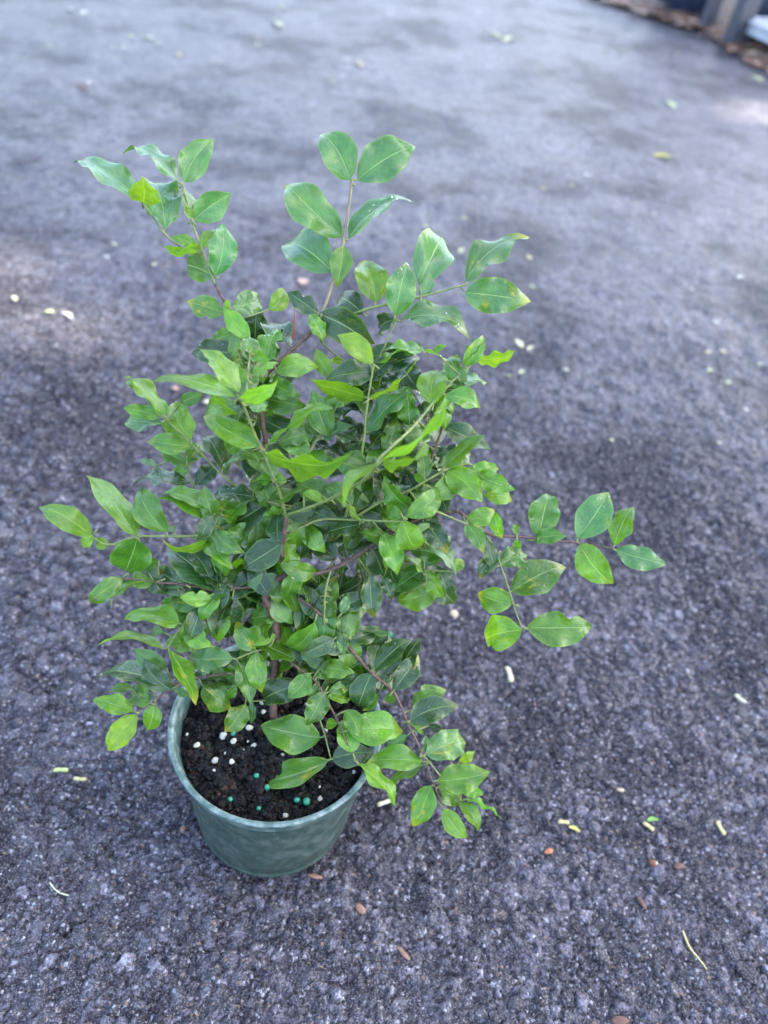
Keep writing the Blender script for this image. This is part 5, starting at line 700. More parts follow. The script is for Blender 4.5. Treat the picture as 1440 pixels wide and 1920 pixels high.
LITTER = [
    ('stem_piece', -13.65, -0.04, 0.96, 0.37, 0.18, 'yg', 'pale yellow green stem piece left of the pot, left one of a close pair'),
    ('stem_piece', -12.26, -0.44, 0.85, 0.33, 0.08, 'straw', 'pale yellow stem piece left of the pot, right one of a close pair'),
    ('stem_piece', 15.13, 12.63, 1.45, 0.52, -1.34, 'cream', 'cream stem piece on the asphalt right of the pot, below the lowest hanging leaves'),
    ('stem_piece', 32.80, 13.78, 0.98, 0.44, -0.78, 'cream', 'pale cream stem piece lying alone at the right side, far from other pieces'),
    ('stem_piece', 6.88, 1.21, 0.95, 0.38, 0.52, 'cream', 'pale stem piece beside the right of the pot rim, under the drooping spray'),
    ('stem_piece', 18.59, 1.85, 0.77, 0.34, 0.08, 'straw', 'short straw coloured stem piece beside a thin yellow sliver'),
    ('stem_piece', 24.27, 2.52, 0.81, 0.35, -0.54, 'straw', 'straw coloured stem piece lying against the bright green sliver'),
    ('stem_piece', 29.22, 3.28, 1.02, 0.39, -1.23, 'straw', 'yellowish stem piece, rightmost in the row of pieces to the right of the pot'),
    ('leaf_sliver', 19.29, 1.47, 0.97, 0.34, -0.30, 'yel', 'thin yellow leaf sliver beside a short straw coloured stem piece'),
    ('leaf_sliver', 24.66, 3.05, 1.06, 0.35, 0.25, 'green', 'bright green leaf sliver lying against a straw coloured stem piece'),
    ('bark_chip', 10.72, 17.80, 0.63, 0.85, -0.24, 'tan', 'tan chip on the asphalt just right of the hanging leaves behind the pot'),
    ('bark_chip', 17.63, -0.17, 0.61, 0.30, 0.32, 'orange', 'small orange brown chip below the short straw stem piece and yellow sliver'),
    ('bark_chip', 26.01, 0.27, 0.38, 0.74, -1.13, 'rust', 'dark reddish bark chip beside the round brown seed'),
    ('bark_chip', 6.33, -5.38, 0.78, 0.59, -0.52, 'tanrust', 'tan and brown chip on the asphalt in front of the pot, right of its base'),
    ('bark_chip', 23.21, -2.35, 0.78, 0.29, -1.08, 'rust', 'dull brown bark sliver below the round brown seed'),
    ('bark_chip', 9.07, -7.27, 0.95, 0.24, -0.60, 'tanrust', 'thin reddish brown bark sliver on the asphalt in front of the pot'),
    ('bark_chip', 21.20, -8.81, 0.99, 0.38, 0.21, 'rust', 'dark brown bark piece at the bottom edge of the photo'),
    ('bark_chip', 3.32, -3.96, 0.82, 0.25, 0.02, 'tanrust', 'brown bark sliver lying at the foot of the green pot'),
    ('bark_chip', -5.10, -2.41, 0.29, 0.49, -0.01, 'tanrust', 'small brown chip standing out left of the pot wall'),
    ('bark_chip', 22.69, 4.86, 0.60, 0.29, 0.17, 'tan', 'small tan chip above the row of stem pieces, right of the drooping spray'),
    ('seed', 24.21, 0.11, 0.57, 0.44, 0.16, 'seed', 'round brown seed with a pale tip on the asphalt right of the pot'),
    ('fallen_leaf', 45.01, 136.00, 4.69, 1.62, 0.18, 'yel', 'yellow fallen leaf lying alone on the far asphalt at upper right'),
    ('fallen_leaf', 52.78, 174.46, 5.57, 2.05, -1.32, 'pgreen', 'pale green fallen leaf on the far asphalt, above the yellow one'),
    ('fallen_leaf', 80.71, 209.72, 5.39, 2.21, -1.05, 'pgreen', 'yellow green fallen leaf near the driveway edge, below the plastic tray'),
    ('fallen_leaf', -61.37, 121.81, 6.17, 1.32, -0.79, 'rust', 'brown fallen leaf on the asphalt at the upper left'),
    ('fallen_leaf', -11.05, 66.64, 1.90, 1.74, -1.20, 'peach', 'peach coloured petal on the asphalt seen behind the middle stem'),
    ('fallen_leaf', -18.97, 40.31, 0.93, 0.75, -0.28, 'peach', 'peach coloured petal on the asphalt left of the shrub, left one of two'),
    ('fallen_leaf', -15.49, 39.36, 0.86, 0.85, -0.28, 'cream', 'cream petal on the asphalt left of the shrub, right one of two'),
    ('fallen_leaf', -34.15, 50.13, 2.27, 0.76, -0.59, 'white', 'whitish petal beside a pale green one at the left'),
    ('fallen_leaf', -36.17, 50.40, 1.35, 0.76, 0.14, 'pgreen', 'pale green petal beside a whitish one at the left'),
    ('fallen_leaf', -61.72, 158.38, 3.56, 1.35, -0.14, 'pyel', 'pale yellow petal in a short line of petals at the upper left, middle one'),
    ('petal', -65.28, 157.81, 1.87, 0.99, -0.46, 'pyel', 'pale yellow petal, sixth from the left at the upper left of the photo'),
    ('petal', -58.92, 156.12, 1.70, 1.10, 0.76, 'pyel', 'pale yellow petal, seventh from the left at the upper left of the photo'),
    ('petal', -82.76, 168.44, 2.35, 1.68, 0.13, 'white', 'whitish petal, second from the left at the upper left of the photo'),
    ('petal', -79.53, 168.73, 4.13, 1.16, 1.62, 'white', 'whitish petal, third from the left at the upper left of the photo'),
    ('petal', -40.52, 185.48, 7.35, 1.80, -1.13, 'pyel', 'pale yellow petal, third from the left along the top middle'),
    ('petal', -42.64, 204.03, 3.43, 1.34, 1.20, 'pgreen', 'pale green petal, fourth from the left along the top middle'),
    ('petal', -40.19, 167.25, 2.80, 1.03, 1.29, 'pyel', 'pale yellow petal, second from the left along the top middle'),
    ('petal', -41.47, 172.20, 1.13, 0.79, 0.16, 'straw', 'straw coloured petal, first from the left along the top middle'),
    ('petal', -20.35, 165.39, 1.84, 1.28, 0.11, 'white', 'whitish petal, seventh from the left along the top middle'),
    ('petal', -17.59, 164.08, 5.14, 1.52, -1.13, 'straw', 'straw coloured petal, eighth from the left along the top middle'),
    ('petal', -20.88, 148.66, 1.83, 0.95, -0.64, 'pyel', 'pale yellow petal, fifth from the left along the top middle'),
    ('petal', -19.24, 154.31, 1.17, 0.73, 0.59, 'white', 'whitish petal, sixth from the left along the top middle'),
    ('petal', 12.13, 209.97, 4.52, 1.98, -0.95, 'pyel', 'pale yellow petal, ninth from the left along the top middle'),
    ('petal', 15.65, 207.81, 7.09, 1.96, 1.19, 'pyel', 'pale yellow petal, tenth from the left along the top middle'),
    ('petal', -60.96, 124.68, 2.21, 0.74, 1.57, 'white', 'whitish petal, fourth from the left at the upper left of the photo'),
    ('petal', -75.93, 141.74, 1.90, 0.57, -0.86, 'pyel', 'pale yellow petal, first from the left at the upper left of the photo'),
    ('petal', -63.75, 148.92, 1.17, 0.83, 0.13, 'cream', 'cream petal, fifth from the left at the upper left of the photo'),
    ('petal', -52.77, 150.50, 3.15, 0.84, -1.04, 'straw', 'straw coloured petal, eighth from the left at the upper left of the photo'),
    ('petal', 46.01, 216.08, 2.96, 1.17, -1.17, 'pgreen', 'pale green petal, first from the left below the driveway edge'),
    ('petal', 62.79, 224.07, 2.23, 1.12, 0.59, 'pgreen', 'pale green petal, second from the left below the driveway edge'),
    ('petal', 43.03, 73.75, 1.20, 0.77, 0.18, 'white', 'whitish petal, tenth from the left on the asphalt right of the shrub'),
    ('petal', 16.48, 60.38, 2.10, 1.05, -1.07, 'pyel', 'pale yellow petal, fifth from the left around the upper right sprigs'),
    ('petal', 17.96, 59.87, 1.65, 0.70, 1.02, 'pyel', 'pale yellow petal, eighth from the left around the upper right sprigs'),
    ('petal', 39.95, 61.59, 1.20, 0.57, 0.67, 'pgreen', 'pale green petal, ninth from the left on the asphalt right of the shrub'),
    ('petal', 40.39, 65.57, 0.96, 0.62, 0.19, 'straw', 'straw coloured petal, eighth from the left on the asphalt right of the shrub'),
    ('petal', 42.32, 66.17, 1.16, 0.62, -1.20, 'straw', 'straw coloured petal, twelfth from the left on the asphalt right of the shrub'),
    ('petal', 41.60, 59.22, 0.90, 0.62, -0.04, 'pgreen', 'pale green petal, thirteenth from the left on the asphalt right of the shrub'),
    ('petal', 46.58, 64.52, 0.79, 0.58, -0.30, 'pgreen', 'pale green petal, sixteenth from the left on the asphalt right of the shrub'),
    ('petal', 41.41, 82.67, 0.92, 0.66, -0.38, 'white', 'whitish petal, seventh from the left on the asphalt right of the shrub'),
    ('petal', 49.59, 88.78, 1.79, 0.77, 0.72, 'white', 'whitish petal, fourteenth from the left on the asphalt right of the shrub'),
    ('petal', 21.91, 55.99, 0.82, 0.54, -0.61, 'cream', 'cream petal, second from the left on the asphalt right of the shrub'),
    ('petal', 25.93, 43.82, 0.78, 0.46, -1.02, 'pyel', 'pale yellow petal, fifth from the left on the asphalt right of the shrub'),
    ('petal', -35.11, 64.22, 1.35, 0.72, -0.49, 'white', 'whitish petal, second from the left on the asphalt left of the shrub'),
    ('petal', -35.52, 68.00, 1.02, 0.52, -0.56, 'pyel', 'pale yellow petal, third from the left on the asphalt left of the shrub'),
    ('petal', -40.78, 51.74, 1.51, 0.59, -0.84, 'cream', 'cream petal, first from the left on the asphalt left of the shrub'),
    ('petal', 29.06, 119.62, 1.51, 1.02, -0.37, 'white', 'whitish petal, fourth from the left on the asphalt right of the shrub'),
    ('petal', 21.18, 110.38, 1.15, 0.68, -0.70, 'straw', 'straw coloured petal, first from the left on the asphalt right of the shrub'),
    ('petal', 26.05, 113.65, 1.43, 0.60, -1.17, 'straw', 'straw coloured petal, third from the left on the asphalt right of the shrub'),
    ('petal', 39.64, 107.58, 1.28, 0.58, 0.74, 'white', 'whitish petal, sixth from the left on the asphalt right of the shrub'),
    ('petal', 8.53, 82.30, 1.86, 0.74, 1.11, 'pyel', 'pale yellow petal, second from the left around the upper right sprigs'),
    ('petal', 18.09, 83.81, 1.96, 0.75, -1.30, 'straw', 'straw coloured petal, seventh from the left around the upper right sprigs'),
    ('petal', 2.93, 88.32, 0.99, 0.60, 0.57, 'pyel', 'pale yellow petal, first from the left around the upper right sprigs'),
    ('petal', 8.55, 93.41, 0.95, 0.62, 0.34, 'pyel', 'pale yellow petal, third from the left around the upper right sprigs'),
    ('petal', 16.72, 54.44, 1.23, 0.53, 1.03, 'pyel', 'pale yellow petal, sixth from the left around the upper right sprigs'),
    ('petal', 18.49, 75.64, 1.16, 0.63, -0.90, 'pgreen', 'pale green petal, ninth from the left around the upper right sprigs'),
    ('petal', -28.96, 64.13, 1.07, 0.50, 1.32, 'pyel', 'pale yellow petal, fourth from the left on the asphalt left of the shrub'),
    ('petal', 42.17, 53.30, 0.80, 0.53, -0.92, 'white', 'whitish petal, fifteenth from the left on the asphalt right of the shrub'),
    ('petal', 15.23, 52.91, 0.64, 0.40, -0.68, 'pgreen', 'pale green petal, fourth from the left around the upper right sprigs'),
    ('petal', 37.84, 46.34, 0.52, 0.37, -0.18, 'cream', 'cream petal, eleventh from the left on the asphalt right of the shrub'),
]
SOIL_BITS = [
    ('perlite_grain', -4.65, -1.17, 0.105, 'whitish perlite grain on the potting soil, first white grain from the left'),
    ('perlite_grain', -3.95, -1.72, 0.174, 'whitish perlite grain on the potting soil, second white grain from the left'),
    ('perlite_grain', -2.63, -3.00, 0.136, 'whitish perlite grain on the potting soil, third white grain from the left'),
    ('perlite_grain', -2.80, -2.23, 0.216, 'whitish perlite grain on the potting soil, fourth white grain from the left'),
    ('perlite_grain', -2.71, -0.91, 0.221, 'whitish perlite grain on the potting soil, fifth white grain from the left'),
    ('perlite_grain', -2.25, -2.55, 0.103, 'whitish perlite grain on the potting soil, sixth white grain from the left'),
    ('perlite_grain', -2.69, -0.66, 0.106, 'whitish perlite grain on the potting soil, seventh white grain from the left'),
    ('perlite_grain', -2.37, -1.87, 0.104, 'whitish perlite grain on the potting soil, eighth white grain from the left'),
    ('perlite_grain', -3.27, 2.68, 0.187, 'whitish perlite grain on the potting soil, ninth white grain from the left'),
    ('perlite_grain', -1.90, -2.40, 0.189, 'whitish perlite grain on the potting soil, tenth white grain from the left'),
    ('perlite_grain', -2.09, -1.24, 0.193, 'whitish perlite grain on the potting soil, eleventh white grain from the left'),
    ('perlite_grain', -1.49, -1.50, 0.087, 'whitish perlite grain on the potting soil, twelfth white grain from the left'),
    ('perlite_grain', -1.39, -0.92, 0.097, 'whitish perlite grain on the potting soil, thirteenth white grain from the left'),
    ('perlite_grain', -1.48, -0.29, 0.214, 'whitish perlite grain on the potting soil, fourteenth white grain from the left'),
    ('perlite_grain', -1.02, -1.14, 0.176, 'whitish perlite grain on the potting soil, fifteenth white grain from the left'),
    ('perlite_grain', -1.13, 1.43, 0.184, 'whitish perlite grain on the potting soil, sixteenth white grain from the left'),
    ('perlite_grain', -0.95, 0.83, 0.145, 'whitish perlite grain on the potting soil, seventeenth white grain from the left'),
    ('perlite_grain', 0.61, -1.38, 0.096, 'whitish perlite grain on the potting soil, eighteenth white grain from the left'),
    ('perlite_grain', 1.43, -4.47, 0.215, 'whitish perlite grain on the potting soil, nineteenth white grain from the left'),
    ('perlite_grain', 1.07, -1.25, 0.105, 'whitish perlite grain on the potting soil, twentieth white grain from the left'),
    ('perlite_grain', 1.40, -1.19, 0.105, 'whitish perlite grain on the potting soil, twenty-first white grain from the left'),
    ('perlite_grain', 1.30, 1.78, 0.120, 'whitish perlite grain on the potting soil, twenty-second white grain from the left'),
    ('perlite_grain', 2.88, -2.84, 0.102, 'whitish perlite grain on the potting soil, twenty-third white grain from the left'),
    ('perlite_grain', 3.05, -3.32, 0.152, 'whitish perlite grain on the potting soil, twenty-fourth white grain from the left'),
    ('perlite_grain', 2.67, 0.33, 0.126, 'whitish perlite grain on the potting soil, twenty-fifth white grain from the left'),
    ('perlite_grain', 4.54, -1.72, 0.122, 'whitish perlite grain on the potting soil, twenty-sixth white grain from the left'),
    ('fertilizer_pellet', -1.45, -4.36, 0.141, 'green fertilizer pellet on the potting soil, first pellet from the left'),
    ('fertilizer_pellet', -2.21, -0.85, 0.203, 'green fertilizer pellet on the potting soil, second pellet from the left'),
    ('fertilizer_pellet', -0.46, -2.88, 0.171, 'green fertilizer pellet on the potting soil, third pellet from the left'),
    ('fertilizer_pellet', 0.05, -4.49, 0.199, 'green fertilizer pellet on the potting soil, fourth pellet from the left'),
    ('fertilizer_pellet', 0.22, -3.39, 0.220, 'green fertilizer pellet on the potting soil, fifth pellet from the left'),
    ('fertilizer_pellet', 1.86, -3.77, 0.185, 'green fertilizer pellet on the potting soil, sixth pellet from the left'),
    ('fertilizer_pellet', 2.36, -3.74, 0.269, 'green fertilizer pellet on the potting soil, seventh pellet from the left'),
    ('bark_chunk', -3.79, -1.06, 0.352, 0.264, 'dark', 'dark damp bark chunk on the potting soil, first from the left'),
    ('bark_chunk', -2.82, -3.52, 0.295, 0.169, 'dark', 'dark damp bark chunk on the potting soil, second from the left'),
    ('bark_chunk', -2.09, -4.01, 0.209, 0.067, 'red', 'reddish brown bark chunk on the potting soil, first from the left'),
    ('bark_chunk', -0.85, -4.24, 0.216, 0.166, 'dark', 'dark damp bark chunk on the potting soil, third from the left'),
    ('bark_chunk', -1.05, -2.75, 0.128, 0.299, 'dark', 'dark damp bark chunk on the potting soil, fourth from the left'),
    ('bark_chunk', -0.24, -3.96, 0.209, 0.209, 'dark', 'dark damp bark chunk on the potting soil, fifth from the left'),
    ('bark_chunk', -0.40, -1.42, 0.149, 0.114, 'red', 'reddish brown bark chunk on the potting soil, second from the left'),
    ('bark_chunk', -0.01, -0.76, 0.265, 0.177, 'dark', 'dark damp bark chunk on the potting soil, sixth from the left'),
    ('bark_chunk', 0.94, -4.32, 0.125, 0.208, 'dark', 'dark damp bark chunk on the potting soil, seventh from the left'),
    ('bark_chunk', 0.42, -1.12, 0.132, 0.088, 'red', 'reddish brown bark chunk on the potting soil, third from the left'),
    ('bark_chunk', 0.00, 1.27, 0.275, 0.101, 'orange', 'orange bark strip on the potting soil, below the shrub stems'),
    ('bark_chunk', 0.91, -0.89, 0.106, 0.079, 'red', 'reddish brown bark chunk on the potting soil, fourth from the left'),
    ('bark_chunk', 2.94, -3.76, 0.210, 0.076, 'red', 'reddish brown bark chunk on the potting soil, fifth from the left'),
    ('bark_chunk', 3.54, -2.22, 0.259, 0.198, 'dark', 'dark damp bark chunk on the potting soil, eighth from the left'),
    ('bark_chunk', 4.11, -1.37, 0.219, 0.175, 'dark', 'dark damp bark chunk on the potting soil, ninth from the left'),
]
STONES = [
    (-7.88, -7.78, 0.416, 0.653),
    (-9.64, -4.57, 0.500, 0.344),
    (-7.52, -8.88, 0.379, 0.495),
    (-9.99, -9.52, 0.634, 0.346),
    (-12.51, -6.50, 0.303, 0.212),
    (10.43, -2.70, 0.644, 0.387),
    (9.66, -2.38, 0.453, 0.291),
    (10.77, -4.30, 0.471, 0.314),
    (-9.11, -6.55, 0.606, 0.424),
    (-11.90, -9.49, 0.577, 0.490),
    (-4.45, -7.67, 0.505, 0.595),
    (-7.88, -5.30, 0.556, 0.464),
    (-9.72, -8.76, 0.350, 0.350),
    (-11.91, -7.85, 0.415, 0.296),
    (8.14, -7.01, 0.331, 0.331),
    (13.16, -0.77, 0.398, 0.564),
    (14.84, -7.90, 0.592, 0.504),
    (26.61, 3.20, 0.773, 0.352),
    (20.45, -5.71, 0.369, 0.307),
    (29.27, -5.24, 0.681, 0.464),
    (6.51, -6.27, 0.304, 0.274),
    (10.41, -4.66, 0.375, 0.281),
    (-4.92, -8.97, 0.407, 0.436),
    (-9.19, -7.14, 0.390, 0.300),
]
TWIGS = [
    ([(25.57, -3.56), (25.91, -4.38), (26.28, -4.98), (26.58, -5.55)], .13, 'straw', 'thin pale straw twig lying on the asphalt at the lower right'),
    ([(-11.45, -6.68), (-11.09, -6.95), (-10.65, -7.14), (-10.15, -7.23)], .09, 'cream', 'short curved whitish rootlet on the asphalt at the lower left'),
    ([(4.63, 0.05), (4.67, -0.67), (4.42, -1.21), (3.92, -1.83)], .13, 'root', 'curved brown rootlet lying against the right side of the green pot'),
]
PELLET = (5.80, 14.45)
ROOTLET = [(0.0473, -0.0209, 0.0481), (0.046, -0.0221, 0.0388), (0.0443, -0.024, 0.0311), (0.0419, -0.0268, 0.0231)]
BUD = (-1.71, 9.49, 27.57)


# ------------------------------------------------------------------ helpers
def tag(o, label=None, cat=None, group=None, kind=None):
    if label: o['label'] = label
    if cat: o['category'] = cat
    if group: o['group'] = group
    if kind: o['kind'] = kind
    return o

def mesh_obj(name, verts, faces, mat=None, parent=None, smooth=True, origin=(0, 0, 0)):
    me = bpy.data.meshes.new(name)
    me.from_pydata([tuple(v) for v in verts], [], faces); me.update()
    if smooth: me.polygons.foreach_set('use_smooth', [True]*len(me.polygons))
    o = bpy.data.objects.new(name, me); COL.objects.link(o)
    if mat: me.materials.append(mat)
    if parent is not None: o.parent = parent
    o.location = origin
    return o

def empty(name, loc):
    o = bpy.data.objects.new(name, None); COL.objects.link(o); o.location = loc; o.empty_display_size = .02
    return o

class NT:
    def __init__(s, name):
        s.m = bpy.data.materials.new(name); s.m.use_nodes = True; s.t = s.m.node_tree
        s.b = s.t.nodes['Principled BSDF']; s.out = s.t.nodes['Material Output']
    def n(s, ty, **kw):
        x = s.t.nodes.new('ShaderNode'+ty)
        for k, v in kw.items():
            if hasattr(x, k): setattr(x, k, v)
            else: s.set(x, k.replace('_', ' '), v)
        return x
    def set(s, x, k, v):
        if hasattr(v, 'is_output') or isinstance(v, bpy.types.NodeSocket): s.t.links.new(v, x.inputs[k])
        else: x.inputs[k].default_value = v
    def link(s, a, b): s.t.links.new(a, b)
    def math(s, op, a, b=None, c=None, clamp=False):
        x = s.t.nodes.new('ShaderNodeMath'); x.operation = op; x.use_clamp = clamp
        for i, v in enumerate((a, b, c)):
            if v is None: continue
            if isinstance(v, bpy.types.NodeSocket): s.link(v, x.inputs[i])
            else: x.inputs[i].default_value = v
        return x.outputs[0]
    def mix(s, fac, a, b, blend='MIX'):
        x = s.t.nodes.new('ShaderNodeMix'); x.data_type = 'RGBA'; x.blend_type = blend
        for i, v in ((0, fac), (6, a), (7, b)):
            if isinstance(v, bpy.types.NodeSocket): s.link(v, x.inputs[i])
            else: x.inputs[i].default_value = (v if i == 0 else tuple(v)+(1,)*(4-len(v)))
        return x.outputs[2]
    def ramp(s, f, lo, hi, a=0., b=1.):
        x = s.t.nodes.new('ShaderNodeMapRange'); x.interpolation_type = 'SMOOTHSTEP'
        s.link(f, x.inputs[0])
        for i, v in ((1, lo), (2, hi), (3, a), (4, b)): x.inputs[i].default_value = v
        return x.outputs[0]
    def noise(s, vec, scale, detail=4, rough=.55):
        x = s.t.nodes.new('ShaderNodeTexNoise'); x.inputs['Scale'].default_value = scale
        x.inputs['Detail'].default_value = detail; x.inputs['Roughness'].default_value = rough
        if vec is not None: s.link(vec, x.inputs['Vector'])
        return x.outputs[0]
    def voro(s, vec, scale, feature='F1'):
        x = s.t.nodes.new('ShaderNodeTexVoronoi'); x.feature = feature; x.inputs['Scale'].default_value = scale
        if vec is not None: s.link(vec, x.inputs['Vector'])
        return x
    def bump(s, h, strength, dist, normal=None):
        x = s.t.nodes.new('ShaderNodeBump'); x.inputs['Strength'].default_value = strength; x.inputs['Distance'].default_value = dist
        s.link(h, x.inputs['Height'])
        if normal is not None: s.link(normal, x.inputs['Normal'])
        return x.outputs[0]
    def p(s, **kw):
        for k, v in kw.items():
            k = k.replace('_', ' ')
            if isinstance(v, bpy.types.NodeSocket): s.link(v, s.b.inputs[k])
            elif isinstance(v, tuple): s.b.inputs[k].default_value = v+(1,)*(4-len(v))
            else: s.b.inputs[k].default_value = v

def simple(name, col, rough=.6, var=.35, scale=300, bump=0.3, spec=.4, dist=.0006):
    k = NT(name); g = k.n('TexCoord').outputs['Object']
    nz = k.noise(g, scale)
    c = k.mix(k.ramp(nz, .3, .7), tuple(v*(1-var) for v in col), tuple(min(1, v*(1+var)) for v in col))
    k.p(Base_Color=c, Roughness=rough, Normal=k.bump(nz, bump, dist)); k.b.inputs['Specular IOR Level'].default_value = spec
    return k.m

# ------------------------------------------------------------------ driveway: one sheet of coarse asphalt out to the horizon
def axis(lo, hi, core, grow, far=150.):
    a = list(np.arange(lo, hi, core))
    for sgn in (1, -1):
        x = hi if sgn > 0 else lo; st = core; out = []
        g = grow if sgn > 0 else grow
        while abs(x) < far:
            st *= (g if abs(x) < 3.2 else 1.12); x += sgn*st; out.append(x)
        a = a+out if sgn > 0 else out[::-1]+a
    return np.array(a)
def axis_y():
    a = list(np.arange(-.16, .27, .0013)); x = a[-1]; st = .0013
    while x < 150: st *= (1.011 if x < 3.2 else 1.12); x += st; a.append(x)
    x = -.16; st = .0013; o = []
    while x > -150: st *= 1.14; x -= st; o.append(x)
    return np.array(o[::-1]+a)
X = axis(-.27, .33, .0013, 1.0125); Y = axis_y()
gx, gy = np.meshgrid(X, Y)
sp = np.maximum(np.gradient(X)[None, :], np.gradient(Y)[:, None])

def h2(i, j, s):
    v = (i.astype(np.int64)*374761393 + j.astype(np.int64)*668265263 + s*974634241) & 0xFFFFFFFF
    v = ((v ^ (v >> 13))*1274126177) & 0xFFFFFFFF
    v = ((v ^ (v >> 16))*2246822519) & 0xFFFFFFFF
    return ((v ^ (v >> 15)) & 0xFFFFFF)/float(0x1000000)
def vnoise(x, y, s):
    i, j = np.floor(x), np.floor(y); u, v = x-i, y-j; u = u*u*(3-2*u); v = v*v*(3-2*v)
    return (h2(i, j, s)*(1-u)+h2(i+1, j, s)*u)*(1-v)+(h2(i, j+1, s)*(1-u)+h2(i+1, j+1, s)*u)*v
def fbm(x, y, s, n=4):
    t = 0; a = .5
    for k in range(n): t = t+a*vnoise(x*2**k, y*2**k, s+k); a *= .5
    return t
def stones(x, y, cell, prob, s):
    cx, cy = np.floor(x/cell), np.floor(y/cell)
    best = np.zeros_like(x); ident = np.zeros_like(x)
    for dx in (-1, 0, 1):
        for dy in (-1, 0, 1):
            i, j = cx+dx, cy+dy
            px, py = (i+h2(i, j, s))*cell, (j+h2(i, j, s+1))*cell
            r = cell*(.32+.42*h2(i, j, s+2)); an = h2(i, j, s+3)*6.283; el = .6+.4*h2(i, j, s+4)
            a, b = x-px, y-py
            p, q = a*np.cos(an)+b*np.sin(an), (-a*np.sin(an)+b*np.cos(an))/el
            d = (np.abs(p)**2.4+np.abs(q)**2.4)**(1/2.4)/r
            hh = r*.62*np.sqrt(np.clip(1-d**2, 0, 1))*(.45+.75*h2(i, j, s+5))
            hh = np.where(h2(i, j, s+6) < prob, hh, 0)
            m = hh > best
            best = np.where(m, hh, best); ident = np.where(m, h2(i, j, s+7)+.001, ident)
    return best, ident
def packed(x, y, cell, prob, s):
    """angular stones packed side by side: height and identity per point"""
    cx, cy = np.floor(x/cell), np.floor(y/cell)
    f1 = np.full_like(x, 9e9); f2 = np.full_like(x, 9e9); ident = np.zeros_like(x); hgt = np.zeros_like(x); tx_ = np.zeros_like(x)
    for dx in (-1, 0, 1):
        for dy in (-1, 0, 1):
            i, j = cx+dx, cy+dy
            ax, ay = x-(i+.1+.8*h2(i, j, s))*cell, y-(j+.1+.8*h2(i, j, s+1))*cell
            d = np.hypot(ax, ay)*(.8+.4*h2(i, j, s+2))
            m = d < f1
            f2 = np.where(m, f1, np.minimum(f2, d)); f1 = np.where(m, d, f1)
            ident = np.where(m, h2(i, j, s+3)+.001, ident)
            on = h2(i, j, s+4) < prob
            hgt = np.where(m, np.where(on, .35+.65*h2(i, j, s+5), 0), hgt)
            tx_ = np.where(m, (ax*(h2(i, j, s+6)-.5)+ay*(h2(i, j, s+7)-.5))/cell, tx_)
    e_ = np.clip((f2-f1)/(cell*.34), 0, 1); e_ = e_*e_*(3-2*e_)
    return np.where(hgt > 0, hgt*cell*.4*e_*(1+tx_*1.1), 0), np.where((hgt > 0) & (e_ > .3), ident, 0)
wx, wy = gx, gy
patch = fbm(gx*9, gy*9, 21, 3)
H = (fbm(gx*160, gy*160, 61, 3)-.5)*.002
tone = np.zeros_like(gx)
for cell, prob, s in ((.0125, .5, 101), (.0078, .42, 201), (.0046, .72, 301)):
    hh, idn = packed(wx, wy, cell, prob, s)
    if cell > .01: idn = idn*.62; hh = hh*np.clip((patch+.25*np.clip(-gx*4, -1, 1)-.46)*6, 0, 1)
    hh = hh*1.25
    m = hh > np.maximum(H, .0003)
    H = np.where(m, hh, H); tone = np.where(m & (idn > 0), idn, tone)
H += (fbm(gx*500, gy*500, 71, 2)-.5)*.0012
fade = np.clip(1.35-sp/.007, 0.0, 1)
H = H*fade + (fbm(gx*5, gy*5, 81, 3)-.5)*.012*np.clip(sp/.004, .25, 1)*np.clip(8-np.hypot(gx, gy), 0, 1)
mf = np.clip(1.3-sp/.014, 0, 1)
relief = (fbm(gx*55, gy*55, 131, 3)-.47)*.0075 + (fbm(gx*21, gy*21, 141, 3)-.47)*.008
H += relief*mf*np.clip(.12+sp/.005, 0, 1)
H -= np.exp(-((np.hypot(gx, gy)/.055)**6))*.004
H -= .005
nx, ny = len(X), len(Y)
co = np.stack([gx, gy, H], -1).reshape(-1, 3).astype(np.float32)
ii = (np.arange(ny-1)[:, None]*nx+np.arange(nx-1)[None, :]).reshape(-1)
quads = np.stack([ii, ii+1, ii+nx+1, ii+nx], -1).astype(np.int32)
me = bpy.data.meshes.new('driveway'); nf = len(quads)
me.vertices.add(len(co)); me.vertices.foreach_set('co', co.reshape(-1))
me.loops.add(nf*4); me.loops.foreach_set('vertex_index', quads.reshape(-1))
me.polygons.add(nf); me.polygons.foreach_set('loop_start', np.arange(nf, dtype=np.int32)*4)
me.polygons.foreach_set('use_smooth', np.ones(nf, dtype=bool))
me.update(calc_edges=True)
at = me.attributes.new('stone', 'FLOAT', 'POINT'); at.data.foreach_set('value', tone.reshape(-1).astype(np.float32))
drive = bpy.data.objects.new('driveway', me); COL.objects.link(drive); drive['kind'] = 'structure'

k = NT('asphalt'); g = k.n('NewGeometry').outputs['Position']
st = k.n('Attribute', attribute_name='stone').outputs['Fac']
n1, n2, n3 = k.noise(g, 7, 5, .6), k.noise(g, 45, 5, .65), k.noise(g, 900, 3, .6)
vv = k.voro(g, 640); vcol = k.n('SeparateColor'); k.link(vv.outputs['Color'], vcol.inputs[0])
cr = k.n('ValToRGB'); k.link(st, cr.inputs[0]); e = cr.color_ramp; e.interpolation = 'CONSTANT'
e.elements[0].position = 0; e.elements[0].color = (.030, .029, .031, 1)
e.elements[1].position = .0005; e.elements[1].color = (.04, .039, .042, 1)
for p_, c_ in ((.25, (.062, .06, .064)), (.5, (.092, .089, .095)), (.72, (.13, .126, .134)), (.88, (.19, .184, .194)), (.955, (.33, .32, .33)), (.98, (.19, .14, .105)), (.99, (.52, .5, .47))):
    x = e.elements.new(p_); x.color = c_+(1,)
n4 = k.noise(g, 24, 6, .7); n5 = k.noise(g, 70, 5, .65)
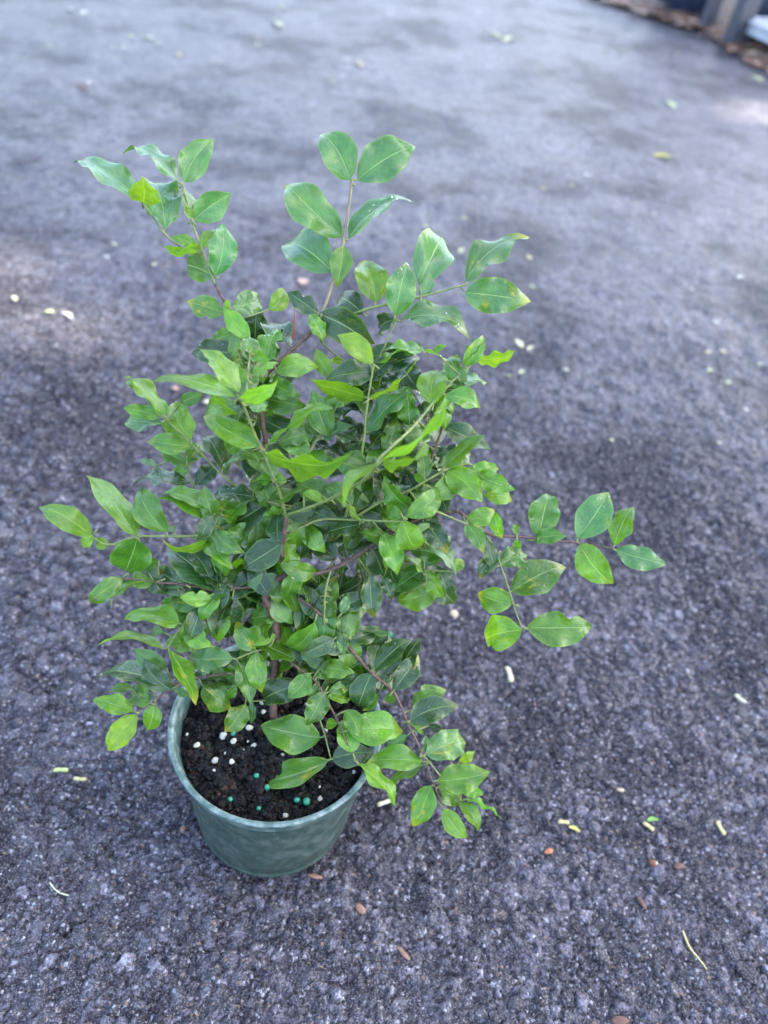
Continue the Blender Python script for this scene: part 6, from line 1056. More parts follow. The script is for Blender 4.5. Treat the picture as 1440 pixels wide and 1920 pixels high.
n6 = k.noise(g, 4.2, 9, .72)
c = k.mix(k.ramp(n2, .32, .68), (.68, .68, .68), (1.25, 1.24, 1.25))
c = k.mix(1.0, cr.outputs[0], c, 'MULTIPLY')
worn = k.math('MULTIPLY', k.ramp(n6, .42, .6, .2, 1.), k.ramp(n4, .4, .62, 0, .36))
c = k.mix(worn, c, (.14, .136, .142))
dark = k.math('MAXIMUM', k.math('MULTIPLY', k.ramp(n5, .55, .4), .6), k.math('MULTIPLY', k.ramp(n6, .58, .4), .85))
c = k.mix(dark, c, (.03, .029, .031))
c = k.mix(k.ramp(n3, .54, .66, 0, .42), c, (.2, .195, .205))
c = k.mix(k.ramp(vcol.outputs[0], .95, .96, 0, .6), c, (.36, .35, .35))
c = k.mix(k.ramp(vcol.outputs[1],   .984, .988, 0, .5), c, (.24, .17, .11))
c = k.mix(1.0, c, (.70, .69, .82), 'MULTIPLY')
gr = k.math('ADD', .5, k.math('MULTIPLY', k.ramp(vcol.outputs[2], 0, 1), 1.05))
gc = k.n('CombineColor'); [k.link(gr, gc.inputs[q]) for q in range(3)]
c = k.mix(.85, c, gc.outputs[0], 'MULTIPLY')
c = k.mix(k.ramp(n3, .5, .66, 0, .6), c, (.22, .21, .225))
c = k.mix(k.ramp(vcol.outputs[0], .955, .965, 0, .6), c, (.34, .33, .34))
c = k.mix(k.ramp(vcol.outputs[1],   .984, .988, 0, .5), c, (.24, .17, .11))
vf = k.voro(g, 210)
bh = k.math('ADD', k.math('MULTIPLY', n3, .5), k.math('MULTIPLY', vv.outputs['Distance'], -.6))
bh = k.math('ADD', bh, k.math('MULTIPLY', vf.outputs['Distance'], -.5))
bh = k.math('ADD', bh, k.math('MULTIPLY', n5, 2.4))
k.p(Base_Color=c, Roughness=k.ramp(n3, .3, .7, .28, .6), Normal=k.bump(bh, 1.0, .0035)); k.b.inputs['Specular IOR Level'].default_value = .5
k.link(k.math('MULTIPLY', k.math('SUBTRACT', 1.05, dark), .5), k.b.inputs['Specular IOR Level'])
k.b.inputs['Specular Tint'].default_value = (1, .93, .99, 1)
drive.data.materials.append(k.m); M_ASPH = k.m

def ground_h(x, y):
    i = min(max(int(np.searchsorted(X, x)), 2), nx-3); j = min(max(int(np.searchsorted(Y, y)), 2), ny-3)
    return float(H[j-2:j+3, i-2:i+3].max())
# embedded dark pebbles of the driveway: pieces of the surface
def lump_mesh(name, seed, sub=2, amp=.22):
    bm = bmesh.new(); bmesh.ops.create_icosphere(bm, subdivisions=sub, radius=1)
    rr = random.Random(seed); ph = [Vector((rr.uniform(-3, 3), rr.uniform(-3, 3), rr.uniform(-3, 3))) for _ in range(4)]
    for v in bm.verts:
        d = sum(math.sin(v.co.dot(p)*1.0+i*1.7) for i, p in enumerate(ph))/4
        v.co *= 1+amp*d
    for f_ in bm.faces: f_.smooth = True
    m = bpy.data.meshes.new(name); bm.to_mesh(m); bm.free(); return m
pm = [lump_mesh('stone', s, 3, .34) for s in range(5)]
for m in pm: m.materials.append(M_ASPH)
for i, (x, y, a, b) in enumerate(STONES):
    o = bpy.data.objects.new('stone', pm[i % 5]); COL.objects.link(o); o.parent = drive
    o.location = (x*CM, y*CM, ground_h(x*CM, y*CM)-min(a, b)*CM*.42); o.scale = (a*CM*1.05, b*CM*1.15, min(a, b)*CM*.55); o.rotation_euler = (random.uniform(-.1, .1), random.uniform(-.1, .1), random.uniform(-.5, .5))

# ------------------------------------------------------------------ planting bed beyond the driveway edge
E_ = [(-14, 30), (-3, 10.2), (-.8, 4.4), (.2, 3.15), (.47, 2.8), (.58, 2.69), (.68, 2.61), (.765, 2.52), (.80, 2.42), (.87, 2.18), (.98, 1.9), (1.2, 1.4), (1.7, .5), (4, -4), (60, -120)]
ed = []
for (p, q) in zip(E_[:-1], E_[1:]):
    n = max(2, min(40, int(math.dist(p, q)/.03)))
    for i in range(n):
        t = i/n; ed.append((p[0]+(q[0]-p[0])*t+random.uniform(-.008, .008), p[1]+(q[1]-p[1])*t+random.uniform(-.008, .008)))
ed.append(E_[-1])
offs = [0, .03, .08, .16, .3, .5, .9, 2, 8, 40, 140]; V = []; Fc = []
for (x, y) in ed:
    for j, d in enumerate(offs):
        z = -.006+.012*min(1, d/.08)+(random.uniform(-.006, .006) if .02 < d < 1 else 0)
        V.append((x+d*.86, y+d*.5, z))
m_ = len(offs)
for i in range(len(ed)-1):
    for j in range(m_-1): Fc.append((i*m_+j, i*m_+j+1, (i+1)*m_+j+1, (i+1)*m_+j))
k = NT('bed_soil'); g = k.n('TexCoord').outputs['Object']
n1, n2 = k.noise(g, 40, 6, .7), k.noise(g, 8, 4)
c = k.mix(k.ramp(n1, .3, .7), (.012, .009, .008), (.05, .034, .026))
k.p(Base_Color=c, Roughness=.9, Normal=k.bump(n1, .8, .01))
bed = mesh_obj('planting_bed', V, Fc, k.m); bed['kind'] = 'structure'
# leaf litter along the bed edge: uncountable
V, Fc, Cc = [], [], []
cols = [(.26, .14, .085), (.17, .085, .05), (.3, .21, .14), (.1, .05, .03), (.4, .29, .22), (.2, .1, .06)]
def edge_pt(t):
    P = [p for p in E_[3:12]]; L = [math.dist(a, b) for a, b in zip(P[:-1], P[1:])]; s = t*sum(L)
    for a, b, l in zip(P[:-1], P[1:], L):
        if s <= l: return a[0]+(b[0]-a[0])*s/l, a[1]+(b[1]-a[1])*s/l
        s -= l
    return P[-1]
for i in range(900):
    x, y = edge_pt(random.random()); d = abs(random.gauss(.0, .1)) if i % 4 == 0 else random.gauss(.02, .025)
    x += d*.86; y += d*.5; a = random.uniform(0, 6.28); l = random.uniform(.012, .035); w = l*random.uniform(.25, .5)
    z = .003+.011*min(1, max(0, d)/.08)+random.uniform(0, .008); b = len(V); tl = random.uniform(-.4, .4)
    for (p, q, h) in ((-l, 0, 0), (0, -w, .1), (l, 0, 0), (0, w, .1)):
        V.append((x+p*math.cos(a)-q*math.sin(a), y+p*math.sin(a)+q*math.cos(a), z+tl*p*.4+h*w))
    Fc += [(b, b+1, b+2), (b, b+2, b+3)]; Cc += [random.choice(cols)]*4
k = NT('dead_leaf'); k.p(Base_Color=k.n('Attribute', attribute_name='tint').outputs['Color'], Roughness=.75)
ll = mesh_obj('leaf_litter', V, Fc, k.m, smooth=False)
ca = ll.data.color_attributes.new('tint', 'FLOAT_COLOR', 'POINT')
ca.data.foreach_set('color', np.array([c_+(1,) for c_ in Cc], dtype=np.float32).reshape(-1))
tag(ll, 'brown and tan dead leaves and bark along the driveway edge', 'leaf litter', None, 'stuff')

# ------------------------------------------------------------------ lathe helper
def lathe(name, prof, mat, parent=None, seg=96, origin=(0, 0, 0), wob=0):
    V, Fc = [], []; n = len(prof)
    for i in range(seg):
        a = 2*math.pi*i/seg; w_ = 1+wob*math.sin(2*a+.6)
        for (r, z) in prof: V.append((r*w_*math.cos(a), r*w_*math.sin(a), z))
    for i in range(seg):
        for j in range(n-1):
            p, q = i*n+j, ((i+1) % seg)*n+j; Fc.append((p, q, q+1, p+1))
    return mesh_obj(name, V, Fc, mat, parent, True, origin)
def S_(prof): return [(r*CM, z*CM) for r, z in prof]
def bevel(o, w=.002, seg=2):
    b = o.modifiers.new('bevel', 'BEVEL'); b.width = w; b.segments = seg; b.limit_method = 'ANGLE'; return o
def box(name, sx, sy, sz, mat, parent=None, loc=(0, 0, 0), rz=0, bev=.003):
    x, y = sx/2, sy/2
    V = [(-x, -y, 0), (x, -y, 0), (x, y, 0), (-x, y, 0), (-x, -y, sz), (x, -y, sz), (x, y, sz), (-x, y, sz)]
    o = mesh_obj(name, V, [(3, 2, 1, 0), (4, 5, 6, 7), (0, 1, 5, 4), (1, 2, 6, 5), (2, 3, 7, 6), (3, 0, 4, 7)], mat, parent, False, loc)
    o.rotation_euler.z = rz
    if bev: bevel(o, bev)
    return o

# ------------------------------------------------------------------ things at the driveway edge
M_NAVY = simple('navy_plastic', (.018, .026, .05), .45, .3, 60, .1, .5)
def nursery_pot(x, y, r, h, label):
    t = empty('nursery_pot', (x, y, .01)); tag(t, label, 'plant pot')
    lathe('wall', [(r*.74, 0), (r*.76, .002), (r*.9, h*.88), (r*.87, h*.87), (r*.72, .01), (.001, .008)], M_NAVY, t, 64)
    lathe('rim', [(r*.9, h*.86), (r*.98, h*.87), (r*1.0, h*.99), (r*.97, h), (r*.93, h), (r*.91, h*.9)], M_NAVY, t, 64)
    lathe('soil', [(.0005, h*.9), (r*.5, h*.91), (r*.92, h*.89)], bpy.data.materials['bed_soil'], t, 48)
    return t
nursery_pot(.745, 2.83, .13, .25, 'large dark blue plastic pot in the leaf litter at the top edge of the photo')
nursery_pot(.99, 2.68, .115, .24, 'dark blue plastic pot standing behind the pair of grey posts')
M_POST = simple('grey_post', (.05, .052, .066), .5, .2, 40, .25, .4)
for (x, y, w, d, h, rz, lab) in ((.765, 2.60, .045, .022, .55, .5, 'narrow grey post, left and rear one of the pair at the driveway edge'),
                                 (.815, 2.44, .06, .036, .55, .55, 'thicker grey post, right and front one of the pair at the driveway edge')):
    t = empty('grey_post', (x, y, 0)); tag(t, lab, 'post', 'grey posts at the driveway edge'); t.rotation_euler.z = rz
    box('upright', w, d, h, M_POST, t, (0, 0, .0), 0, .003)
    box('post_cap', w+.008, d+.008, .012, M_POST, t, (0, 0, h-.002), 0, .003)
    box('foot_plate', w+.012, d+.012, .006, M_POST, t, (0, 0, .012), 0, .002)
# plastic tray with a white tub in it
M_TRAY = simple('tray_plastic', (.42, .44, .47), .4, .15, 30, .05, .5)
tr = empty('plant_tray', (1.005, 2.37, .035)); tr.rotation_euler.z = -1.12
tag(tr, 'grey plastic plant tray raised a little above the bed at the right edge', 'tray')
tl, tw, th = .34, .24, .028
box('tray_floor', tl-.01, tw-.01, .004, M_TRAY, tr, (0, 0, 0), 0, 0)
for (sx, sy, x, y) in ((tl, .006, 0, tw/2), (tl, .006, 0, -tw/2), (.006, tw-.006, tl/2-.003, 0), (.006, tw-.006, -tl/2+.003, 0)):
    box('tray_side', sx, sy, th, M_TRAY, tr, (x, y, 0), 0, .001)
for (sx, sy, x, y) in ((tl+.02, .016, 0, tw/2+.006), (tl+.02, .016, 0, -tw/2-.006), (.016, tw-.004, tl/2+.002, 0), (.016, tw-.004, -tl/2-.002, 0)):
    box('tray_lip', sx, sy, .004, M_TRAY, tr, (x, y, th+.0005), 0, .001)
for sx in (-1, 1):
    for sy in (-1, 1): box('foot', .03, .03, .034, M_NAVY, tr, (sx*(tl/2-.03), sy*(tw/2-.03), -.0342), 0, .002)
M_WHITE = simple('white_plastic', (.75, .76, .78), .4, .05, 30, .05, .5)
tb = empty('white_tub', (.985, 2.40, .0395)); tag(tb, 'round white plastic tub sitting in the grey tray', 'tub')
lathe('tub_wall', [(.001, 0), (.045, 0), (.052, .002), (.062, .05), (.066, .052), (.066, .056), (.058, .056), (.05, .01), (.001, .008)], M_WHITE, tb, 48)

# ------------------------------------------------------------------ litter on the asphalt
LC = dict(yg=(.55, .62, .22), straw=(.62, .55, .24), cream=(.66, .63, .42), yel=(.62, .56, .14), green=(.2, .42, .09), pgreen=(.46, .52, .25), tan=(.5, .38, .26),
          orange=(.45, .16, .07), rust=(.13, .06, .045), tanrust=(.27, .15, .1), seed=(.2, .07, .03), root=(.62, .4, .27), peach=(.6, .36, .26), white=(.6, .58, .52), pyel=(.6, .6, .34))
LM = {k_: simple('litter_'+k_, tuple(q*.62 for q in v_), .6, .22, 900, .3) for k_, v_ in LC.items()}
def stem_piece(l, w, mat, bend):
    V, Fc = [], []; n = 7; seg = 8
    for i in range(n):
        t = i/(n-1); x = (t-.5)*l; y = bend*l*(t-.5)**2; r = w*(.5+.04*math.sin(t*9))
        if i in (0, n-1): r *= .82
        for s in range(seg):
            a = 2*math.pi*s/seg; V.append((x, y+r*math.cos(a), r*.8*math.sin(a)+r*.75))
    for i in range(n-1):
        for s in range(seg): Fc.append((i*seg+s, i*seg+(s+1) % seg, (i+1)*seg+(s+1) % seg, (i+1)*seg+s))
    Fc += [tuple(range(seg))[::-1], tuple((n-1)*seg+s for s in range(seg))]
    return V, Fc
def flake(l, w, curl):
    V, Fc = [], []; n, mm = 8, 5; th = .0004
    for lay in (0, 1):
        for i in range(n):
            t = i/(n-1); hw = w*.5*max(.08, math.sin(math.pi*min(1, t*.92+.06))**.7)
            for j in range(mm):
                s = j/(mm-1)*2-1
                V.append(((t-.5)*l, s*hw+curl*.3*l*math.sin(t*3.1), .0008+lay*th+abs(curl)*hw*s*s+abs(curl)*.3*l*(t-.4)**2))
    o = n*mm
    for i in range(n-1):
        for j in range(mm-1):
            a = i*mm+j; Fc += [(a+o, a+mm+o, a+mm+1+o, a+1+o), (a, a+1, a+mm+1, a+mm)]
    rim_ = [i*mm for i in range(n)]+[(n-1)*mm+j for j in range(1, mm)]+[i*mm+mm-1 for i in range(n-2, -1, -1)]+[j for j in range(mm-2, 0, -1)]
    for a, b in zip(rim_, rim_[1:]+rim_[:1]): Fc.append((a, b, b+o, a+o))
    return V, Fc
KG = dict(stem_piece=('cut stem', 'cut stem pieces scattered on the asphalt'), leaf_sliver=('leaf piece', 'leaf slivers on the asphalt'), bark_chip=('bark chip', 'brown chips on the asphalt'),
          fallen_leaf=('fallen leaf', 'fallen leaves on the far asphalt'), petal=('petal', 'small pale petals strewn on the far asphalt'), seed=('seed', None))
for (kind, x, y, l, w, a, c_, lab) in LITTER:
    l *= CM; w *= CM
    if kind == 'stem_piece': V, Fc = stem_piece(l*.92, w*.72, None, random.uniform(-.25, .25))
    elif kind in ('leaf_sliver', 'fallen_leaf', 'petal'): V, Fc = flake(l*.8, w*.8, random.uniform(.15, .5))
    else: V = None
    if V is None:
        m = lump_mesh(kind, random.random(), 2, .55 if kind == 'bark_chip' else .05)
        for v in m.vertices: v.co = (v.co.x*l/2, v.co.y*w/2, v.co.z*(min(l, w)*(.25 if kind == 'bark_chip' else .45)))
        o = bpy.data.objects.new(kind, m); COL.objects.link(o); m.materials.append(LM[c_]); dz = min(l, w)*.15
    else: o = mesh_obj(kind, V, Fc, LM[c_]); dz = -.0004
    o.location = (x*CM, y*CM, ground_h(x*CM, y*CM)+dz); o.rotation_euler = (random.uniform(-.06, .06), random.uniform(-.06, .06), a)
    cat, grp = KG[kind]
    tag(o, lab, cat, grp)
    if kind == 'seed':
        hm = lump_mesh('seed_tip', 3, 1, .1); hm.materials.append(LM['cream'])
        h_ = bpy.data.objects.new('seed_tip', hm); COL.objects.link(h_); h_.parent = o
        h_.location = (l*.3, -w*.1, w*.28); h_.scale = (l*.17, l*.17, l*.14)

def tube(points, r0, r1, seg=8, knots=None):
    P = [Vector(p) for p in points]; V, Fc = [], []; n = len(P)
    nrm = None
    for i in range(n):
        d = (P[min(i+1, n-1)]-P[max(i-1, 0)]).normalized()
        if nrm is None: nrm = d.orthogonal().normalized()
        nrm = (nrm-d*nrm.dot(d)).normalized(); b = d.cross(nrm)
        r = r0+(r1-r0)*i/(n-1)
        if knots: r *= knots[i]
        for s in range(seg):
            a = 2*math.pi*s/seg; V.append(P[i]+r*(math.cos(a)*nrm+math.sin(a)*b))
    for i in range(n-1):
        for s in range(seg): Fc.append((i*seg+s, i*seg+(s+1) % seg, (i+1)*seg+(s+1) % seg, (i+1)*seg+s))
    Fc += [tuple(range(seg))[::-1], tuple((n-1)*seg+s for s in range(seg))]
    return V, Fc
def smooth_path(P, k=5):
    P = [np.array(p, float) for p in P]; out = []
    for i in range(len(P)-1):
        p0, p1, p2, p3 = P[max(i-1, 0)], P[i], P[i+1], P[min(i+2, len(P)-1)]
        for j in range(k):
            t = j/k
            out.append(.5*((2*p1)+(-p0+p2)*t+(2*p0-5*p1+4*p2-p3)*t*t+(-p0+3*p1-3*p2+p3)*t**3))
    out.append(P[-1]); return out
for i, (pts, wd, c_, lab) in enumerate(TWIGS):
    P = []
    if i == 2:   # the rootlet stands against the pot wall
        P = ROOTLET
        P = [tuple(v*CM for v in p) for p in P]
    else:
        for (x, y) in pts: P.append((x*CM, y*CM, ground_h(x*CM, y*CM)+wd*CM*.4))
    o0 = Vector(P[0]); V, Fc = tube([Vector(p)-o0 for p in smooth_path(P)], wd*CM*.5, wd*CM*.4, 6)
    o = mesh_obj('rootlet' if i else 'dry_twig', V, Fc, LM[c_], None, True, o0); tag(o, lab, 'twig')

# ------------------------------------------------------------------ the green pot
k = NT('green_pot'); g = k.n('TexCoord').outputs['Object']
mp = k.n('Mapping'); mp.inputs['Scale'].default_value = (1, 1, 1.5); k.link(g, mp.inputs[0])
n1, n2, n3 = k.noise(g, 95, 9, .78), k.noise(g, 420, 6, .75), k.noise(g, 600, 2)
c = k.mix(k.ramp(n1, .42, .66, 0, .75), (.022, .047, .035), (.08, .1, .09))
c = k.mix(k.ramp(n2, .55, .75, 0, .5), c, (.17, .195, .18))
c = k.mix(k.ramp(n3, .66, .72, 0, .3), c, (.06, .06, .05))
k.p(Base_Color=c, Roughness=k.ramp(n1, .35, .7, .38, .62), Normal=k.bump(n2, .06, .0005)); k.b.inputs['Specular IOR Level'].default_value = .45
k.b.inputs['Subsurface Weight'].default_value = .0
M_POT = k.m
k = NT('green_pot_rim'); g = k.n('TexCoord').outputs['Object']; n2 = k.noise(g, 160, 5, .7)
c = k.mix(k.ramp(n2, .4, .65), (.04, .082, .07), (.15, .2, .185))
k.p(Base_Color=c, Roughness=.42, Normal=k.bump(n2, .15, .0005)); M_RIM = k.m
pot = empty('plant_pot', (0, 0, 0)); tag(pot, 'round sage green plastic pot with pale rim holding the leafy shrub', 'plant pot')
lathe('wall', S_([(.01, .25), (4.2, .25), (4.35, .02), (4.6, .0), (4.66, .12), (4.68, .62), (4.62, .70), (4.72, .80), (4.92, 3.2), (5.12, 6.0), (5.28, 8.0), (5.32, 8.35), (5.2, 8.5), (5.1, 8.3), (4.9, 6), (4.55, .8), (.01, .5)]), M_POT, pot, 128, wob=.004)
lathe('rim', S_([(5.26, 8.25), (5.40, 8.22), (5.50, 8.5), (5.62, 9.2), (5.70, 9.42), (5.74, 9.5), (5.72, 9.58), (5.64, 9.62), (5.5, 9.6), (5.42, 9.5), (5.33, 9.1), (5.2, 8.4)]), M_RIM, pot, 128, wob=.004)

# potting soil: crumbs of bark and peat, joined
V, Fc = [], []; nr, ns = 22, 90
for i in range(nr):
    r = 5.14*CM*(i/(nr-1))**.8+1e-4
    for s in range(ns):
        a = 2*math.pi*s/ns; x, y = r*math.cos(a), r*math.sin(a)
        V.append((x, y, (8.45+.25*(1-(r/(5.14*CM))**2))*CM+.0028*math.sin(x*310+1.3*math.sin(y*210))*math.sin(y*270+1.1)+random.uniform(-.001, .0012)))
for i in range(nr-1):
    for s in range(ns): Fc.append((i*ns+s, (i+1)*ns+s, (i+1)*ns+(s+1) % ns, i*ns+(s+1) % ns))
SCOL = [(.006, .005, .0045)]*len(V)
ico = lump_mesh('crumb', 7, 1, .25); iv = np.array([v.co[:] for v in ico.vertices]); ifc = [tuple(p.vertices) for p in ico.polygons]
for i in range(6000):
    r = 5.02*CM*math.sqrt(random.random()); a = random.uniform(0, 6.283); sz = random.choice([.0004, .0006, .0008, .0012, .0018])*random.uniform(.7, 1.3)
    sc = np.array([sz*random.uniform(.7, 2.2), sz, sz*random.uniform(.35, .8)]); an = random.uniform(0, 6.28); tl = random.uniform(-.5, .5)
    M = np.array([[math.cos(an), -math.sin(an), 0], [math.sin(an), math.cos(an), 0], [0, 0, 1]]) @ np.array([[math.cos(tl), 0, math.sin(tl)], [0, 1, 0], [-math.sin(tl), 0, math.cos(tl)]])
    pv = (iv*sc) @ M.T + np.array([r*math.cos(a), r*math.sin(a), (8.5+.25*(1-(r/(5.14*CM))**2))*CM+.0028*math.sin(r*math.cos(a)*310+1.3*math.sin(r*math.sin(a)*210))*math.sin(r*math.sin(a)*270+1.1)+random.uniform(-.0002, .0014)])
    SCOL += [random.choice([(.0022, .002, .0019)]*14+[(.004, .003, .0028)]*8+[(.01, .006, .004)]*3+[(.035, .021, .013), (.016, .016, .008)])]*len(pv)
    b = len(V); V += [tuple(p) for p in pv]; Fc += [tuple(b+q for q in f_) for f_ in ifc]
k = NT('potting_mix'); g = k.n('TexCoord').outputs['Object']; n1, n2 = k.noise(g, 260, 4, .7), k.noise(g, 700, 3)
tv = k.n('Attribute', attribute_name='tint').outputs['Color']
c = k.mix(1., tv, k.mix(k.ramp(n1, .35, .7), (.35, .35, .35), (1.1, 1.05, 1.0)), 'MULTIPLY')
k.p(Base_Color=c, Roughness=k.ramp(n1, .4, .6, .35, .85), Normal=k.bump(n2, .5, .0006)); k.b.inputs['Specular IOR Level'].default_value = .18
soil = mesh_obj('potting_soil', V, Fc, k.m, None, False)
ca = soil.data.color_attributes.new('tint', 'FLOAT_COLOR', 'POINT'); ca.data.foreach_set('color', np.array([c_+(1,) for c_ in SCOL], dtype=np.float32).reshape(-1))
tag(soil, 'dark moist potting soil filling the green pot', 'soil', None, 'stuff')
def soil_z(x, y): return (8.56+.25*(1-((x*x+y*y)/26.4)))*CM+.0028*math.sin(x*3.1+1.3*math.sin(y*2.1))*math.sin(y*2.7+1.1)
M_PER = simple('perlite', (.4, .375, .3), .7, .35, 900, .5); M_GRE = simple('green_pellet', (.01, .17, .09), .4, .15, 400, .1, .5)
BK = dict(red=simple('bark_red', (.11, .045, .03), .6, .4, 400, .5), dark=simple('bark_dark', (.012, .009, .009), .7, .6, 700, .8, .15), orange=simple('bark_orange', (.4, .13, .05), .6, .3, 300, .4))
perm = [lump_mesh('perlite_grain', s, 2, .42) for s in (1, 2, 3)]; grem = lump_mesh('fertilizer_pellet', 9, 2, .03)
for m in perm: m.materials.append(M_PER)
grem.materials.append(M_GRE)
bkm = {}
for q in SOIL_BITS:
    kind, x, y, r = q[:4]
    if kind == 'bark_chunk':
        m = lump_mesh(kind, random.random(), 2, .5); m.materials.append(BK[q[5]])
        o = bpy.data.objects.new(kind, m); COL.objects.link(o); o.scale = (r*CM*.8, q[4]*CM*.9, min(r, q[4])*CM*.4); o.rotation_euler = (random.uniform(-.25, .25), random.uniform(-.25, .25), random.uniform(-.3, .3))
        o.location = (x*CM, y*CM, soil_z(x, y)+.0004)
        tag(o, q[6], 'bark', 'bark chunks on the potting soil')
    else:
        me_ = random.choice(perm) if kind == 'perlite_grain' else grem
        o = bpy.data.objects.new(kind, me_); COL.objects.link(o); r *= random.uniform(.65, .95); o.scale = (r*CM, r*CM*random.uniform(.85, 1.1), r*CM*(.95 if kind != 'perlite_grain' else .75)); o.rotation_euler.z = random.uniform(0, 6)
        o.location = (x*CM, y*CM, soil_z(x, y)+r*CM*.3+.0014)
        if kind == 'perlite_grain': tag(o, q[4], 'perlite', 'perlite grains on the potting soil')
        else: tag(o, q[4], 'fertilizer pellet', 'fertilizer pellets on the potting soil')
o = bpy.data.objects.new('fertilizer_pellet', grem); COL.objects.link(o); px_, py_ = PELLET; o.scale = (.0024,)*3
o.location = (px_*CM, py_*CM, ground_h(px_*CM, py_*CM)+.0018); tag(o, 'green round fertilizer pellet lying on the asphalt behind the pot', 'fertilizer pellet')

# ------------------------------------------------------------------ the shrub
def leaf_material():
    k = NT('leaf'); t = k.t
    uv = k.n('UVMap').outputs[0]; sx = k.n('SeparateXYZ'); k.link(uv, sx.inputs[0])
    u, v = sx.outputs[0], sx.outputs[1]
    oi = k.n('ObjectInfo'); rnd = oi.outputs['Random']
    colr = k.mix(1., oi.outputs['Color'], k.n('Attribute', attribute_name='leaf_tone').outputs['Color'], 'ADD')
    wet = k.n('Attribute', attribute_type='OBJECT', attribute_name='wetness').outputs['Fac']
    spot = k.n('Attribute', attribute_type='OBJECT', attribute_name='spotting').outputs['Fac']
    thin = k.n('Attribute', attribute_type='OBJECT', attribute_name='thinness').outputs['Fac']
    a = k.math('MULTIPLY', k.math('ABSOLUTE', k.math('SUBTRACT', u, .5)), 2.0)
    vec = k.n('CombineXYZ'); k.link(u, vec.inputs[0]); k.link(v, vec.inputs[1]); k.link(k.math('MULTIPLY', rnd, 37.), vec.inputs[2])
    vec = vec.outputs[0]
    warp = k.noise(vec, 6, 3)
    mid = k.ramp(a, .012, .06, 1, 0)
    q = k.math('ADD', k.math('SUBTRACT', k.math('MULTIPLY', v, 9.5), k.math('MULTIPLY', k.math('POWER', a, .8), 3.0)), k.math('MULTIPLY', warp, 1.1))
    fr = k.math('ABSOLUTE', k.math('SUBTRACT', k.math('FRACT', q), .5))
    vein = k.math('MULTIPLY', k.ramp(fr, .0, .085, 1, 0), k.ramp(a, .75, .98, .8, 0))
    vo = k.voro(vec, 16, 'DISTANCE_TO_EDGE'); net = k.ramp(vo.outputs['Distance'], .0, .05, .5, 0)
    blot = k.noise(vec, 3.2, 4, .6)
    base = k.mix(k.ramp(blot, .3, .72), k.mix(1., colr, (.72, .78, .85), 'MULTIPLY'), k.mix(1., colr, (1.35, 1.22, .95), 'MULTIPLY'))
    base = k.mix(k.ramp(a, .82, 1., 0, .3), base, (.16, .26, .03))
    veins = k.math('MAXIMUM', k.math('MULTIPLY', vein, .3), k.math('MULTIPLY', net, .2))
    lightc = k.mix(.6, k.mix(1., colr, (1.7, 1.6, 1.3), 'MULTIPLY'), (.17, .3, .1))
    base = k.mix(veins, base, lightc)
    base = k.mix(k.math('MULTIPLY', mid, .6), base, k.mix(.5, lightc, (.3, .42, .16)))
    # yellow blotches and brown specks on the ageing leaves
    sn = k.noise(vec, 2.6, 5, .65)
    ym = k.math('MULTIPLY', k.ramp(sn, .56, .72), spot); bm_ = k.math('MULTIPLY', k.ramp(sn, .68, .74), spot)
    tipy = k.math('MULTIPLY', k.ramp(v, .72, 1., 0, .8), spot)
    base = k.mix(k.math('MULTIPLY', k.math('MAXIMUM', ym, tipy), .75), base, (.34, .31, .025))
    base = k.mix(k.math('MULTIPLY', bm_, .85), base, (.2, .085, .02))
    sp_ = k.voro(vec, 13); speck = k.math('MULTIPLY', k.ramp(sp_.outputs['Distance'], .05, .1, .6, 0), k.ramp(k.noise(vec, 4), .55, .6))
    base = k.mix(k.math('MULTIPLY', speck, .6), base, (.34, .3, .14))
    geo = k.n('NewGeometry'); back = geo.outputs['Backfacing']
    under = k.mix(.5, k.mix(1., base, (1.7, 1.6, 1.6), 'MULTIPLY'), (.16, .26, .11))
    base2 = k.mix(back, base, under)
    # roughness: waxy when dry, glassy where a water film lies
    film = k.math('MULTIPLY', k.ramp(k.noise(vec, 2.2, 3), .4, .5), wet)
    dry = k.math('ADD', .26, k.math('MULTIPLY', back, .28))
    rough = k.math('ADD', k.math('MULTIPLY', dry, k.math('SUBTRACT', 1., film)), k.math('MULTIPLY', film, .08))
    hgt = k.math('ADD', k.math('MULTIPLY', veins, -.5), k.math('MULTIPLY', k.noise(vec, 7, 3), 1.1))
    hgt = k.math('SUBTRACT', hgt, k.math('MULTIPLY', mid, 1.0))
    drops = k.math('MULTIPLY', k.ramp(k.voro(vec, 20).outputs['Distance'], .1, .42, 1, 0), film)
    k.b.inputs['Specular Tint'].default_value = (1, 1, .9, 1)
    nrm = k.bump(k.math('ADD', hgt, k.math('MULTIPLY', drops, .9)), .55, .0007)
    k.p(Base_Color=base2, Roughness=rough, Normal=nrm); k.b.inputs['Specular IOR Level'].default_value = .4
    k.link(k.math('MULTIPLY', k.math('SUBTRACT', 1., back), .32), k.b.inputs['Coat Weight']); k.b.inputs['Coat Roughness'].default_value = .16
    tr = k.n('BsdfTranslucent'); k.link(k.mix(1., base, (2.0, 1.95, .7), 'MULTIPLY'), tr.inputs['Color'])
    k.link(nrm, tr.inputs['Normal'])
    mx = t.nodes.new('ShaderNodeMixShader'); k.link(thin, mx.inputs[0])
    k.link(k.b.outputs[0], mx.inputs[1]); k.link(tr.outputs[0], mx.inputs[2]); k.link(mx.outputs[0], k.out.inputs[0])
    return k.m
M_LEAF = leaf_material()
k = NT('water'); k.p(Base_Color=(1, 1, 1), Roughness=.03); k.b.inputs['Transmission Weight'].default_value = 1; k.b.inputs['IOR'].default_value = 1.33; M_WATER = k.m
k = NT('brown_bark'); g = k.n('TexCoord').outputs['Object']; n1 = k.noise(g, 420, 5, .7)
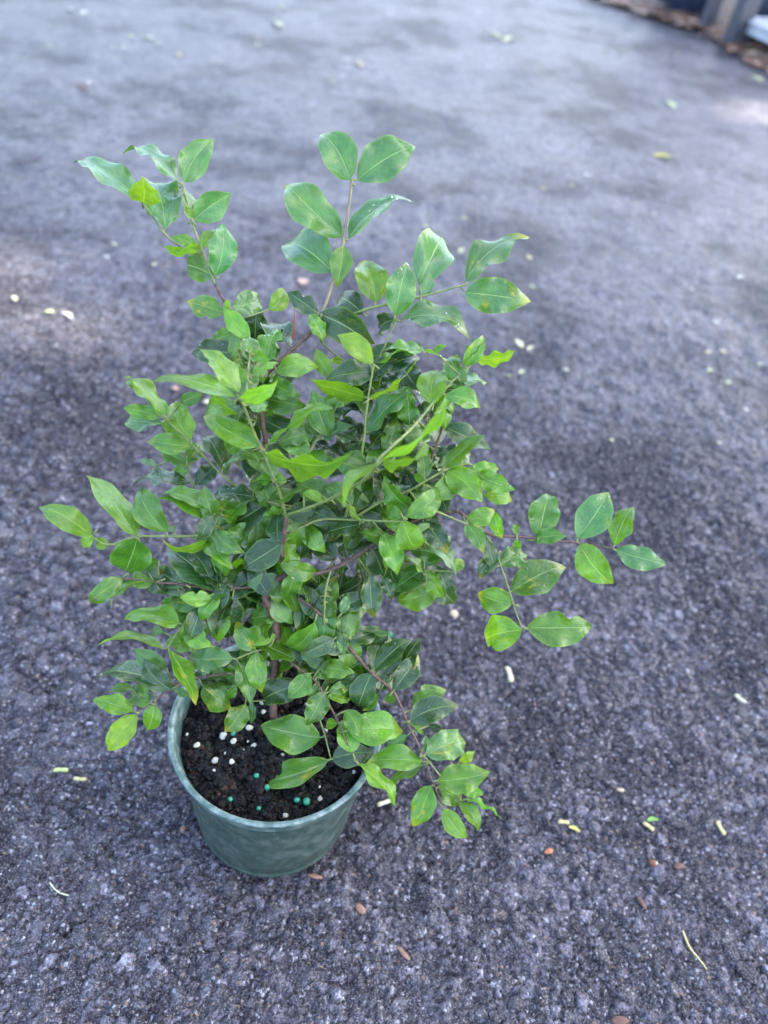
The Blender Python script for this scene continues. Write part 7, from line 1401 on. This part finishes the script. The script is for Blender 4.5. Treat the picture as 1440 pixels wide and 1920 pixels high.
k.p(Base_Color=k.mix(k.ramp(n1, .3, .7), (.03, .016, .012), (.12, .065, .045)), Roughness=.7, Normal=k.bump(n1, .5, .0008)); M_BARK = k.m
k = NT('green_stem'); g = k.n('TexCoord').outputs['Object']; n1 = k.noise(g, 350, 4, .6)
k.p(Base_Color=k.mix(k.ramp(n1, .35, .7), (.085, .13, .028), (.17, .19, .05)), Roughness=.5, Normal=k.bump(n1, .3, .0005)); M_STEM = k.m

k = NT('tan_stem'); g = k.n('TexCoord').outputs['Object']; n1 = k.noise(g, 350, 4, .6)
k.p(Base_Color=k.mix(k.ramp(n1, .35, .7), (.11, .11, .045), (.22, .17, .09)), Roughness=.55, Normal=k.bump(n1, .3, .0005)); M_TAN = k.m

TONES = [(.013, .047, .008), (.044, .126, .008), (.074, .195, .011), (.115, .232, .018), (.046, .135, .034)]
shrub = empty('leafy_shrub', (0, 0, 8.6*CM)); tag(shrub, 'bushy green shrub with oval glossy leaves growing in the sage green pot', 'plant')
so = Vector((0, 0, 8.6*CM)); BR = []
for (nm, r0, r1, tn, P) in BRANCHES:
    pts = smooth_path([tuple(c_*CM for c_ in p) for p in P], 6)
    o0 = Vector(pts[0]); kn = []
    nd = set(range(0, len(pts), 6))
    for i in range(len(pts)): kn.append((1.28 if i in nd and 0 < i < len(pts)-1 else 1.0)*random.uniform(.94, 1.06))
    rel = [Vector(p)-o0 for p in pts]
    for i in range(1, len(rel)-1): rel[i] += Vector((random.gauss(0, 1), random.gauss(0, 1), random.gauss(0, 1)))*r1*CM*.12
    V, Fc = tube(rel, r0*CM*.74, r1*CM*.74, 8, kn)
    o = mesh_obj('branch' if nm == 'twig' else nm, V, Fc, (M_BARK, M_STEM, M_TAN)[tn], shrub, True, o0-so)
    BR.append((o, o0))

NS, NTT = 18, 8
def build_leaf(row, rr):
    bi = row[0]; base, B, T = Vector(row[1:4])*CM, Vector(row[4:7])*CM, Vector(row[7:10])*CM
    N = Vector(row[10:13]); W = row[13]*CM*1.08; tn, fl = row[14], row[15]
    ax = T-B; L = ax.length; ax /= L; N = (N-ax*N.dot(ax)).normalized(); S = ax.cross(N)
    arch = rr.uniform(.0, .16)*L; hook = rr.uniform(.0, .2)*L; lat = rr.uniform(-.08, .08)*L
    fold = rr.uniform(.05, .42); wa = rr.uniform(.03, .17)*W; wf = rr.uniform(1.2, 3.0); ph = rr.uniform(0, 6.28); ph2 = rr.uniform(0, 6.28)
    asym = rr.uniform(-.06, .06); ex = rr.uniform(.74, .95); tipn = rr.uniform(.2, .5); twist = rr.uniform(-.35, .35)
    nt_ = rr.random() < .28; ns_ = rr.uniform(.3, .85); nd_ = rr.uniform(.2, .55); nw_ = rr.uniform(.05, .1); nsd = rr.choice((-1, 1))
    if tn == 3: nt_ = False; wa *= .7
    V, Fc, UV = [], [], []
    for i in range(NS+1):
        s = i/NS
        f_ = math.sin(math.pi*min(1, s**ex))**.82 if 0 < s < 1 else 0
        if s > .74: f_ *= 1-tipn*((s-.74)/.26)**1.0*(1-(s-.74)/.26*.2)
        hw = W*.5*f_
        mid = B+ax*(L*s)+N*(arch*4*s*(1-s)-hook*max(0, (s-.72)/.28)**2)+S*lat*4*s*(1-s)
        tw = twist*(s-.3); S2 = S*math.cos(tw)+N*math.sin(tw); N2 = N*math.cos(tw)-S*math.sin(tw)
        for j in range(NTT+1):
            t = j/NTT*2-1
            off = fold*abs(t)*hw*(1.-.35*abs(t))+wa*math.sin(wf*6.28*s+ph+(1.9 if t > 0 else 0))*t*t*f_**.5
            off += .02*W*math.sin(9*s+ph2)*abs(t)*f_
            hh = hw*(1+asym*t)*(1+.035*math.sin(17*s+ph2*(1 if t > 0 else 2)))
            if nt_ and t*nsd > 0: hh *= 1-nd_*math.exp(-((s-ns_)/nw_)**2)*abs(t)
            V.append(mid+S2*(t*hh)+N2*off-B); UV.append((j/NTT, s))
    n = NTT+1
    for i in range(NS):
        for j in range(NTT):
            a = i*n+j; Fc.append((a, a+1, a+n+1, a+n))
    nleaf = len(V); nlf = len(Fc)
    # petiole
    P = [base-B, (base-B)*.45+Vector((0, 0, -.0003)), ax*L*.03-N*.0002]
    if (base-B).length < .0015: P[0] = -ax*.0035-N*.0002; P[1] = -ax*.0015
    pv, pf = tube(P, .00045, .00042, 6); b = len(V); V += pv; Fc += [tuple(b+q for q in f2) for f2 in pf]
    nst = len(Fc)
    # beads of water
    if fl & 1:
        for _ in range(rr.randint(6, 16)):
            i, j = rr.randint(2, NS-2), rr.randint(1, NTT-1); c = V[i*n+j]
            c = c+(V[(i+1)*n+j]-c)*rr.random()*.9+(V[i*n+j+1]-c)*rr.random()*.9
            rad = rr.choice([.0002, .00025, .0003, .0004])*rr.uniform(.8, 1.2); b = len(V)
            V.append(c+N*rad*.75)
            for s in range(7):
                q = 6.283*s/7; V.append(c+(ax*math.cos(q)+S*math.sin(q))*rad*.72+N*rad*.5)
            for s in range(7):
                q = 6.283*s/7; V.append(c+(ax*math.cos(q)+S*math.sin(q))*rad-N*rad*.1)
            for s in range(7):
                s2 = (s+1) % 7; Fc += [(b, b+1+s, b+1+s2), (b+1+s, b+8+s, b+8+s2, b+1+s2)]
    bo, borg = BR[bi]
    o = mesh_obj('leaf', V, Fc, M_LEAF, bo, True, B-borg)
    me = o.data; me.materials.append(M_STEM); me.materials.append(M_WATER)
    mi = np.zeros(len(Fc), dtype=np.int32); mi[nlf:nst] = 1; mi[nst:] = 2; me.polygons.foreach_set('material_index', mi)
    uvl = me.uv_layers.new(name='UVMap'); li = np.empty(len(me.loops), dtype=np.int32); me.loops.foreach_get('vertex_index', li)
    uva = np.zeros((len(V), 2), dtype=np.float32); uva[:nleaf] = UV; uvl.data.foreach_set('uv', uva[li].reshape(-1))
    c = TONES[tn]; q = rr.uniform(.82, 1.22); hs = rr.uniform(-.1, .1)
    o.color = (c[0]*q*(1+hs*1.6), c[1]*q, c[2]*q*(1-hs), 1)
    o['wetness'] = 1.0 if fl & 1 else (.75 if rr.random() < .3 else .15); o['thinness'] = (.16, .27, .37, .46, .24)[tn]; o['spotting'] = 1.0 if fl & 2 else (.25 if rr.random() < .2 else 0.0)
    return o
rr = random.Random(21)
for row in LEAVES[:N_PARTS]: build_leaf(row, rr)
inner = [build_leaf(row, rr) for row in LEAVES[N_PARTS:]]      # the rest, hidden deep in the crown, as one part
bm = bmesh.new(); ltone = []
for o in inner:
    tmp = o.data.copy(); w_ = o.location+Vector(o.parent.location)
    tmp.transform(Matrix.Translation(w_)); bm.from_mesh(tmp); ltone += [tuple(o.color)]*len(tmp.vertices); bpy.data.meshes.remove(tmp)
me = bpy.data.meshes.new('inner_foliage'); bm.to_mesh(me); bm.free()
for m in (M_LEAF, M_STEM, M_WATER): me.materials.append(m)
ca = me.color_attributes.new('leaf_tone', 'FLOAT_COLOR', 'POINT'); ca.data.foreach_set('color', np.array(ltone, dtype=np.float32).reshape(-1))
for o in inner: m = o.data; bpy.data.objects.remove(o); bpy.data.meshes.remove(m)
o = bpy.data.objects.new('inner_foliage', me); COL.objects.link(o); o.parent = shrub; o['kind'] = 'stuff'
o.color = (0, 0, 0, 1); o['wetness'] = .4; o['spotting'] = .15; o['thinness'] = .22
# a red unopened bud shoot between the two upper stems
V, Fc = tube(smooth_path([(0, 0, 0), (.0002, .0006, .006), (.0002, .001, .011), (.0001, .0012, .0155)]), .0006, .00015, 6, None)
M_BUD = simple('red_bud', (.25, .06, .05), .5, .3, 600, .2)
bb = BR[5]; mesh_obj('bud', V, Fc, M_BUD, bb[0], True, Vector(BUD)*CM-bb[1])

# ------------------------------------------------------------------ unseen tree crowns added to block the sun, with gaps cut for sun patches
V, Fc = [], []
pat = [(Vector((-.49, .56, 0)), .15, .115), (Vector((.86, 1.86, 0)), .2, .12)]
e1 = Vector((0, 0, 1)).cross(sund).normalized(); e2 = sund.cross(e1)
NTREE = 0
cen = Vector((.1, 1.1, 0))+sund*9
for i in range(9000):
    a, b, c_ = random.uniform(-3.0, 3.0), random.uniform(-2.9, 3.1), random.gauss(0, .6)
    p = cen+e1*a+e2*b+sund*c_
    if p.z < .3: continue
    q = p-sund*(p.z/sund.z); s = random.uniform(.16, .28); keep = True
    for (g_, rx, ry) in pat:
        dd = ((q.x-g_.x)/(rx+s*.55))**2+((q.y-g_.y)/(ry+s*.55))**2
        if dd < 1 and random.random() < .985: keep = False
    if not keep: continue
    n = Vector((random.gauss(0, .5), random.gauss(0, .5), random.gauss(0, .5)))+sund; n.normalize()
    t1 = n.orthogonal().normalized(); t2 = n.cross(t1); an = random.uniform(0, 6.28); t1, t2 = t1*math.cos(an)+t2*math.sin(an), t2*math.cos(an)-t1*math.sin(an)
    b_ = len(V); V += [p-t1*s, p-t2*s*.6, p+t1*s, p+t2*s*.6]; Fc.append((b_, b_+1, b_+2, b_+3))
k = NT('tree_leaves'); k.p(Base_Color=(.045, .085, .02), Roughness=.6)
trees = mesh_obj('shade_trees', V, Fc, k.m, None, False); tag(trees, 'unseen leafy tree crowns added to shade the driveway', 'trees', None, 'stuff')
